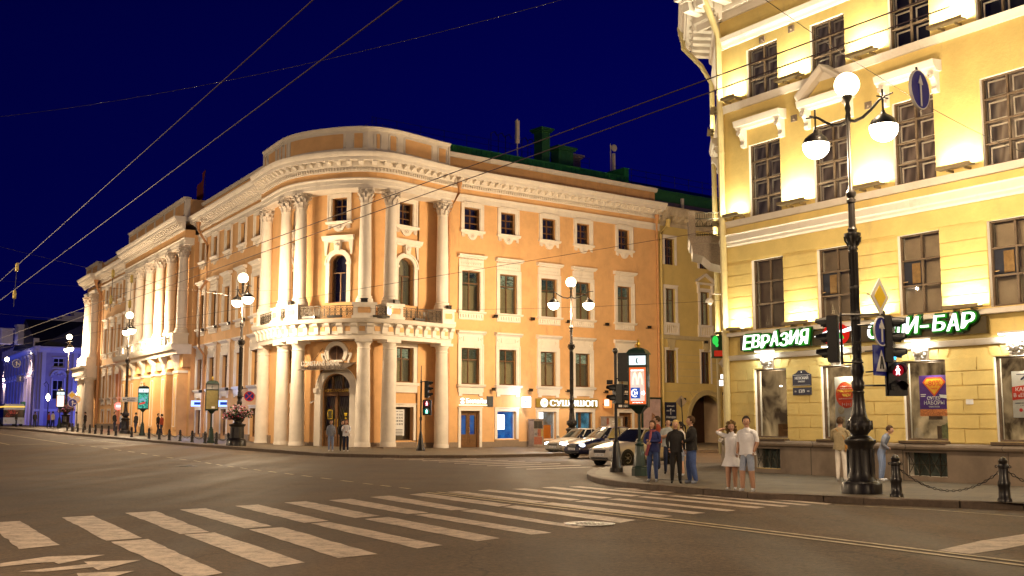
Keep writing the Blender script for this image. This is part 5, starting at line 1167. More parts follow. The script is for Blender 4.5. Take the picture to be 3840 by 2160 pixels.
# ============================================================ STREET FURNITURE
GLO=em('globe_glow',(1.,.80,.52),9.); LAN=em('lantern_glow',(1.,.84,.60),22.)
def make_lamp():
    t=thing('street_lamp','x','street lamp')
    b=MB(); b.lathe([(.47,0),(.47,.22),(.44,.27),(.36,.30),(.33,.36),(.295,.5),(.285,1.0),(.30,1.12),(.36,1.18),(.37,1.25),(.30,1.3),(.22,1.36)],16)
    for i in range(8): a=2*PI*i/8; b.lathe([(.03,.4),(.03,1.05)],5,.295*math.cos(a),.295*math.sin(a),0)
    B(b,'pedestal',IRN,t,smooth=40,local=True)
    b=MB(); b.lathe([(.2,1.34),(.18,1.38),(.26,1.48),(.31,1.58),(.3,1.68),(.2,1.78),(.17,1.9),(.155,2.1),(.13,2.35),(.15,2.4),(.12,2.44),(.15,2.5),(.16,2.62),(.12,2.7),(.13,2.8),(.16,2.9),(.15,3.0),(.12,3.1),(.13,3.15),(.105,3.2)],14)
    for i in range(12): a=2*PI*i/12; b.lathe([(.03,1.5),(.035,1.6),(.025,1.72)],5,.285*math.cos(a),.285*math.sin(a),0)
    B(b,'baluster',IRN,t,smooth=40,local=True)
    b=MB(); b.lathe([(.105,3.2),(.095,5.85),(.11,5.88)],12)
    for i in range(10): a=2*PI*i/10; b.lathe([(.014,3.3),(.012,5.8)],4,.102*math.cos(a),.102*math.sin(a),0)
    b.lathe([(.11,4.1),(.125,4.13),(.125,4.2),(.10,4.24)],12); b.lathe([(.12,5.85),(.11,5.95),(.15,6.1),(.2,6.2),(.2,6.26),(.1,6.28),(.12,6.36),(.085,6.42),(.085,6.5)],12)
    for i in range(6): a=2*PI*i/6; b.tube([(.11*math.cos(a),.11*math.sin(a),5.95),(.19*math.cos(a),.19*math.sin(a),6.08),(.2*math.cos(a),.2*math.sin(a),6.18)],.025,4)
    b.lathe([(.085,6.4),(.08,7.0),(.11,7.03),(.11,7.1),(.07,7.14),(.12,7.2),(.13,7.27),(.07,7.34),(.05,7.5),(.045,9.0),(.07,9.05),(.07,9.2),(.05,9.3),(.075,9.4),(.05,9.5),(.05,9.55),(.12,9.68),(.13,9.72),(.10,9.74)],10)
    B(b,'column',IRN,t,smooth=40,local=True)
    b=MB(); b.sph((0,0,10.0),.31,18,12); g=B(b,'globe',GLO,t,smooth=80,local=True)
    for sg in (-1,1):
        b=MB(); b.tube([(0,0,9.1),(sg*.2,0,9.03),(sg*.45,0,9.07),(sg*.7,0,9.2),(sg*.95,0,9.38),(sg*1.1,0,9.42)],.045,6,.03); b.tube([(sg*1.05,0,9.0),(sg*1.05,0,9.62)],.025,5); b.tube([(sg*1.05,-.2,9.42),(sg*1.05,.2,9.42)],.022,5); b.tube([(sg*1.0,0,9.42),(sg*1.35,0,9.46)],.022,5)
        arm=B(b,'arm',IRN,t,smooth=40,local=True)
        b=MB(); b.lathe([(.04,9.1),(.07,9.02),(.17,8.96),(.27,8.87),(.33,8.76),(.345,8.72)],16,sg*1.05,0,0); B(b,'lantern_cap',IRN,arm,smooth=50,local=True)
        b=MB(); b.sph((sg*1.05,0,8.66),.335,16,10,sz=.98,hi=0.2); B(b,'lantern_bowl',LAN,arm,smooth=80,local=True)
    return t
LAMP=make_lamp(); first=[True]
def lamp(x,y,z,rz,lab,e=1.,s=1.,dn=1.):
    o=LAMP if first[0] else copy_tree(LAMP); first[0]=False
    o.location=(x,y,z); o.rotation_euler=(0,0,rz); o.scale=(s,s,s); tag(o,lab,'street lamp','cast iron street lamps with a globe and two hanging lanterns')
    WM[o]=Matrix.Translation((x,y,z))@Matrix.Rotation(rz,4,'Z')
    P0=Vector((x,y,z)); d=Vector((math.cos(rz),math.sin(rz),0))
    for q,pw,r in ((P0+Vector((0,0,10.5*s)),1150*e,.25),(P0+d*1.05*s+Vector((0,0,8.15*s)),1500*e*dn,.16),(P0-d*1.05*s+Vector((0,0,8.15*s)),1500*e*dn,.16)):
        l=light('POINT','bulb',q,pw,LC,r); l.parent=o; l.matrix_parent_inverse=(WM[o]@Matrix.Scale(s,4)).inverted()
    return o
LC=(1,.73,.44); aN=math.atan2(DN.y,DN.x); aL=math.atan2(DL.y,DL.x)
g1=lamp(8.32,26.7,.15,aN,'tall near street lamp standing in front of the cafe building at right',.42,dn=1.6)
p=atd(2141,1061,66); lamp(p.x,p.y,.15,.05,'street lamp on the kerb in front of the sushi shop, behind the silver car',1.)
p=atd(912,1048,66); lamp(p.x,p.y,.4,aL,'street lamp left of the bank entrance with a no stopping sign and flowers below it',.75)
p=atd(486,1194,93); lamp(p.x,p.y,.15+hgt(p.x,p.y),aL,'street lamp in front of the portico carrying the white embankment direction sign',1.1,.99)
p=atd(260,1270,126); lamp(p.x,p.y,1.2,aL,'street lamp just left of the end of the orange palace, before the blue palace',1.,1.02)
p=atd(20,1404,205); lamp(p.x,p.y,1.2,aL,'farthest street lamp at the left edge in front of the blue palace',1.,.97)
# the avenue's lamps on our own side and further along, outside the frame
ext=[(-12,9),(-29,36.5),(-48,66),(-68,97),(20,-6),(24.5,1.5),(17,58)]
for i,(x,y) in enumerate(ext):
    for dx in (-1,1):
        light('POINT','bulb',(x+dx,y,8.4),(2600,2700,2800,2600,2600,3000,2600)[i],LC,.2)
    light('POINT','bulb',(x,y,10.6),(2400,2600,2600,2500,900,900,1800)[i],LC,.25)
# ---- bollards and chains
def make_bollard():
    t=thing('bollard','x','bollard'); b=MB()
    b.lathe([(.15,0),(.15,.06),(.125,.09),(.115,.3),(.13,.34),(.135,.4),(.105,.46),(.10,.70),(.12,.72),(.12,.76),(.085,.80),(.10,.86),(.06,.92),(.01,.95)],12); B(b,'post',IRN,t,smooth=40,local=True)
    b=MB(); 
    for sg in (-1,1): b.ring(sg*.14,.74,.015,.035,-.008,.008,0,2*PI,8)
    B(b,'chain_ring',IRN,t,local=True); return t
BOL=make_bollard(); fb=[True]
def bollard(x,y,rz,lab,s=1.,grp='bollards along the kerb'):
    o=BOL if fb[0] else copy_tree(BOL); fb[0]=False
    o.location=(x,y,hgt(x,y)+.15); o.rotation_euler=(0,0,rz); o.scale=(s,s,s); tag(o,lab,'bollard',grp); return o
def chain(a,c,za,zc,sag,lab,n=34):
    a=Vector((*a,za)); c=Vector((*c,zc)); d=(c-a); b=MB(); L=d.length; h=Vector((-d.y,d.x,0)).normalized()
    for i in range(n):
        t0=(i+.05)/n; t1=(i+.95)/n; q=[a+d*t-Vector((0,0,sag*4*t*(1-t))) for t in (t0,t1)]
        t=(q[1]-q[0]).normalized(); s=h if i%2 else t.cross(h); m=(q[0]+q[1])/2; l=(q[1]-q[0]).length*.62; w=min(.028,l*.5)
        P=[m+t*(l*math.cos(k*PI/4))+s*(w*math.sin(k*PI/4)) for k in range(9)]; b.tube(P,.0085,4)
    B(b,'chain',IRN,label=lab,cat='chain',group='chains between bollards')
nb1,nb2=Vector((8.75,25.55)),Vector((10.5,23.95)); nb3=nb2+(nb2-nb1)*1.15
ab=math.atan2((nb2-nb1).y,(nb2-nb1).x)
bollard(*nb1,ab,'black bollard right beside the base of the near street lamp'); bollard(*nb2,ab,'black bollard near the right edge, farther from the near street lamp'); bollard(*nb3,ab,'black bollard beyond the right edge of the view')
chain(nb1,nb2,.85,.85,.52,'slack chain hanging between the two near bollards by the cafe'); chain(nb2,nb3,.85,.85,.5,'chain leaving the rightmost visible bollard towards the right edge')
fx=[(252,1618),(271,1621),(291,1623),(312,1625),(336,1628),(357,1630),(381,1632),(407,1634.5),(434,1637),(493,1642),(558,1648),(597,1651),(634,1654),(675,1657.5),(720,1661.5),(768,1666),(811,1669),(855,1673)]
fp=[Vector(gp(x,y-3,.15)) for x,y in fx]
for i,p in enumerate(fp):
    bollard(p.x,p.y,aL,['small black bollard in the row along the far kerb, number '][0] if False else 'one of the black kerb bollards in front of the orange palace portico',.78,'black bollards along the palace kerb')
for i in range(9,17):
    if i in(9,): continue
    a,c=fp[i],fp[i+1]; chain(a,c,hgt(*a)+.7,hgt(*c)+.7,.3,'one of the thin chains between the black kerb bollards by the palace',20)
for o in bpy.data.objects:
    if o.name.startswith('chain') and o.get('label','').startswith('one of'): o['group']='thin chains along the palace kerb'
# ---- illuminated advertising columns
WPL=em('backlit_white',(.85,1,1),1.3); BXM=pm('dark_green_box',(.012,.03,.022),.4,.2,6.,coat=.3)
def kiosk(px,py,D,z0,face,lab,kind,s=1.,cw=.32):
    p=Vector((atd(px,py,D).x,D)); t=thing('advertising_column',lab,'advertising column',(p.x,p.y,z0),face,'advertising lightboxes on posts')
    K=lambda b,n,m,par=t,**k: B(b,n,m,par,local=True,**k)
    b=MB(); b.lathe([(.26,0),(.26,.24),(.24,.26),(.24,.30),(.2,.33),(.145,.9),(.13,.95),(.15,1.0),(.1,1.04),(.09,1.1),(.1,1.12),(.05,1.16)],8,a0=PI/8); b.lathe([(.045,1.1),(.045,2.0)],10); K(b,'post',BXM,smooth=30)
    b=MB(); h=cw
    b.lathe([(.05,1.95),(.12,1.98),(.25,2.1),(h*1.25,2.22)],4,a0=PI/4); 
    b.box(-h,h,-.13,.13,2.16,2.24); b.box(-h,-h+.045,-.13,.13,2.24,3.82); b.box(h-.045,h,-.13,.13,2.24,3.82); b.box(-h,h,-.13,.13,3.43,3.49); b.box(-h,h,-.13,.13,3.8,3.84); b.box(-h+.045,h-.045,-.1,.1,2.24,3.8)
    b.lathe([(h*1.42,3.84),(h*1.38,3.88),(h*1.1,3.98),(h*.6,4.04),(.1,4.06)],4,a0=PI/4)
    c=K(b,'case',BXM)
    b=MB(); b.lathe([(.05,4.05),(.06,4.08),(.03,4.1),(.075,4.16),(.06,4.22),(.02,4.26),(.035,4.29),(.01,4.33)],10); K(b,'finial',GLD,c,smooth=50)
    b=MB(); b.box(-h+.05,h-.05,-.14,-.13,3.5,3.79); K(b,'header',WPL if kind!='off' else WHM,c)
    b=MB(); b.prism([(-.05,3.62),(-.03,3.7),(.03,3.73),(0,3.68),(-.01,3.62),(.01,3.57),(.04,3.54),(-.02,3.55)],-.146,-.14); b.disc(.06,3.68,.012,-.146,-.14,6); K(b,'header_logo',pm('logo_teal',(.01,.08,.12),.5),c)
    return t,c,K,h
def face_to(px,extra=0): 
    d=Vector((px-1920,FP)).normalized(); return math.atan2(d.y,d.x)-PI/2+extra
t,c,K,h=kiosk(2400,1780,35.3,.13,face_to(2400,-.28),'near advertising column with a glowing orange and white poster by the waiting group','m')
b=MB(); b.box(-h+.05,h-.05,-.14,-.13,2.26,3.42); K(b,'poster',emn('poster_pale_orange',(1.,.62,.42),(1.,.9,.8),.95,2.),c)
b=MB(); 
for x0,x1,z0,z1 in ((-h+.05,-h+.09,2.26,3.42),(h-.09,h-.05,2.26,3.42),(-h+.09,h-.09,2.26,2.36),(-h+.09,h-.09,3.36,3.42)): b.box(x0,x1,-.15,-.14,z0,z1)
K(b,'poster_edge',em('poster_orange',(.95,.16,.03),1.),c)
b=MB()
for sg in (-1,1): b.ring(sg*.085,2.88,.05,.085,-.152,-.14,0,PI,12,sz=4.6)
K(b,'arches',em('arch_cream',(1,.95,.62),1.5),c)
b=MB(); b.box(-h+.1,.08,-.155,-.14,2.44,2.78); K(b,'blue_square',em('square_blue',(.04,.10,.45),1.),c)
b=MB(); b.ring(-.08,2.61,.10,.125,-.163,-.155,R(60),R(300),14); b.text('24',-.06,2.56,.10,-.163,-.155,.13); b.text('МАКДОНАЛДС',0,3.30,.045,-.156,-.14,.4); b.text('ул. Б. Морская, 11/6',0,2.29,.04,-.156,-.15,.34); b.prism([(.12,2.57),(.2,2.57),(.2,2.53),(.26,2.61),(.2,2.69),(.2,2.65),(.12,2.65)],-.15,-.14); K(b,'poster_lettering',WHE,c)
t,c,K,h=kiosk(790,1660,70,.36,face_to(790),'unlit advertising column with an empty olive panel between the blue signs','off',1.,.40)
b=MB(); b.box(-h+.05,h-.05,-.14,-.13,2.26,3.42); K(b,'poster',pm('empty_panel',(.22,.18,.07),.5,.2,5.),c); b=MB(); b.box(-.02,.18,-.148,-.14,2.3,2.42); K(b,'sticker',WHM,c)
t,c,K,h=kiosk(532,1640,88,.62,face_to(532),'advertising column with a glowing green film poster in front of the portico','g',1.,.42)
b=MB(); b.box(-h+.05,h-.05,-.14,-.13,2.26,3.42); K(b,'poster',emn('poster_green',(.01,.10,.10),(.15,.75,.50),.9,5.,(1,1,1),1.5),c)
b=MB()
for x,z,r in ((-.2,2.9,.09),(-.05,2.98,.1),(.12,2.85,.08),(.2,3.1,.07)): b.sph((x,-.14,z),r,8,6,sy=.15,sz=1.3)
K(b,'poster_figures',em('figure_pale',(.30,.60,.75),.8),c); b=MB(); b.prism([(-.3,2.52),(.12,2.62),(.16,2.78),(-.28,2.66)],-.152,-.14); K(b,'poster_title',em('title_red',(.8,.08,.06),1.),c)
t,c,K,h=kiosk(222,1600,118,1.15,face_to(222),'distant advertising column glowing white with an orange edge by the blue palace','w',1.,.42)
b=MB(); b.box(-h+.05,h-.05,-.14,-.13,2.26,3.42); K(b,'poster',em('poster_white',(1,.95,.85),1.6),c); b=MB(); b.box(-h+.05,-h+.1,-.15,-.14,2.26,3.42); b.box(h-.1,h-.05,-.15,-.14,2.26,3.42); K(b,'poster_edge',em('edge_orange',(1,.3,.08),1.2),c)
# ---- traffic lights
RED=em('signal_red',(1.,.02,.05),3.2); GRE=em('signal_green',(0.02,.85,.45),3.); CYA=em('signal_cyan',(.05,.5,1.),3.); LEN=pm('dead_lens',(.05,.045,.04),.25,.2,8.)
def head(t,x,y,z,n,face,lit={},s=1.,K=None,nm='signal_head',visor=True):
    """n stacked lenses facing angle face (local)"""
    M=Matrix.Translation((x,y,z))@Matrix.Rotation(face,4,'Z'); b=MB(); w=.17*s; hh=.33*s
    b.box(-w,w,-.0,.2*s,0,n*hh)
    for i in range(n): b.box(-w-.01,w+.01,-.015,.19*s,i*hh+.01,i*hh+hh-.02)
    if visor:
        for i in range(n):
            zc=(i+.5)*hh; r0=.135*s; V=[];F=[]
            for k in range(13):
                a=R(-20)+R(220)*k/12; V+=[(r0*math.cos(a),-.015,zc+r0*math.sin(a)),(r0*.95*math.cos(a),-.26*s if math.sin(a)>0 else -.14*s,zc-.02+r0*.95*math.sin(a)),(r0*1.1*math.cos(a),-.015,zc+r0*1.1*math.sin(a)),(r0*1.03*math.cos(a),-.26*s if math.sin(a)>0 else -.14*s,zc-.02+r0*1.03*math.sin(a))]
            for k in range(12): F+=[(4*k,4*k+1,4*k+5,4*k+4),(4*k+2,4*k+3,4*k+7,4*k+6)]
            b.add(V,F)
    b.mat(M); hd=B(b,nm,BLK,t,local=True)
    for i in range(n):
        b=MB(); zc=(i+.5)*hh; b.disc(0,zc,.115*s,-.03,-.014,14); b.mat(M); B(b,'lens',lit.get(i,LEN),hd,local=True)
    return hd,M
def walker(hd,M,zc,s,mat,red=True):
    b=MB(); k=s*.105
    b.disc(0,zc+k*.68,k*.2,-.045,-.03,8); b.prism([(-k*.22,zc+k*.42),(k*.22,zc+k*.42),(k*.2,zc-k*.1),(k*.36,zc-k*.85),(k*.18,zc-k*.85),(0,zc-k*.2),(-k*.2,zc-k*.85),(-k*.38,zc-k*.85),(-k*.2,zc-k*.1)],-.045,-.03)
    b.prism([(-k*.2,zc+k*.4),(-k*.5,zc),(-k*.38,zc-k*.05),(-k*.15,zc+k*.2)],-.045,-.03); b.prism([(k*.2,zc+k*.4),(k*.5,zc),(k*.38,zc-k*.05),(k*.15,zc+k*.2)],-.045,-.03)
    b.mat(M); B(b,'walking_figure',mat,hd,local=True)
DRD=em('dim_red_disc',(.5,.01,.02),.6); DGR=em('dim_green_disc',(.0,.3,.2),.7); FIG_R=em('figure_red',(1,.6,.6),4); FIG_G=em('figure_green',(.6,1,.9),4)
# A: on the near lamp
tl=thing('traffic_light','traffic signals on a frame strapped to the near street lamp, red walking figure lit','traffic light',(8.32,26.7,.15))
q=lambda px: (px-3212)/155.
b=MB(); b.tube([(-.42,-.2,3.05),(-.42,-.2,4.3)],.03,6); b.tube([(-.42,-.2,4.25),(.62,-.2,4.25)],.022,5); b.tube([(.62,-.2,2.3),(.62,-.2,4.35)],.035,6); b.tube([(0,-.1,2.55),(.62,-.2,2.55)],.025,5); b.tube([(-.42,-.2,3.1),(.1,-.15,3.1)],.02,5); b.tube([(0,-.1,4.0),(.62,-.2,4.0)],.02,5)
for z in (4.28,3.55,3.08,4.9,2.55): b.lathe([(.12,z),(.125,z+.05),(.12,z+.06)],10)
B(b,'frame',IRN,tl,local=True)
head(tl,-.72,-.2,3.1,3,R(-115),s=1.12); 
head(tl,.82,-.22,3.1,3,R(62),lit={0:CYA},s=1.12)
hd,M=head(tl,.86,-.3,2.3,2,R(-4),lit={1:DRD},s=1.22); walker(hd,M,.33*1.22*1.5,1.22,FIG_R); walker(hd,M,.33*1.22*.5,1.22,LEN)
# signs by the near lamp (each its own plate)
def facing(x,y,z,ang): return Matrix.Translation((x,y,z))@Matrix.Rotation(ang,4,'Z')
def sign(name,lab,pos,ang,parts,grp=None):
    t=thing(name,lab,'road sign',pos,ang,grp)
    for nm,mat_,fn in parts: b=MB(); fn(b); B(b,nm,mat_,t,local=True)
    return t
G=1.2
sp_=lambda px,py,D=26.3: tuple(atd(px,py,D))
sa=R(44)
sign('priority_sign','yellow and white diamond priority sign on the near street lamp',sp_(3298,1112),sa,[('plate',WHM,lambda b:b.prism([(0,-.44),(.44,0),(0,.44),(-.44,0)],-.015,.015)),('yellow_field',YLM,lambda b:b.prism([(0,-.28),(.28,0),(0,.28),(-.28,0)],-.022,-.015)),('arm',IRN,lambda b:b.tube([(.0,.02,0),(.25,.45,.12)],.02,5))])
def arrow_up(b,s=1.,o=-.03): b.box(-.04*s,.04*s,o,o+.012,-.26*s,.1*s); b.prism([(-.13*s,.06*s),(.13*s,.06*s),(0,.28*s)],o,o+.012)
sign('mandatory_direction_sign','round blue arrow sign beside the green lit signal head on the near lamp',sp_(3304,1242),sa,[('plate',BLM,lambda b:b.disc(0,0,.35,-.015,.015,24)),('rim',WHM,lambda b:b.ring(0,0,.33,.36,-.02,.018,0,2*PI,24)),('arrow',WHM,lambda b:arrow_up(b)),('arm',IRN,lambda b:b.tube([(.0,.02,.1),(.2,.5,.1)],.02,5))])
sign('crossing_sign','square blue pedestrian crossing sign seen edge on behind the near lamp frame',sp_(3303,1352),sa,[('plate',BLM,lambda b:b.box(-.36,.36,-.015,.015,-.36,.36)),('triangle',WHM,lambda b:b.prism([(-.27,-.26),(.27,-.26),(0,.26)],-.025,-.015)),('walking_figure',BLK,lambda b:b.prism([(-.03,.1),(.03,.1),(.1,-.2),(.04,-.2),(0,-.05),(-.06,-.2),(-.11,-.2)],-.034,-.025)),('arm',IRN,lambda b:(b.tube([(.0,.02,.25),(.2,.5,.25)],.02,5),b.tube([(.0,.02,-.25),(.2,.5,-.25)],.02,5)))])
c0=atd(3447,337,19)
sign('hanging_arrow_sign','round blue sign with a white arrow hung high over the cafe corner at right',tuple(c0),R(44),[('plate',BLM,lambda b:b.disc(0,0,.35,-.02,.02,28)),('rim',WHM,lambda b:b.ring(0,0,.335,.355,-.025,.022,0,2*PI,28)),('arrow',WHM,lambda b:(b.box(-.028,.028,-.035,-.02,-.3,.12),b.prism([(-.09,.1),(.09,.1),(0,.26)],-.035,-.02))),('bracket',IRN,lambda b:b.tube([(0,.02,.3),(0,.04,.42)],.02,5))])
# B: pole at the tip of the near pavement
x,y=gp(2312,1770,.15); tb=thing('traffic_light','dark traffic light pole with signals seen from behind, left of the near advertising column','traffic light',(x,y,.15))
b=MB(); b.lathe([(.22,0),(.22,.14),(.2,.16),(.11,1.0),(.09,1.04),(.05,1.06),(.05,4.0),(.07,4.02),(.1,4.1),(.07,4.18),(.01,4.2)],10); B(b,'pole',IRN,tb,local=True,smooth=40)
head(tb,.3,.05,3.05,3,R(160),s=.98); head(tb,-.05,-.12,2.3,2,R(-75),s=1.); head(tb,.28,0,2.3,2,R(80),s=1.)
b=MB(); b.box(-.3,-.1,-.05,.05,2.95,3.1); b.tube([(0,0,3.15),(.45,0,3.15)],.02,5); b.tube([(0,0,2.65),(.45,0,2.65)],.02,5); B(b,'bracket',IRN,tb,local=True)
# C: pole in front of the bank
x,y=gp(1577,1690,.15); tcx=thing('traffic_light','slim traffic light pole by the bank column with red and green walking figures lit','traffic light',(x,y,.15))
b=MB(); b.lathe([(.26,0),(.26,.1),(.2,.2),(.1,.9),(.06,1.1),(.05,1.2),(.05,3.9),(.08,3.95),(.03,4.1),(.02,4.9)],10); B(b,'pole',IRN,tcx,local=True,smooth=40)
head(tcx,.42,0,3.05,3,R(80),lit={},s=.98); hd,M=head(tcx,.34,-.05,2.05,2,R(-6),lit={1:DRD,0:DGR},s=1.35); walker(hd,M,.33*1.35*1.5,1.35,FIG_R); walker(hd,M,.33*1.35*.5,1.35,FIG_G)
b=MB(); b.box(.0,.4,-.02,.02,3.95,4.0); b.box(-.07,.07,-.07,.07,1.75,1.95); B(b,'bracket',IRN,tcx,local=True)
# no stopping sign on lamp 3
p=atd(935,1486,65.6)
sign('no_stopping_sign','round blue no stopping sign with a red cross on the lamp left of the bank',tuple(p),face_to(935),[('plate',BLM,lambda b:b.disc(0,0,.3,-.015,.015,24)),('rim',SKR,lambda b:b.ring(0,0,.25,.31,-.025,.016,0,2*PI,24)),('cross',SKR,lambda b:(b.prism([(-.2,-.16),(-.16,-.2),(.2,.16),(.16,.2)],-.024,-.015),b.prism([(-.2,.16),(-.16,.2),(-.02,.05),(-.05,.02)],-.024,-.015),b.prism([(.2,-.16),(.16,-.2),(.02,-.05),(.05,-.02)],-.024,-.015))),('arm',IRN,lambda b:b.tube([(-.3,.05,-.02),(-.6,.1,-.02)],.02,5))])
p=atd(486,1498,92.5)
sign('street_direction_sign','white rectangular sign with a left arrow and наб. реки МОЙКИ on the portico lamp',tuple(p),face_to(486),[('plate',WHM,lambda b:b.box(-.6,.65,-.02,.02,-.19,.2)),('lettering',NVY,lambda b:(b.text('наб. реки',.12,.03,.12,-.03,-.02,.62),b.text('МОЙКИ',.1,-.15,.13,-.03,-.02,.55),b.box(-.5,-.25,-.03,-.02,-.02,.02),b.prism([(-.55,0),(-.45,.07),(-.45,-.07)],-.03,-.02)))])
for (px,py,D,lab,kind) in ((270,1482,112,'small diamond priority sign in front of the blue palace','d'),(272,1511,112,'round blue sign with straight and right arrows under the distant diamond sign','b'),(289,1498,113,'small pale round sign beside the distant diamond sign','w'),(62,1363,120,'round blue sign with straight and right arrows hung on wires before the blue palace','b'),(76,1420,118,'small square blue lane sign hung on wires at the left edge','s')):
    p=atd(px,py,D)
    if kind=='d': pts=[('plate',WHM,lambda b:b.prism([(0,-.45),(.45,0),(0,.45),(-.45,0)],-.015,.015)),('yellow_field',YLM,lambda b:b.prism([(0,-.3),(.3,0),(0,.3),(-.3,0)],-.025,-.015))]
    elif kind=='s': pts=[('plate',BLM,lambda b:b.box(-.36,.36,-.015,.015,-.36,.36)),('arrow',WHM,lambda b:arrow_up(b,.9))]
    elif kind=='w': pts=[('plate',WHM,lambda b:b.disc(0,0,.34,-.015,.015,18)),('rim',YLM,lambda b:b.ring(0,0,.26,.34,-.025,-.015,0,2*PI,18))]
    else: pts=[('plate',BLM,lambda b:b.disc(0,0,.42,-.015,.015,20)),('rim',WHM,lambda b:b.ring(0,0,.40,.44,-.02,.016,0,2*PI,20)),('arrow',WHM,lambda b:(arrow_up(b,1.),b.prism([(.02,-.02),(.02,-.08),(.2,-.08),(.2,-.15),(.33,-.05),(.2,.05),(.2,-.02)],-.03,-.018)))]
    if kind in 'dbw' and px>200: pts.append(('post',IRN,lambda b,zz=p.z: b.tube([(.05,.05,-zz+1.2),(.05,.05,0)],.035,5)))
    sign('road_sign',lab,tuple(p),face_to(px),pts)
p=atd(2555,1506,60)
sign('diamond_sign_back','pale back of a diamond road sign on a leaning pole before the gateway',tuple(p),face_to(2555),[('plate',pm('sign_back',(.35,.30,.26),.5),lambda b:b.prism([(0,-.34),(.3,0),(0,.34),(-.3,0)],-.01,.01)),('pole',IRN,lambda b:b.tube([(-.0,-.03,.15),(.12,-.03,-2.7)],.035,6))])
# ---- shop signs on the orange facade
def wsign(name,lab,u,z,parts,fr=FR):
    t=thing(name,lab,'shop sign',fr(u,.1,z))
    for nm,mat_,fn in parts: b=MB(fr); fn(b); B(b,nm,mat_,t)
    return t
YST=pm('yellow_stripe',(.45,.32,.03),.5); WHG=em('sign_white_glow',(1,1,1),1.7)
wsign('phone_shop_sign','glowing white Билайн letters with a striped ball over the leftmost wooden door','' and 0 or .85,2.9,[('ball',WHG,lambda b:(b.ring(.0,3.2,.0001,.18,.12,.2,R(20),R(160),10,sz=1.),b.ring(.0,3.17,.0001,.18,.12,.2,R(200),R(340),10,sz=1.))),('lettering',WHG,lambda b:b.text('Билайн',1.12,3.03,.34,.12,.2,1.62)),('underline',em('underline_warm',(1,.9,.55),2.),lambda b:b.box(-.25,2.0,.1,.18,2.88,2.95))])
B_=MB(FR); B_.box(2.06,2.58,.02,.06,2.82,3.52); B(B_,'plaque',pm('slate_plaque',(.05,.055,.05),.5,.2,6.),label='dark slate plaque on the wall right of the Билайн sign',cat='plaque')
wsign('blade_sign','very bright white box sign sticking out over the blue shop window',5.1,3.1,[('box',em('box_glow',(.86,.9,1),5.),lambda b:b.box(4.95,5.1,.15,.95,2.8,3.5)),('bracket',IRN,lambda b:b.box(5.0,5.05,0,.15,3.1,3.2)),('logo',BLK,lambda b:b.box(4.93,4.95,.4,.65,3.12,3.22))])
wsign('sushi_shop_sign','long yellow striped board with glowing white СУШИШОП letters and a round logo',9,2.9,[('board',pm('board_brown',(.18,.12,.03),.6),lambda b:b.box(6.2,11.95,.1,.16,2.82,3.42)),('stripes',YST,lambda b:[b.box(6.2,11.95,.16,.2,2.84+.085*k,2.88+.085*k) for k in range(7)]),('lettering',WHG,lambda b:b.text('СУШИШОП',9.55,2.9,.44,.2,.3,4.35)),('disc',WHG,lambda b:b.disc(6.85,3.12,.3,.2,.3,20)),('logo_fish',em('logo_orange',(1,.75,.45),1.2),lambda b:b.prism([(6.7,3.02),(6.95,3.05),(7.0,3.2),(6.8,3.24)],.3,.31))])
wsign('blade_sign','small glowing orange and white box sign right of the СУШИШОП board',12.5,3.1,[('box',em('box_orange',(1,.28,.06),1.5),lambda b:b.box(12.45,12.6,.2,.85,2.8,3.44)),('face',WHG,lambda b:b.box(12.43,12.45,.3,.75,2.95,3.4)),('bracket',IRN,lambda b:b.box(12.5,12.54,0,.2,3.05,3.12))])
wsign('dark_shop_sign','dark board with white NIGHT lettering over the rightmost brown door',14.7,2.9,[('board',BLK,lambda b:b.box(13.8,15.7,.1,.15,2.8,3.16)),('lettering',WHM,lambda b:(b.text('NIGHT',14.9,2.88,.18,.15,.165,.9),b.box(13.95,14.3,.15,.165,2.88,3.05)))])
# bank canopy
cn=thing('bank_canopy_sign','grey metal canopy with upright silver CONSTANS BANK letters over the bank door','shop sign',FC(0,1,5.1))
b=MB(FC); b.add([(-1.25,.15,5.45),(1.35,.15,5.45),(1.15,1.7,4.98),(-1.45,1.7,4.98),(-1.25,.15,5.42),(1.35,.15,5.42),(1.15,1.7,4.95),(-1.45,1.7,4.95)],[(0,1,2,3),(4,5,6,7),(0,1,5,4),(1,2,6,5),(2,3,7,6),(3,0,4,7)]); B(b,'canopy',pm('canopy_metal',(.14,.11,.09),.4,.1,3.,metal=.5),cn)
b=MB(FC); b.text('CONSTANS BANK',-.2,5.2,.28,1.55,1.6,2.2,bold=.008); B(b,'lettering',pm('silver_letter',(.62,.58,.52),.35,.1,6.,metal=.3),cn)
b=MB(FC)
for k in range(14): u=-1.2+2.0*k/13; b.tube([(u,1.57,4.99),(u,1.57,5.2)],.012,4)
b.tube([(-1.0,1.5,5.02),(-.95,.1,6.35)],.012,4); b.tube([(.9,1.5,5.02),(.95,.1,6.35)],.012,4); B(b,'rods',IRN,cn)
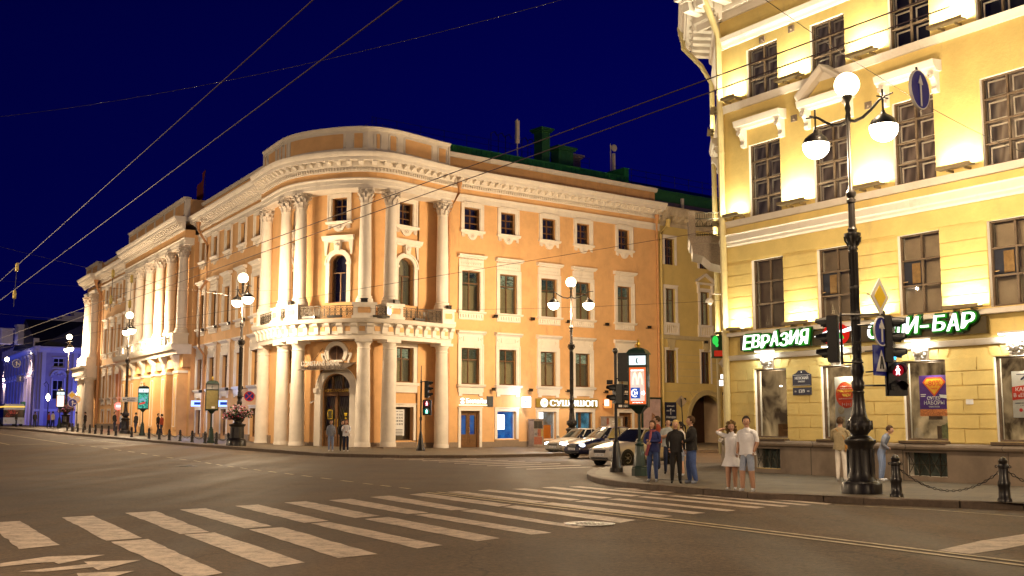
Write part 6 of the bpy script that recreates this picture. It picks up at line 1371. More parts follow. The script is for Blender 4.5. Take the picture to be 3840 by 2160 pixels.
# signs on the avenue wing
for px,py,D,lab in ((734,1512,86,'blue and white glowing box sign left of the drainpipe on the avenue wing'),(832,1512,79,'blue and white glowing box sign right of the empty advertising column')):
    p=atd(px,py,D); t=thing('blade_sign',lab,'shop sign',tuple(p),face_to(px)); b=MB(); b.box(-.35,.35,-.1,.1,-.25,.2); B(b,'box',em('sign_blue_rim',(.35,.5,1),2.2),t,local=True); b=MB(); b.box(-.12,.35,-.13,-.1,-.12,.08); B(b,'panel',em('sign_navy',(.02,.06,.4),1.),t,local=True); b=MB(); b.box(-.03,.03,.1,.9,0,.05); B(b,'bracket',IRN,t,local=True)
    o=light('POINT','sign_glow',(p.x-.5,p.y-.5,p.z),130,(.35,.5,1),.15)
p=atd(444,1523,112); t=thing('red_sign','small round red glowing sign on the far part of the orange palace','shop sign',tuple(p),face_to(444)); b=MB(); b.disc(0,0,.38,-.1,.1,16); B(b,'box',em('sign_red_glow',(1,.12,.10),4.),t,local=True); b=MB(); b.box(-.2,.2,-.12,-.1,-.1,.1); B(b,'face',WHG,t,local=True); light('POINT','sign_glow',(p.x-.3,p.y-.6,p.z-.1),160,(1,.1,.06),.15)
light('POINT','sign_glow',FR(4.6,.9,3.2),70,(.75,.8,1),.15); light('POINT','sign_glow',FR(9,1.2,3.1),40,(1,.95,.85),.3)
# ---- poster covered cabinets, chalk board, big poster frame
def cabinet(u0,u1,z1,lab,words):
    t=thing('poster_cabinet',lab,'street cabinet',FR((u0+u1)/2,.8,.15)); b=MB(FR); b.box(u0,u1,.35,.95,.15,z1); b.box(u0-.04,u1+.04,.31,1.0,z1,z1+.06); B(b,'case',pm('cabinet_grey',(.25,.2,.17),.7,.2,4.),t)
    rnd=random.Random(u0); cols=[(.42,.38,.34),(.04,.035,.03),(.26,.09,.06),(.30,.23,.08),(.2,.19,.2)]; b={}
    x=u0
    for r in range(3):
        x=u0+.02
        while x<u1-.2:
            w=min(rnd.uniform(.2,.36),u1-.02-x); k=rnd.randrange(5); b.setdefault(k,MB(FR)); z=.3+r*(z1-.35)/3; b[k].box(x,x+w,.95,.956,z,z+(z1-.35)/3-.03); x+=w+.015
    for k in b: B(b[k],'poster',pm('poster_%d_%d'%(k,int(u0*10)),cols[k],.7,.35,14.),t)
    b=MB(FR); 
    for w,u,z,h,ww in words: b.text(w,u,z,h,.957,.964,ww)
    B(b,'poster_lettering',NVY if 'БАСТА' in words[0][0] else WHM,t)
cabinet(5.35,6.2,1.95,'grey cabinet plastered with concert posters between the blue and orange windows',[('БАСТА',5.6,.95,.13,.36),('morten',5.98,1.5,.09,.3),('harket',5.98,1.38,.09,.3)])
cabinet(12.0,13.6,2.15,'wide poster covered cabinet behind the cars, left of the last brown door',[('morten',12.75,1.8,.12,.45),('harket',12.75,1.63,.12,.42),('CARTI',12.25,1.5,.12,.36)])
t=thing('street_poster','tall green framed street poster of a rocky tower behind the waiting group','advertising panel',FR(16.6,.6,.15)); b=MB(FR)
b.box(15.6,17.6,.8,.95,.15,.5); b.box(15.6,15.68,.8,.95,.5,3.6); b.box(17.5,17.6,.8,.95,.5,3.6); b.box(15.6,17.6,.8,.95,3.5,3.62); B(b,'frame',BXM,t); b=MB(FR); b.box(15.68,17.5,.84,.9,.5,3.5); B(b,'sheet',pm('poster_pink',(.42,.30,.30),.5,.2,3.),t); b=MB(FR); b.prism([(16.2,.6),(17.3,.6),(17.0,1.5),(16.95,2.3),(16.6,2.5),(16.5,1.6)],.9,.906); B(b,'picture',pm('poster_rock',(.25,.13,.08),.6,.6,9.),t)
t=thing('chalk_board','black chalk lettered wine bar board on the ochre wall beside the gateway','sign',FR(19.2,.1,1.6)); b=MB(FR); b.box(18.75,20.0,.05,.12,1.5,3.3); B(b,'board',NVY,t); b=MB(FR)
b.text('МЕНЮ БАРА',19.38,2.95,.1,.12,.128,.8,shear=.1); b.text('ВИНО',19.1,2.6,.1,.12,.128,.3); b.text('1896',19.68,2.6,.1,.12,.128,.3); b.text('Мансарда',19.38,2.05,.22,.12,.128,1.05,shear=.3); b.prism([(19.3,2.8),(19.46,2.8),(19.40,2.62),(19.40,2.42),(19.46,2.38),(19.3,2.38),(19.36,2.42),(19.36,2.62)],.12,.128); b.ring(19.38,1.75,.1,.12,.12,.128,0,PI,8); B(b,'lettering',WHM,t)
# ---- flower urns
LEF=pm('petunia_leaf',(.03,.09,.02),.7,.3,8.); PK1=pm('petal_pink',(.65,.08,.16),.7,.2,10.); PK2=pm('petal_white',(.72,.55,.62),.7,.1,10.)
def urn(x,y,z,lab,r=.85,seed=1):
    t=thing('flower_urn',lab,'flower urn',(x,y,z)); rnd=random.Random(seed); b=MB()
    b.lathe([(.55,0),(.55,.35),(.5,.42),(.42,.5),(.40,1.15),(.48,1.22),(.5,1.3),(.3,1.34),(.18,1.42),(.2,1.5),(.42,1.62),(.5,1.8),(.47,1.9),(.3,1.92)],12); B(b,'urn',IRN,t,local=True,smooth=35)
    m=[MB(),MB(),MB()]
    for i in range(1500):
        k=0 if i%3==0 else (1 if rnd.random()<.4 else 2); a=rnd.uniform(0,2*PI); c=rnd.choice([0,0,0,1,2]); rr=r*rnd.random()**.4*(.62 if c==0 else .34)
        ph=rnd.uniform(-.9,1.4); cx,cy,cz=((0,0,1.98),(.62*r,.1,1.9),(-.6*r,-.1,1.75))[c]
        p=Vector((cx+rr*math.cos(a)*math.cos(ph),cy+rr*math.sin(a)*math.cos(ph),cz+rr*math.sin(ph)*.85)); s=rnd.uniform(.028,.05)*(1.3 if k==0 else 1)
        u=Vector((rnd.gauss(0,1),rnd.gauss(0,1),rnd.gauss(0,1))).normalized(); v=u.cross(Vector((rnd.gauss(0,1),rnd.gauss(0,1),rnd.gauss(0,1)))).normalized()
        m[k].add([tuple(p+u*s),tuple(p+v*s),tuple(p-u*s),tuple(p-v*s)],[(0,1,2,3)])
    for mb,n,mt in zip(m,('foliage','pink_blossom','white_blossom'),(LEF,PK1,PK2)): B(mb,n,mt,t,local=True)
p=atd(890,1600,65.2); urn(p.x,p.y,.38,'iron urn overflowing with pink and white petunias at the lamp left of the bank',.95,3)
p=atd(245,1590,122); urn(p.x,p.y,1.25,'distant dark flower urn at the foot of the lamp before the blue palace',1.,5)
# ---- overhead wires
WIR=pm('copper_wire',(.030,.012,.018),.45,.2,8.,metal=.4); WI2=pm('steel_wire',(.025,.02,.025),.5,.2,8.,metal=.3); INS=pm('amber_insulator',(.55,.42,.12),.35,.2,9.)
def wire(a,c,z,r,lab,mat_=WIR,grp='trolley wires over the crossroads',z2=None,clips=()):
    A_=up(*a,z); C_=up(*c,z if z2 is None else z2); b=MB(); n=24
    P=[A_.lerp(C_,k/n)-Vector((0,0,.25*4*(k/n)*(1-k/n))) if mat_ is WI2 else A_.lerp(C_,k/n) for k in range(n+1)]
    d=(C_-A_); P=[A_-d*.0]+P[1:]; b.tube(P,r,5)
    for q in clips: p=A_.lerp(C_,q); b.sph(tuple(p),r*1.8,6,4)
    B(b,'overhead_wire',mat_,label=lab,cat='wire',group=grp)
wire((1250,-68),(-60,1108),6.3,.008,'upper of the two trolley wires crossing the sky at left',clips=(.12,.3))
wire((1600,-70),(-60,1172),6.3,.009,'lower and thicker trolley wire crossing the sky at left',clips=(.12,.3))
wire((3520,-20),(-60,1292),6.3,.009,'trolley wire sloping across the orange palace just under its cornice',clips=(.1,.2,.25))
wire((3560,25),(-60,1320),6.3,.009,'trolley wire sloping across the orange palace below its twin',clips=(.1,.2,.25))
wire((2690,862),(-40,1312),8.6,.009,'thin feeder wire crossing the middle storeys of the orange palace',z2=7.2,grp='thin cross wires')
for a,c,z,z2,lab in (((0,925),(1010,1125),7.5,10.1,'thin span wire from the left edge past the palace columns'),((0,1052),(1100,1085),7.4,10.,'thin span wire crossing the portico columns'),((-20,1175),(900,1215),7.0,8.8,'thin span wire over the blue palace roof'),((-20,440),(2150,-13),9.0,9.0,'faint dark wire high across the left sky'),((2830,-30),(3860,580),8.5,8.5,'dark wire falling across the cafe facade to the right edge'),((1250,1150),(2730,1125),8.84,6.1,'thin wire passing the second floor windows of the orange palace')):
    wire(a,c,z,.0055,lab,WI2,'thin cross wires',z2=z2)
for px,py,lab in ((65,985,'amber insulator string on the wires at far left'),(425,1010,'amber insulator string before the first portico columns'),(495,1030,'amber insulator string beside the portico capital')):
    a=up(px,py,7.9); b=MB(); t=thing('insulator_string',lab,'insulator',tuple(a))
    b.tube([(0,0,0),(-.05,.0,-1.7)],.012,4); B(b,'hanger',WI2,t,local=True); b=MB(); b.lathe([(.02,-.35),(.06,-.32),(.07,-.2),(.06,-.05),(.02,0)],7,0,0,0); b.lathe([(.02,-1.4),(.06,-1.37),(.07,-1.25),(.06,-1.1),(.02,-1.05)],7,-.04,0,0); B(b,'insulator',INS,t,local=True,smooth=50)
# ============================================================ CARS
TYR=pm('tyre_rubber',(.012,.012,.012),.8,.2,10.); RIM_=pm('alloy_rim',(.45,.44,.43),.3,.1,8.,metal=.8); CGL=pm('car_glass',(.015,.018,.02),.06,.2,2.,spec=.8,coat=.5); CHR=pm('chrome',(.6,.6,.6),.15,.05,8.,metal=1.)
HLB=em('headlamp_beam',(.75,.86,1.),28.); HLD=pm('headlamp_glass',(.35,.36,.38),.1,.3,9.,coat=.6); TLR=pm('tail_lamp',(.35,.01,.01),.2,.2,8.)
def paint(n,c): return pm(n,c,.28,.05,2.,spec=.5,coat=.8)
def car(lab,x,y,z,hd,col,name='parked_car',zs=1.,ls=1.,lit=True,plate='o 187 xx',hatch=0):
    t=thing(name,lab,'car',(x,y,z),hd,'cars waiting in the side street'); K=lambda b,n,m,par=t,sm=None: B(b,n,m,par,local=True,smooth=sm)
    st=[(2.16,.30,.46,.54,.58),(2.10,.24,.56,.66,.70),(1.9,.2,.62,.74,.77),(1.45,.19,.68,.84,.81),(.95,.19,.74,.92,.83),(.3,.19,.80,.93,.84),(-.5,.19,.83,.94,.84),(-1.2,.19,.84,.95,.83),(-1.7,.2,.84,.96+.05*hatch,.80),(-2.05,.24,.78,.93+.05*hatch,.74),(-2.16,.32,.6,.80,.62)]
    b=MB(); V=[]; prof=lambda zb,zl,zt,h:[(h*.86,zb),(h*.98,zb+.1),(h,(zb+zl)/2),(h*.985,zl-.06),(h*.94,zl+.03),(h*.80,zt-.02),(h*.45,zt+.015),(0,zt+.025)]
    for xx,zb,zl,zt,h in st:
        p=prof(zb,zl,zt,h); V+=[(xx*ls,-q,zz*zs) for q,zz in p]+[(xx*ls,q,zz*zs) for q,zz in p[-2::-1]]
    k=15; b.add(V,[(i*k+j,i*k+j+1,(i+1)*k+j+1,(i+1)*k+j) for i in range(len(st)-1) for j in range(k-1)]+[(i*k,(i+1)*k,(i+1)*k+k-1,i*k+k-1) for i in range(len(st)-1)]+[tuple(range(k)),tuple((len(st)-1)*k+j for j in range(k))])
    body=K(b,'body',col,sm=38)
    # greenhouse
    rx0,rx1=.10,(-1.15 if hatch else -.85); bx0,bx1=1.0,(-1.95 if hatch else -1.62)
    lo=[(bx0,.0,.90),(bx0-.12,.60,.90),(bx0-.45,.74,.91),(-.3,.76,.92),(bx1+.35,.72,.93),(bx1+.05,.55,.95),(bx1,0,.95)]
    hi=[(rx0,.0,1.40),(rx0-.02,.42,1.395),(rx0-.10,.55,1.37),(-.4,.58,1.39),(rx1+.10,.55,1.37),(rx1,.42,1.39),(rx1,0,1.40)]
    b=MB(); L=lo+[(a,-q,c) for a,q,c in lo[-2:0:-1]]; H_=hi+[(a,-q,c) for a,q,c in hi[-2:0:-1]]; n=len(L)
    b.add([(a*ls,q,c*zs) for a,q,c in L]+[(a*ls,q,c*zs) for a,q,c in H_],[(i,(i+1)%n,n+(i+1)%n,n+i) for i in range(n)]); K(b,'window_glass',CGL,body,sm=30)
    b=MB(); ce=(( rx0+rx1)/2*ls,0,1.455*zs); mid=[((a*.8+ce[0]/ls*.2),q*.8,1.44) for a,q,c in H_]
    b.add([(a*ls,q,c*zs+.012) for a,q,c in H_]+[(a*ls,q,c*zs) for a,q,c in mid]+[ce],[(i,(i+1)%n,n+(i+1)%n,n+i) for i in range(n)]+[(n+i,n+(i+1)%n,2*n) for i in range(n)])
    for i in (1,2,3,4,5): 
        for sg in (-1,1):
            if i in(1,5): continue
            a,c=lo[i],hi[i]; b.tube([(a[0]*ls,sg*(a[1]+.005),a[2]*zs),(c[0]*ls,sg*(c[1]+.01),c[2]*zs)],.03 if i!=3 else .022,5)
    K(b,'roof',col,body,sm=40)
    b=MB()
    for sg in (-1,1):
        for xx in (.62,-.3,-1.1): b.box(xx*ls-.004,xx*ls+.004,sg*.835-.01,sg*.835+.01,.3*zs,.80*zs)
        b.box(-1.2*ls,1.0*ls,sg*.80-.03,sg*.80+.03,.17,.25)
    K(b,'door_seam',BLK,body)
    for sg in (-1,1):
        for xx in (.45,-.45): b=MB(); b.box(xx*ls-.45-.09,xx*ls-.45+.09,sg*.838-.02,sg*.838+.02,.73*zs,.76*zs); K(b,'door_handle',CHR,body)
        b=MB(); b.sph((.78*ls,sg*.93,.98*zs),.1,8,6,sx=.8,sy=1.2,sz=.75); b.tube([(.78*ls,sg*.75,.93*zs),(.78*ls,sg*.9,.96*zs)],.025,4); K(b,'mirror',col,body,sm=50)
        for xx in (1.33,-1.33):
            b=MB(); b.lathe([(.30,-.1),(.325,-.07),(.325,.07),(.30,.1),(.21,.1),(.21,-.1),(.30,-.1)],20); b.mat(Matrix.Translation((xx*ls,sg*.76,.325))@Matrix.Rotation(PI/2,4,'X')); wh=K(b,'wheel',TYR,t,sm=50)
            b=MB(); b.lathe([(.21,.02),(.21,.085),(.195,.08),(.18,.03),(.01,.03)],16)
            for q in range(6):
                a=2*PI*q/6; M=Matrix.Rotation(a,4,'Z'); v0=len(b.v); b.box(-.028,.028,.03,.2,.03,.075); b.mat(M,v0=v0)
            b.lathe([(.05,.02),(.05,.085),(.01,.09)],8)
            b.mat(Matrix.Translation((xx*ls,sg*.76,.325))@Matrix.Rotation(-sg*PI/2,4,'X')); K(b,'rim',RIM_,wh,sm=40)
            b=MB(); b.lathe([(.385,0),(.385,.012),(.30,.012),(.30,0)],22); b.mat(Matrix.Translation((xx*ls,sg*.835,.325))@Matrix.Rotation(-sg*PI/2,4,'X')); K(b,'wheel_arch',BLK,body)
        b=MB(); b.sph((2.0*ls,sg*.56,.60*zs),.17,12,8,sx=.75,sy=1.15,sz=.55); hl=K(b,'headlight',HLB if lit and sg==SIDE else (HLB if lit else HLD),body,sm=60)
        b=MB(); b.box(-2.14*ls,-2.0*ls,sg*.48-.14,sg*.48+.14,.66*zs,.82*zs); K(b,'tail_light',TLR,body)
        b=MB(); b.disc(sg*.55,.34*zs,.055,0,.03,10); b.mat(Matrix.Translation((2.10*ls,0,0))@Matrix.Rotation(-PI/2,4,'Z')); K(b,'fog_light',HLD,body)
    b=MB(); b.box(2.08*ls,2.17*ls,-.34,.34,.50*zs,.62*zs); b.box(2.06*ls,2.16*ls,-.5,.5,.26*zs,.34*zs); K(b,'grille',BLK,body)
    b=MB(); 
    for q in range(3): b.box(2.165*ls,2.175*ls,-.33,.33,(.52+.035*q)*zs,(.53+.035*q)*zs)
    b.disc(0,.59*zs,.05,0,.02,12); K(b,'grille_trim',CHR,body)
    b=MB(); b.box(2.17*ls,2.185*ls,-.26,.26,.38*zs,.49*zs); pl=K(b,'number_plate',WHM,body); b=MB(); b.text(plate,0,.395*zs,.07,0,.006,.42); b.mat(Matrix.Translation((2.186*ls,0,0))@Matrix.Rotation(PI/2,4,'Z')); K(b,'plate_text',NVY,pl)
    if lit:
        for sg in (-1,1):
            o=light('SPOT','headlight_beam',(0,0,0),160,(.72,.84,1),.06,spot=R(75)); o.location=t.matrix_basis@Vector((2.3*ls,sg*.56,.62*zs)); aim(o,Vector((math.cos(hd),math.sin(hd),-.09)))
    return t
SIDE=1
hR=math.atan2(-DR.y,-DR.x)
def carat(px,py,lab,col,wheel=1.33,side=.76,**k):
    """place a car so that its near front tyre stands at the surveyed spot"""
    g=Vector(gp(px,py)); f=Vector((math.cos(k.get('hd',hR)),math.sin(k.get('hd',hR)))); l=Vector((-f.y,f.x)); p=g-f*wheel*k.get('ls',1.)-l*side; hd=k.pop('hd',hR)
    return car(lab,p.x,p.y,0,hd,col,**k)
carat(2148,1705,'silver sedan with glaring headlights, leftmost car waiting in the side street',paint('silver_paint',(.42,.40,.37)),plate='В 571 ХМ',hd=hR+.10)
carat(2231,1720,'dark blue car with one bright headlight between the silver and white cars',paint('navy_paint',(.012,.016,.07)),plate='О 187 КХ',zs=1.1,ls=1.05,hatch=1)
carat(2350,1748,'white car with dark headlights behind the near advertising column',paint('white_car_paint',(.62,.58,.52)),plate='А 402 ОР',zs=1.08,lit=False,hatch=1,hd=hR+.04)
bz=thing('city_bus','city bus with a yellow stripe at the far left edge of the avenue','bus',(atd(30,1560,150).x,150,1.15),math.atan2(-DL.y,-DL.x))
K=lambda b,n,m,par=bz,sm=None: B(b,n,m,par,local=True,smooth=sm)
b=MB(); b.sweep(-6,6,[(-1.25,.35),(1.25,.35),(1.25,2.7),(1.1,2.95),(-1.1,2.95),(-1.25,2.7)]); bb=K(b,'body',paint('bus_white',(.35,.38,.5)))
b=MB(); b.box(-5.8,6.02,-1.27,1.27,1.2,2.2); K(b,'window_band',CGL,bb); b=MB(); b.box(-6.02,6.03,-1.28,1.28,2.5,2.68); K(b,'yellow_stripe',em('bus_sign_glow',(1,.6,.1),1.2),bb)
for xx in (-3.6,3.8):
    for sg in (-1,1): b=MB(); b.lathe([(.48,-.14),(.48,.14),(.2,.15),(.01,.15)],16); b.mat(Matrix.Translation((xx,sg*1.15,.48))@Matrix.Rotation(-sg*PI/2,4,'X')); K(b,'wheel',TYR,bz)
for sg in (-1,1): b=MB(); b.sph((6.0,sg*.9,.8),.14,8,6,sx=.4); K(b,'headlight',HLD,bb); b=MB(); b.sph((-6.0,sg*.9,.9),.14,8,6,sx=.4); K(b,'tail_light',em('bus_tail',(1,.08,.05),4),bb)
# ============================================================ PEOPLE
def cm(n,c,v=.15,sc=9.): return pm(n,c,.85,v,sc,.9,9)
SKN=pm('skin',(.52,.30,.20),.5,.06,12.); DEN=cm('denim',(.055,.09,.24)); DEL=cm('light_denim',(.20,.26,.42)); DKB=cm('dark_navy',(.015,.02,.05)); BLKC=cm('black_cloth',(.014,.012,.012)); WHC=cm('white_cloth',(.80,.80,.84),.04); GRC=cm('grey_polo',(.36,.38,.38),.08); RST=cm('rust_cloth',(.30,.05,.02)); TAN=cm('tan_jacket',(.30,.24,.14)); CRM=cm('cream_trousers',(.74,.68,.62),.06); GRY=cm('grey_cloth',(.22,.24,.30)); SHW=cm('white_shoe',(.6,.6,.62),.1); SHB=cm('dark_shoe',(.02,.02,.02)); JKB=cm('blue_jacket',(.022,.03,.13)); SCF=cm('scarf',(.32,.08,.10),.5,30.); HBR=cm('brown_hair',(.06,.03,.012),.3,20.); HDK=cm('dark_hair',(.018,.012,.008),.3,20.); HBL=cm('blond_hair',(.55,.40,.16),.2,20.); HCU=cm('curly_hair',(.16,.10,.035),.3,20.); HRD=cm('auburn_hair',(.22,.06,.02),.3,20.); LBS=cm('pale_blue_shorts',(.36,.42,.55)); BAG=cm('tan_bag',(.42,.20,.04)); EYE=pm('eye_dark',(.01,.01,.01),.3); LIP=pm('lip',(.40,.12,.10),.5)
ARM={'down':((.21,-.01,1.15),(.235,.06,.93),(.235,.09,.84)),'cross':((.225,.04,1.17),(-.02,.22,1.17),(-.10,.22,1.20)),'chest':((.23,.04,1.17),(.05,.25,1.22),(-.02,.26,1.25)),
 'fold':((.24,.03,1.16),(.10,.24,1.10),(.03,.26,1.10)),'head':((.40,.06,1.52),(.22,-.06,1.60),(.15,-.08,1.58)),'hip':((.33,-.03,1.17),(.2,.08,.99),(.17,.12,.96)),'phone':((.22,.04,1.16),(.12,.26,1.3),(.1,.28,1.37)),'round':((.28,.10,1.25),(.36,-.02,1.10),(.38,-.06,1.05)),'pocket':((.25,-.04,1.16),(.2,.04,.96),(.18,.07,.9))}
def person(lab,px,py,face,H,top,legs,shoe,hair,hstyle='short',la='down',ra='down',build=1.,stance=(.10,.10),step=0.,sleeve='long',shorts=False,skirt=None,bag=None,lean=0.,at=None,scarf=False,z=.15,grp=None,turn=0.,bend=0.):
    if at is None: x,y=gp(px,py,z)
    else: x,y=at
    zz=z+hgt(x,y); k=H/1.75; rz=R(face)-PI/2
    build*=1.2; t=thing('person',lab,'person',(x,y,zz),rz,grp)
    def up_(p): # bend the trunk forward above the hips
        if not bend: return p
        a=-R(bend); yy,q=p[1],p[2]-.95; 
        return (p[0],yy*math.cos(a)-q*math.sin(a)*1.,.95+yy*math.sin(a)+q*math.cos(a)) if q>0 else p
    J=[];E=[];RD=[]
    def j(p,r,par=None): J.append(Vector(p)*k); RD.append((r[0]*k*build if isinstance(r,tuple) else r*k,(r[1] if isinstance(r,tuple) else r)*k)); 
    names=[]
    def add(p,r,par,tag_): j(up_(p),r); names.append(tag_); i=len(J)-1; 
    def ad(p,r,par,tg):
        add(p,r,par,tg); i=len(J)-1
        if par is not None: E.append((par,i,tg))
        return i
    lw=.0
    pe=ad((lw,0,.95),(.145,.105),None,'legs'); sp1=ad((lw,.005,1.10),(.125,.10),pe,'top'); ch=ad((0,.0,1.29),(.15,.11),sp1,'top'); nb_=ad((0,-.012,1.43),(.085,.075),ch,'top'); nk=ad((0,.0,1.50),(.052,.052),nb_,'skin'); hd0=ad((0,.012,1.57),(.06,.065),nk,'skin')
    for sg,arm in ((-1,la),(1,ra)):
        e,w,hn=ARM[arm]; sh=ad((sg*.15*build,-.005,1.40),(.078,.07),nb_,'top'); m=lambda p:(sg*p[0],p[1],p[2])
        el=ad(m(e),(.055,.053),sh,'top'); wr=ad(m(w),(.034,.03),el,'top' if sleeve=='long' else 'skin'); ad(tuple(Vector(m(w)).lerp(Vector(m(hn)),.6)),(.034,.02),wr,'skin')
        names
    for i,sg in enumerate((-1,1)):
        s=stance[i]; fy=step*sg
        hp=ad((sg*.085,0,.88),(.10,.105),pe,'legs'); kn=ad((sg*(s*.5+.045),.03+fy*.5,.49),(.07,.075),hp,'legs'); an=ad((sg*s,-.02+fy,.10),(.05,.052),kn,'skin' if shorts else 'legs'); hl=ad((sg*s,-.03+fy,.045),(.036,.036),an,'shoe'); ad((sg*(s+.02),.13+fy,.035),(.042,.03),hl,'shoe')
    me=bpy.data.meshes.new('b'); ob=bpy.data.objects.new('b',me); COL.objects.link(ob)
    me.from_pydata([tuple(v) for v in J],[(a,c) for a,c,_ in E],[]); md=ob.modifiers.new('s','SKIN'); md.use_smooth_shade=True; md.branch_smoothing=.4
    sv=me.skin_vertices[0].data
    for i,r in enumerate(RD): sv[i].radius=r; sv[i].use_root=(i==0)
    ob.modifiers.new('u','SUBSURF').levels=1; ob.modifiers['u'].render_levels=1
    dg=bpy.context.evaluated_depsgraph_get(); dg.update(); m2=bpy.data.meshes.new_from_object(ob.evaluated_get(dg))
    V=[tuple(v.co) for v in m2.vertices]; F=[tuple(p.vertices) for p in m2.polygons]; bpy.data.objects.remove(ob); bpy.data.meshes.remove(me); bpy.data.meshes.remove(m2)
    mi=[]; order=['skin','top','legs','shoe']
    for f in F:
        c=Vector((0,0,0)); 
        for i in f: c+=Vector(V[i])
        c/=len(f); best=None
        for a,d,tg in E:
            A_,D_=J[a],J[d]; q=max(0,min(1,(c-A_).dot(D_-A_)/max(1e-6,(D_-A_).length_squared))); r=(RD[a][0]*(1-q)+RD[d][0]*q); dd=(c-A_.lerp(D_,q)).length/r
            if best is None or dd<best[0]: best=(dd,tg,q)
        tg=best[1]
        if tg=='legs' and shorts and c.z<.46*k: tg='skin'
        mi.append(order.index(tg))
    b=MB(); b.add(V,F); b.mi=mi
    # head with a face, ears
    hc=Vector(up_((0,.02,1.64)))*k; Mh=Matrix.Translation(hc)@Matrix.Rotation(R(turn),4,'Z')@(Matrix.Rotation(-R(bend)*.6,4,'X') if bend else Matrix.Identity(4))@Matrix.Scale(k*1.1,4)
    v0=len(b.v); b.k=0; h=MB(); h.sph((0,0,.0),.1,14,10,sx=.76,sy=.95,sz=1.14)
    for i,(a,c,q) in enumerate(h.v):
        if q<-.02: a*=1-.28*min(1,(-q-.02)/.09); 
        if q<-.02 and c<0: c*=1-.35*min(1,(-q-.02)/.09)
        if abs(a)<.03 and c>.06 and -.05<q<.01: c+=.004
        h.v[i]=(a,c,q)
    h.sph((0,.10,-.012),.017,6,5,sx=.75,sy=1.1,sz=1.5); h.sph((0,.07,-.095),.03,8,5,sx=.9,sy=.7,sz=.6)
    for sg in (-1,1): h.sph((sg*.078,-.005,-.005),.022,6,5,sx=.4,sz=1.3)
    h.mat(Mh); b.add(h.v,h.f)
    # fingers
    for sg,arm in ((-1,la),(1,ra)):
        e,w,hn=ARM[arm]; W=Vector(up_((sg*w[0],w[1],w[2])))*k; Hn=Vector(up_((sg*hn[0],hn[1],hn[2])))*k; d=(Hn-W).normalized(); s=d.cross(Vector((0,1,0) if abs(d.y)<.8 else (1,0,0))).normalized(); n=d.cross(s); pb=W.lerp(Hn,.55)
        for q,l in ((-.026,.062),(-.009,.072),(.008,.068),(.024,.052)):
            o=pb+s*q*k+d*.02*k; b.tube([o,o+d*l*.5*k+n*.006*k,o+d*l*.85*k+n*.024*k],.0085*k,5,.006*k)
        o=pb-s*.026*k-d*.015*k; b.tube([o,o-s*.022*k+d*.025*k+n*.01*k,o-s*.026*k+d*.05*k+n*.02*k],.0095*k,5,.007*k)
    body=B(b,'body',[SKN,top,legs,shoe],t,local=True,smooth=80)
    b=MB()
    for sg in (-1,1): b.sph((sg*.031,.086,.012),.0095,6,4,sz=.7)
    b.mat(Mh); B(b,'eyes',EYE,t,local=True); b=MB(); b.sph((0,.088,-.052),.022,8,4,sy=.35,sz=.28); b.mat(Mh); B(b,'mouth',LIP,t,local=True)
    b=MB(); b.sph((0,-.014,.022),.108,14,9,sx=.84,sy=.98,sz=1.08)
    for i,(a,c,q) in enumerate(b.v):
        if c>.05 and q<.075: c=.05-(.075-q)*.9; 
        if q<-.02 and hstyle in('short','bald'): c=min(c,-.02); q=max(q,-.05)
        b.v[i]=(a,max(c,-.13),q)
    if hstyle=='bob':
        for sg in (-1,1): b.sph((sg*.062,-.02,-.055),.06,8,7,sx=.62,sy=.95,sz=1.35)
        b.sph((0,-.07,-.05),.065,8,7,sx=1.1,sy=.7,sz=1.35)
    if hstyle=='pony': b.tube([(0,-.1,.03),(0,-.15,.01),(.01,-.17,-.08),(.02,-.16,-.2),(.02,-.14,-.3)],.03,7,.02)
    if hstyle=='long': b.sph((0,-.075,-.12),.085,10,8,sx=1.05,sy=.55,sz=1.9)
    if hstyle=='curly':
        rnd=random.Random(5)
        for i in range(60):
            a=rnd.uniform(0,2*PI); ph=rnd.uniform(-.9,1.5); r=.105+rnd.uniform(0,.035); p=(r*math.cos(a)*math.cos(ph),-.02+r*math.sin(a)*math.cos(ph),.0+r*math.sin(ph)*1.15)
            if p[1]>.06 and p[2]<.06: continue
            b.sph(p,rnd.uniform(.02,.036),6,4)
        for i in range(22): b.sph((rnd.uniform(-.1,.1),-.06+rnd.uniform(-.05,.03),rnd.uniform(-.16,-.04)),.03,6,4)
    b.mat(Mh); B(b,'hair',hair,t,local=True,smooth=60)
    if not bend:
        b=MB(); V=[]; n=26; q0=rnd_=random.Random(int(abs(px*7+H*100)))
        ph=q0.uniform(0,6); rows=[(1.385,.150,.095),(1.33,.172,.118),(1.2,.168,.128),(1.08,.155,.122),(.99,.160,.124),(.91,.172,.132),(.87,.176,.135)]
        bw=.5+.5*build
        for z_,rx,ry in rows:
            f=(1.385-z_)/.5
            for i in range(n):
                a=2*PI*i/n; w_=1+.035*math.sin(a*5+ph+z_*9)+.03*f*math.sin(a*9+ph*2+z_*4); V.append((rx*bw*w_*math.cos(a)*k,ry*bw*w_*math.sin(a)*k,(z_+.012*math.sin(a*3+ph)*f)*k))
        b.add(V,[(r_*n+i,r_*n+(i+1)%n,(r_+1)*n+(i+1)%n,(r_+1)*n+i) for r_ in range(len(rows)-1) for i in range(n)]); B(b,'shirt' if sleeve=='short' else 'jacket',top,t,local=True,smooth=70)
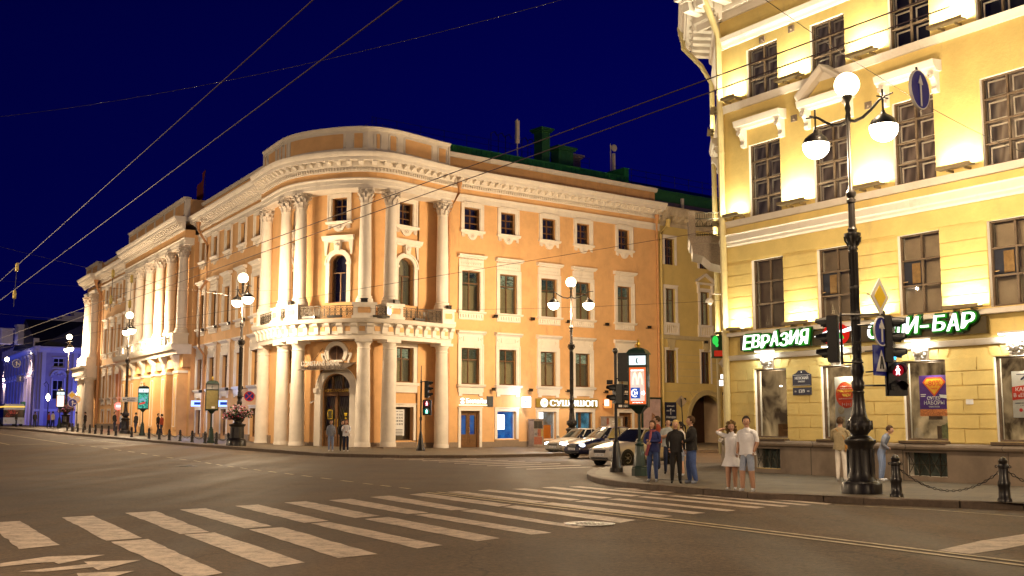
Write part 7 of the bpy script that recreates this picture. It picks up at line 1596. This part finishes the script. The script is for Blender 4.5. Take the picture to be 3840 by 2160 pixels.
    if skirt:
        zt,zb,rt_,rb_,mt=skirt; b=MB(); V=[];n=28
        for r_ in range(6):
            f=r_/5
            for i in range(n):
                a=2*PI*i/n; rr=(rt_+(rb_-rt_)*f**1.2)*(1+.07*f*math.sin(a*7)); V.append((rr*math.cos(a)*k,rr*.78*math.sin(a)*k,(zt+(zb-zt)*f)*k))
        b.add(V,[(q*n+i,q*n+(i+1)%n,(q+1)*n+(i+1)%n,(q+1)*n+i) for q in range(5) for i in range(n)]); B(b,'skirt',mt,t,local=True,smooth=70)
    if scarf:
        b=MB(); b.tube([(.08*k*math.cos(a),.075*k*math.sin(a),(1.49-.02*math.sin(a))*k) for a in [i*PI/5 for i in range(11)]],.032*k,6); b.tube([(.02,.10*k,1.46*k),(.03,.16*k,1.3*k),(.05,.17*k,1.12*k),(.12,.16*k,.9*k),(.16,.14*k,.76*k)],.035*k,6,.05*k); B(b,'scarf',SCF,t,local=True,smooth=60)
    if bag:
        side,mt=bag; b=MB(); x0=side*.2*k; b.box(x0-.04,x0+.04,-.14*k,.12*k,.82*k,1.0*k); b.box(x0-.045,x0+.045,-.145*k,.125*k,.93*k,1.01*k); bg=B(b,'bag',mt,t,local=True)
        b=MB(); b.tube([(x0,-.08*k,1.0*k),(x0*.5,-.13*k,1.25*k),(-x0*.5,-.1*k,1.44*k),(-x0*.55,.0,1.47*k),(-x0*.3,.12*k,1.36*k),(x0*.6,.13*k,1.15*k),(x0,.08*k,1.0*k)],.012,5); B(b,'strap',mt,t,local=True)
    return t
GW='people waiting at the crossing by the near advertising column'
person('woman in a blue jacket and scarf with crossed arms, leftmost of the waiting group',2450,1806,-112,1.70,JKB,DEN,SHW,HBR,'bob','cross','fold',build=1.0,stance=(.09,.13),scarf=True,grp=GW,turn=-12)
person('man in a light grey polo shirt with his hands on his chest',2508,1776,-98,1.76,GRC,DKB,SHB,HDK,'short','chest','chest',build=1.18,sleeve='short',grp=GW)
person('man in a rust red shirt looking left behind the woman in the blue jacket',2468,1760,178,1.86,RST,DKB,SHB,HBR,'short','down','down',build=1.08,grp=GW)
person('blond woman in black top and black trousers at the kerb',2537,1812,-95,1.71,BLKC,BLKC,SHB,HBL,'bob','down','pocket',build=1.02,stance=(.10,.12),grp=GW,turn=-6)
person('woman with a long dark ponytail and pale top behind the blond woman',2556,1784,190,1.66,CRM,GRY,SHW,HDK,'pony','down','fold',skirt=(1.0,.66,.14,.2,GRY),shorts=True,sleeve='short',grp=GW)
person('man in a dark jacket and jeans looking left, rightmost of the waiting group',2596,1813,183,1.82,BLKC,DEN,GRY,HBR,'short','fold','down',build=1.12,step=.06,grp=GW)
person('curly haired woman in a white dress with one arm raised behind her head',2748,1838,-118,1.66,WHC,SKN,SHW,HCU,'curly','round','head',build=.92,sleeve='short',shorts=True,skirt=(1.08,.62,.125,.27,WHC),stance=(.05,.10),step=.06,grp='couple in white on the kerb',turn=20)
person('man in a white t-shirt and pale blue shorts standing close to the woman in white',2806,1843,-128,1.80,WHC,LBS,SHW,HDK,'short','pocket','down',build=1.14,sleeve='short',shorts=True,stance=(.10,.13),step=.05,grp='couple in white on the kerb',turn=25)
person('man in a tan jacket and cream trousers seen from behind with a tan shoulder bag',3157,1805,60,1.80,TAN,CRM,SHW,HBR,'short','fold','fold',build=1.16,bag=(1,BAG),grp='people by the near street lamp')
person('dark haired person with a pale jacket half hidden behind the near street lamp base',3222,1800,-70,1.70,GRY,GRY,SHW,HDK,'short','fold','down',grp='people by the near street lamp')
person('person in a grey hoodie and jeans leaning forward right of the near street lamp',3308,1803,-35,1.62,GRY,DEL,SHW,HBR,'short','down','fold',bend=24,build=1.02,grp='people by the near street lamp')
GB='people in front of the bank door'
person('woman in a short white jacket and dark trousers in front of the bank door',1297,1693,-95,1.66,WHC,DKB,SHW,HRD,'bob','fold','phone',build=1.12,bag=(-1,CRM),grp=GB)
person('dark clothed person behind the woman in the white jacket by the bank door',1282,1690,-60,1.62,BLKC,BLKC,SHB,HDK,'short','down','down',grp=GB)
person('girl in a grey jacket and jeans left of the woman in the white jacket',1240,1692,-80,1.64,GRY,DEL,SHW,HBR,'long','down','down',grp=GB)
GF='distant pedestrians'
for i,(px,py,D,h,a,tp,lg,lab) in enumerate(((197,1588,121,1.75,70,CRM,DKB,'distant pedestrian in a cream top seen from behind by the white advertising column'),(285,1588,119,1.75,10,WHC,CRM,'distant pedestrian in white walking just left of the orange palace'),(182,1589,121,1.7,40,RST,DKB,'distant pedestrian in a dark red top beside the one in cream'),(318,1600,108,1.7,180,BLKC,BLKC,'distant pedestrian in black right of the one in white'),
  (428,1612,104,1.75,-20,BLKC,DKB,'pedestrian in black under the red sign on the far pavement'),(508,1618,98,1.75,160,BLKC,DKB,'pedestrian in black right of the portico lamp'),(452,1613,103,1.7,190,GRY,DKB,'pedestrian in grey left of the portico lamp'),(591,1632,92,1.72,-10,BLKC,DKB,'pedestrian in dark clothes between the green poster column and the empty one'),(604,1632,91,1.68,170,RST,DKB,'pedestrian in dark red clothes beside the one in dark clothes by the pilasters'),(60,1585,135,1.75,0,BLKC,DKB,'distant pedestrian near the left edge before the blue palace'),(130,1586,128,1.72,90,BLKC,DKB,'distant pedestrian in dark clothes before the blue palace corner'))):
    p=atd(px,py,D); person(lab,0,0,a,h,tp,lg,SHB,HDK,'short',at=(p.x,p.y),grp=GF,step=.12)
# ============================================================ floodlights of the palaces
for i,u in enumerate(pc):
    o=light('SPOT','portico_flood',FL(u+2,1.75,8.3),380,(1,.80,.55),.1,spot=R(120)); aim(o,Vector(FL(u+2,.7,13))-Vector(FL(u+2,1.75,8.3)))
    o=light('SPOT','portico_flood',FL(u-1.5,2.6,7.0),380,(1,.82,.5),.1,spot=R(110)); aim(o,Vector(FL(u-1.5,.9,4.5))-Vector(FL(u-1.5,2.6,7.0)))
for u in (-5.5,-3,0,3,5.4):
    o=light('SPOT','rotunda_flood',FC(u,1.8,8.35),70,(1,.78,.6),.1,spot=R(120)); aim(o,Vector(FC(u,1.0,14))-Vector(FC(u,1.8,8.35)))
for u,fr in ((4,FBR),(10,FBR),(16,FBR),(5,FBL),(14,FBL),(24,FBL),(34,FBL)):
    o=light('SPOT','blue_flood',fr(u,9,2.2),1700,(.09,.14,1),.3,spot=R(120)); aim(o,Vector(fr(u,0,8))-Vector(fr(u,9,2.2)))
for px,py in ((133,1329),(37,1349)):
    p=atd(px,py,176); b=MB(); b.sph((p.x,p.y-1,p.z),.35,8,6); t=B(b,'wall_lamp',LAN,label='small warm lamp on the cornice of the blue palace, '+('nearer its corner' if px>100 else 'nearer the left edge'),cat='lamp')
    l=light('SPOT','bulb',(p.x-1.5,p.y-2,p.z-.5),2500,(1,.7,.45),.2,spot=R(110)); aim(l,(1.2,1.0,-3))
for px,py,D in ((180,1491,140),(294,1480,135)):
    p=atd(px,py,D); t=thing('wall_lantern','curled iron lantern with a warm light '+('left' if px<200 else 'right')+' of the distant lamp before the blue palace','lantern',tuple(p)); b=MB(); b.lathe([(.1,-.4),(.3,.1),(.15,.3),(.02,.5)],6); B(b,'lantern_glass',LAN,t,local=True); b=MB(); b.tube([(0,0,.5),(0,0,1.6),(.3*(-1),0,2.0),(-.6,0,1.7),(-.4,0,1.4)],.05,5); b.tube([(0,.1,-8.0+0),(0,.1,.5)],.06,5); B(b,'iron_scroll',IRN,t,local=True)
# ============================================================ camera, world, render
cam=bpy.data.cameras.new('camera'); co=bpy.data.objects.new('camera',cam); COL.objects.link(co)
cam.sensor_width=36; cam.lens=36*FP/3840; cam.clip_end=3000; cam.clip_start=.1
co.location=(0,0,CH); co.rotation_euler=(PI/2+PT,0,0); S.camera=co
w=bpy.data.worlds.new('World'); S.world=w; w.use_nodes=True; nt=w.node_tree; nt.nodes.clear(); Lk=nt.links.new
out=N(nt,'OutputWorld'); bg=N(nt,'Background',i={'Strength':1.}); tc=N(nt,'TexCoord'); sx=N(nt,'SeparateXYZ'); Lk(tc.outputs['Generated'],sx.inputs[0])
rp=N(nt,'ValToRGB'); Lk(sx.outputs['Z'],rp.inputs[0]); e=rp.color_ramp.elements
e[0].position=0.; e[0].color=(.0008,.0012,.050,1); e[1].position=.55; e[1].color=(.0005,.0004,.034,1)
k=e.new(.12); k.color=(.0006,.0011,.078,1); k=e.new(.3); k.color=(.0004,.0007,.066,1)
mrx=N(nt,'MapRange',i={'From Min':-.45,'From Max':.25,'To Min':.62,'To Max':1.1}); Lk(sx.outputs['X'],mrx.inputs['Value'])
sc_=N(nt,'VectorMath',operation='SCALE'); Lk(rp.outputs[0],sc_.inputs[0]); Lk(mrx.outputs[0],sc_.inputs['Scale']); Lk(sc_.outputs[0],bg.inputs[0]); Lk(bg.outputs[0],out.inputs[0])
S.render.engine='CYCLES'; S.view_settings.view_transform='Standard'; S.view_settings.look='None'; S.view_settings.exposure=0; S.view_settings.gamma=1
S.cycles.max_bounces=6; S.cycles.transparent_max_bounces=12; S.cycles.sample_clamp_indirect=4; S.cycles.use_light_tree=True; S.cycles.caustics_reflective=False; S.cycles.caustics_refractive=False
S.render.resolution_x=1024; S.render.resolution_y=576
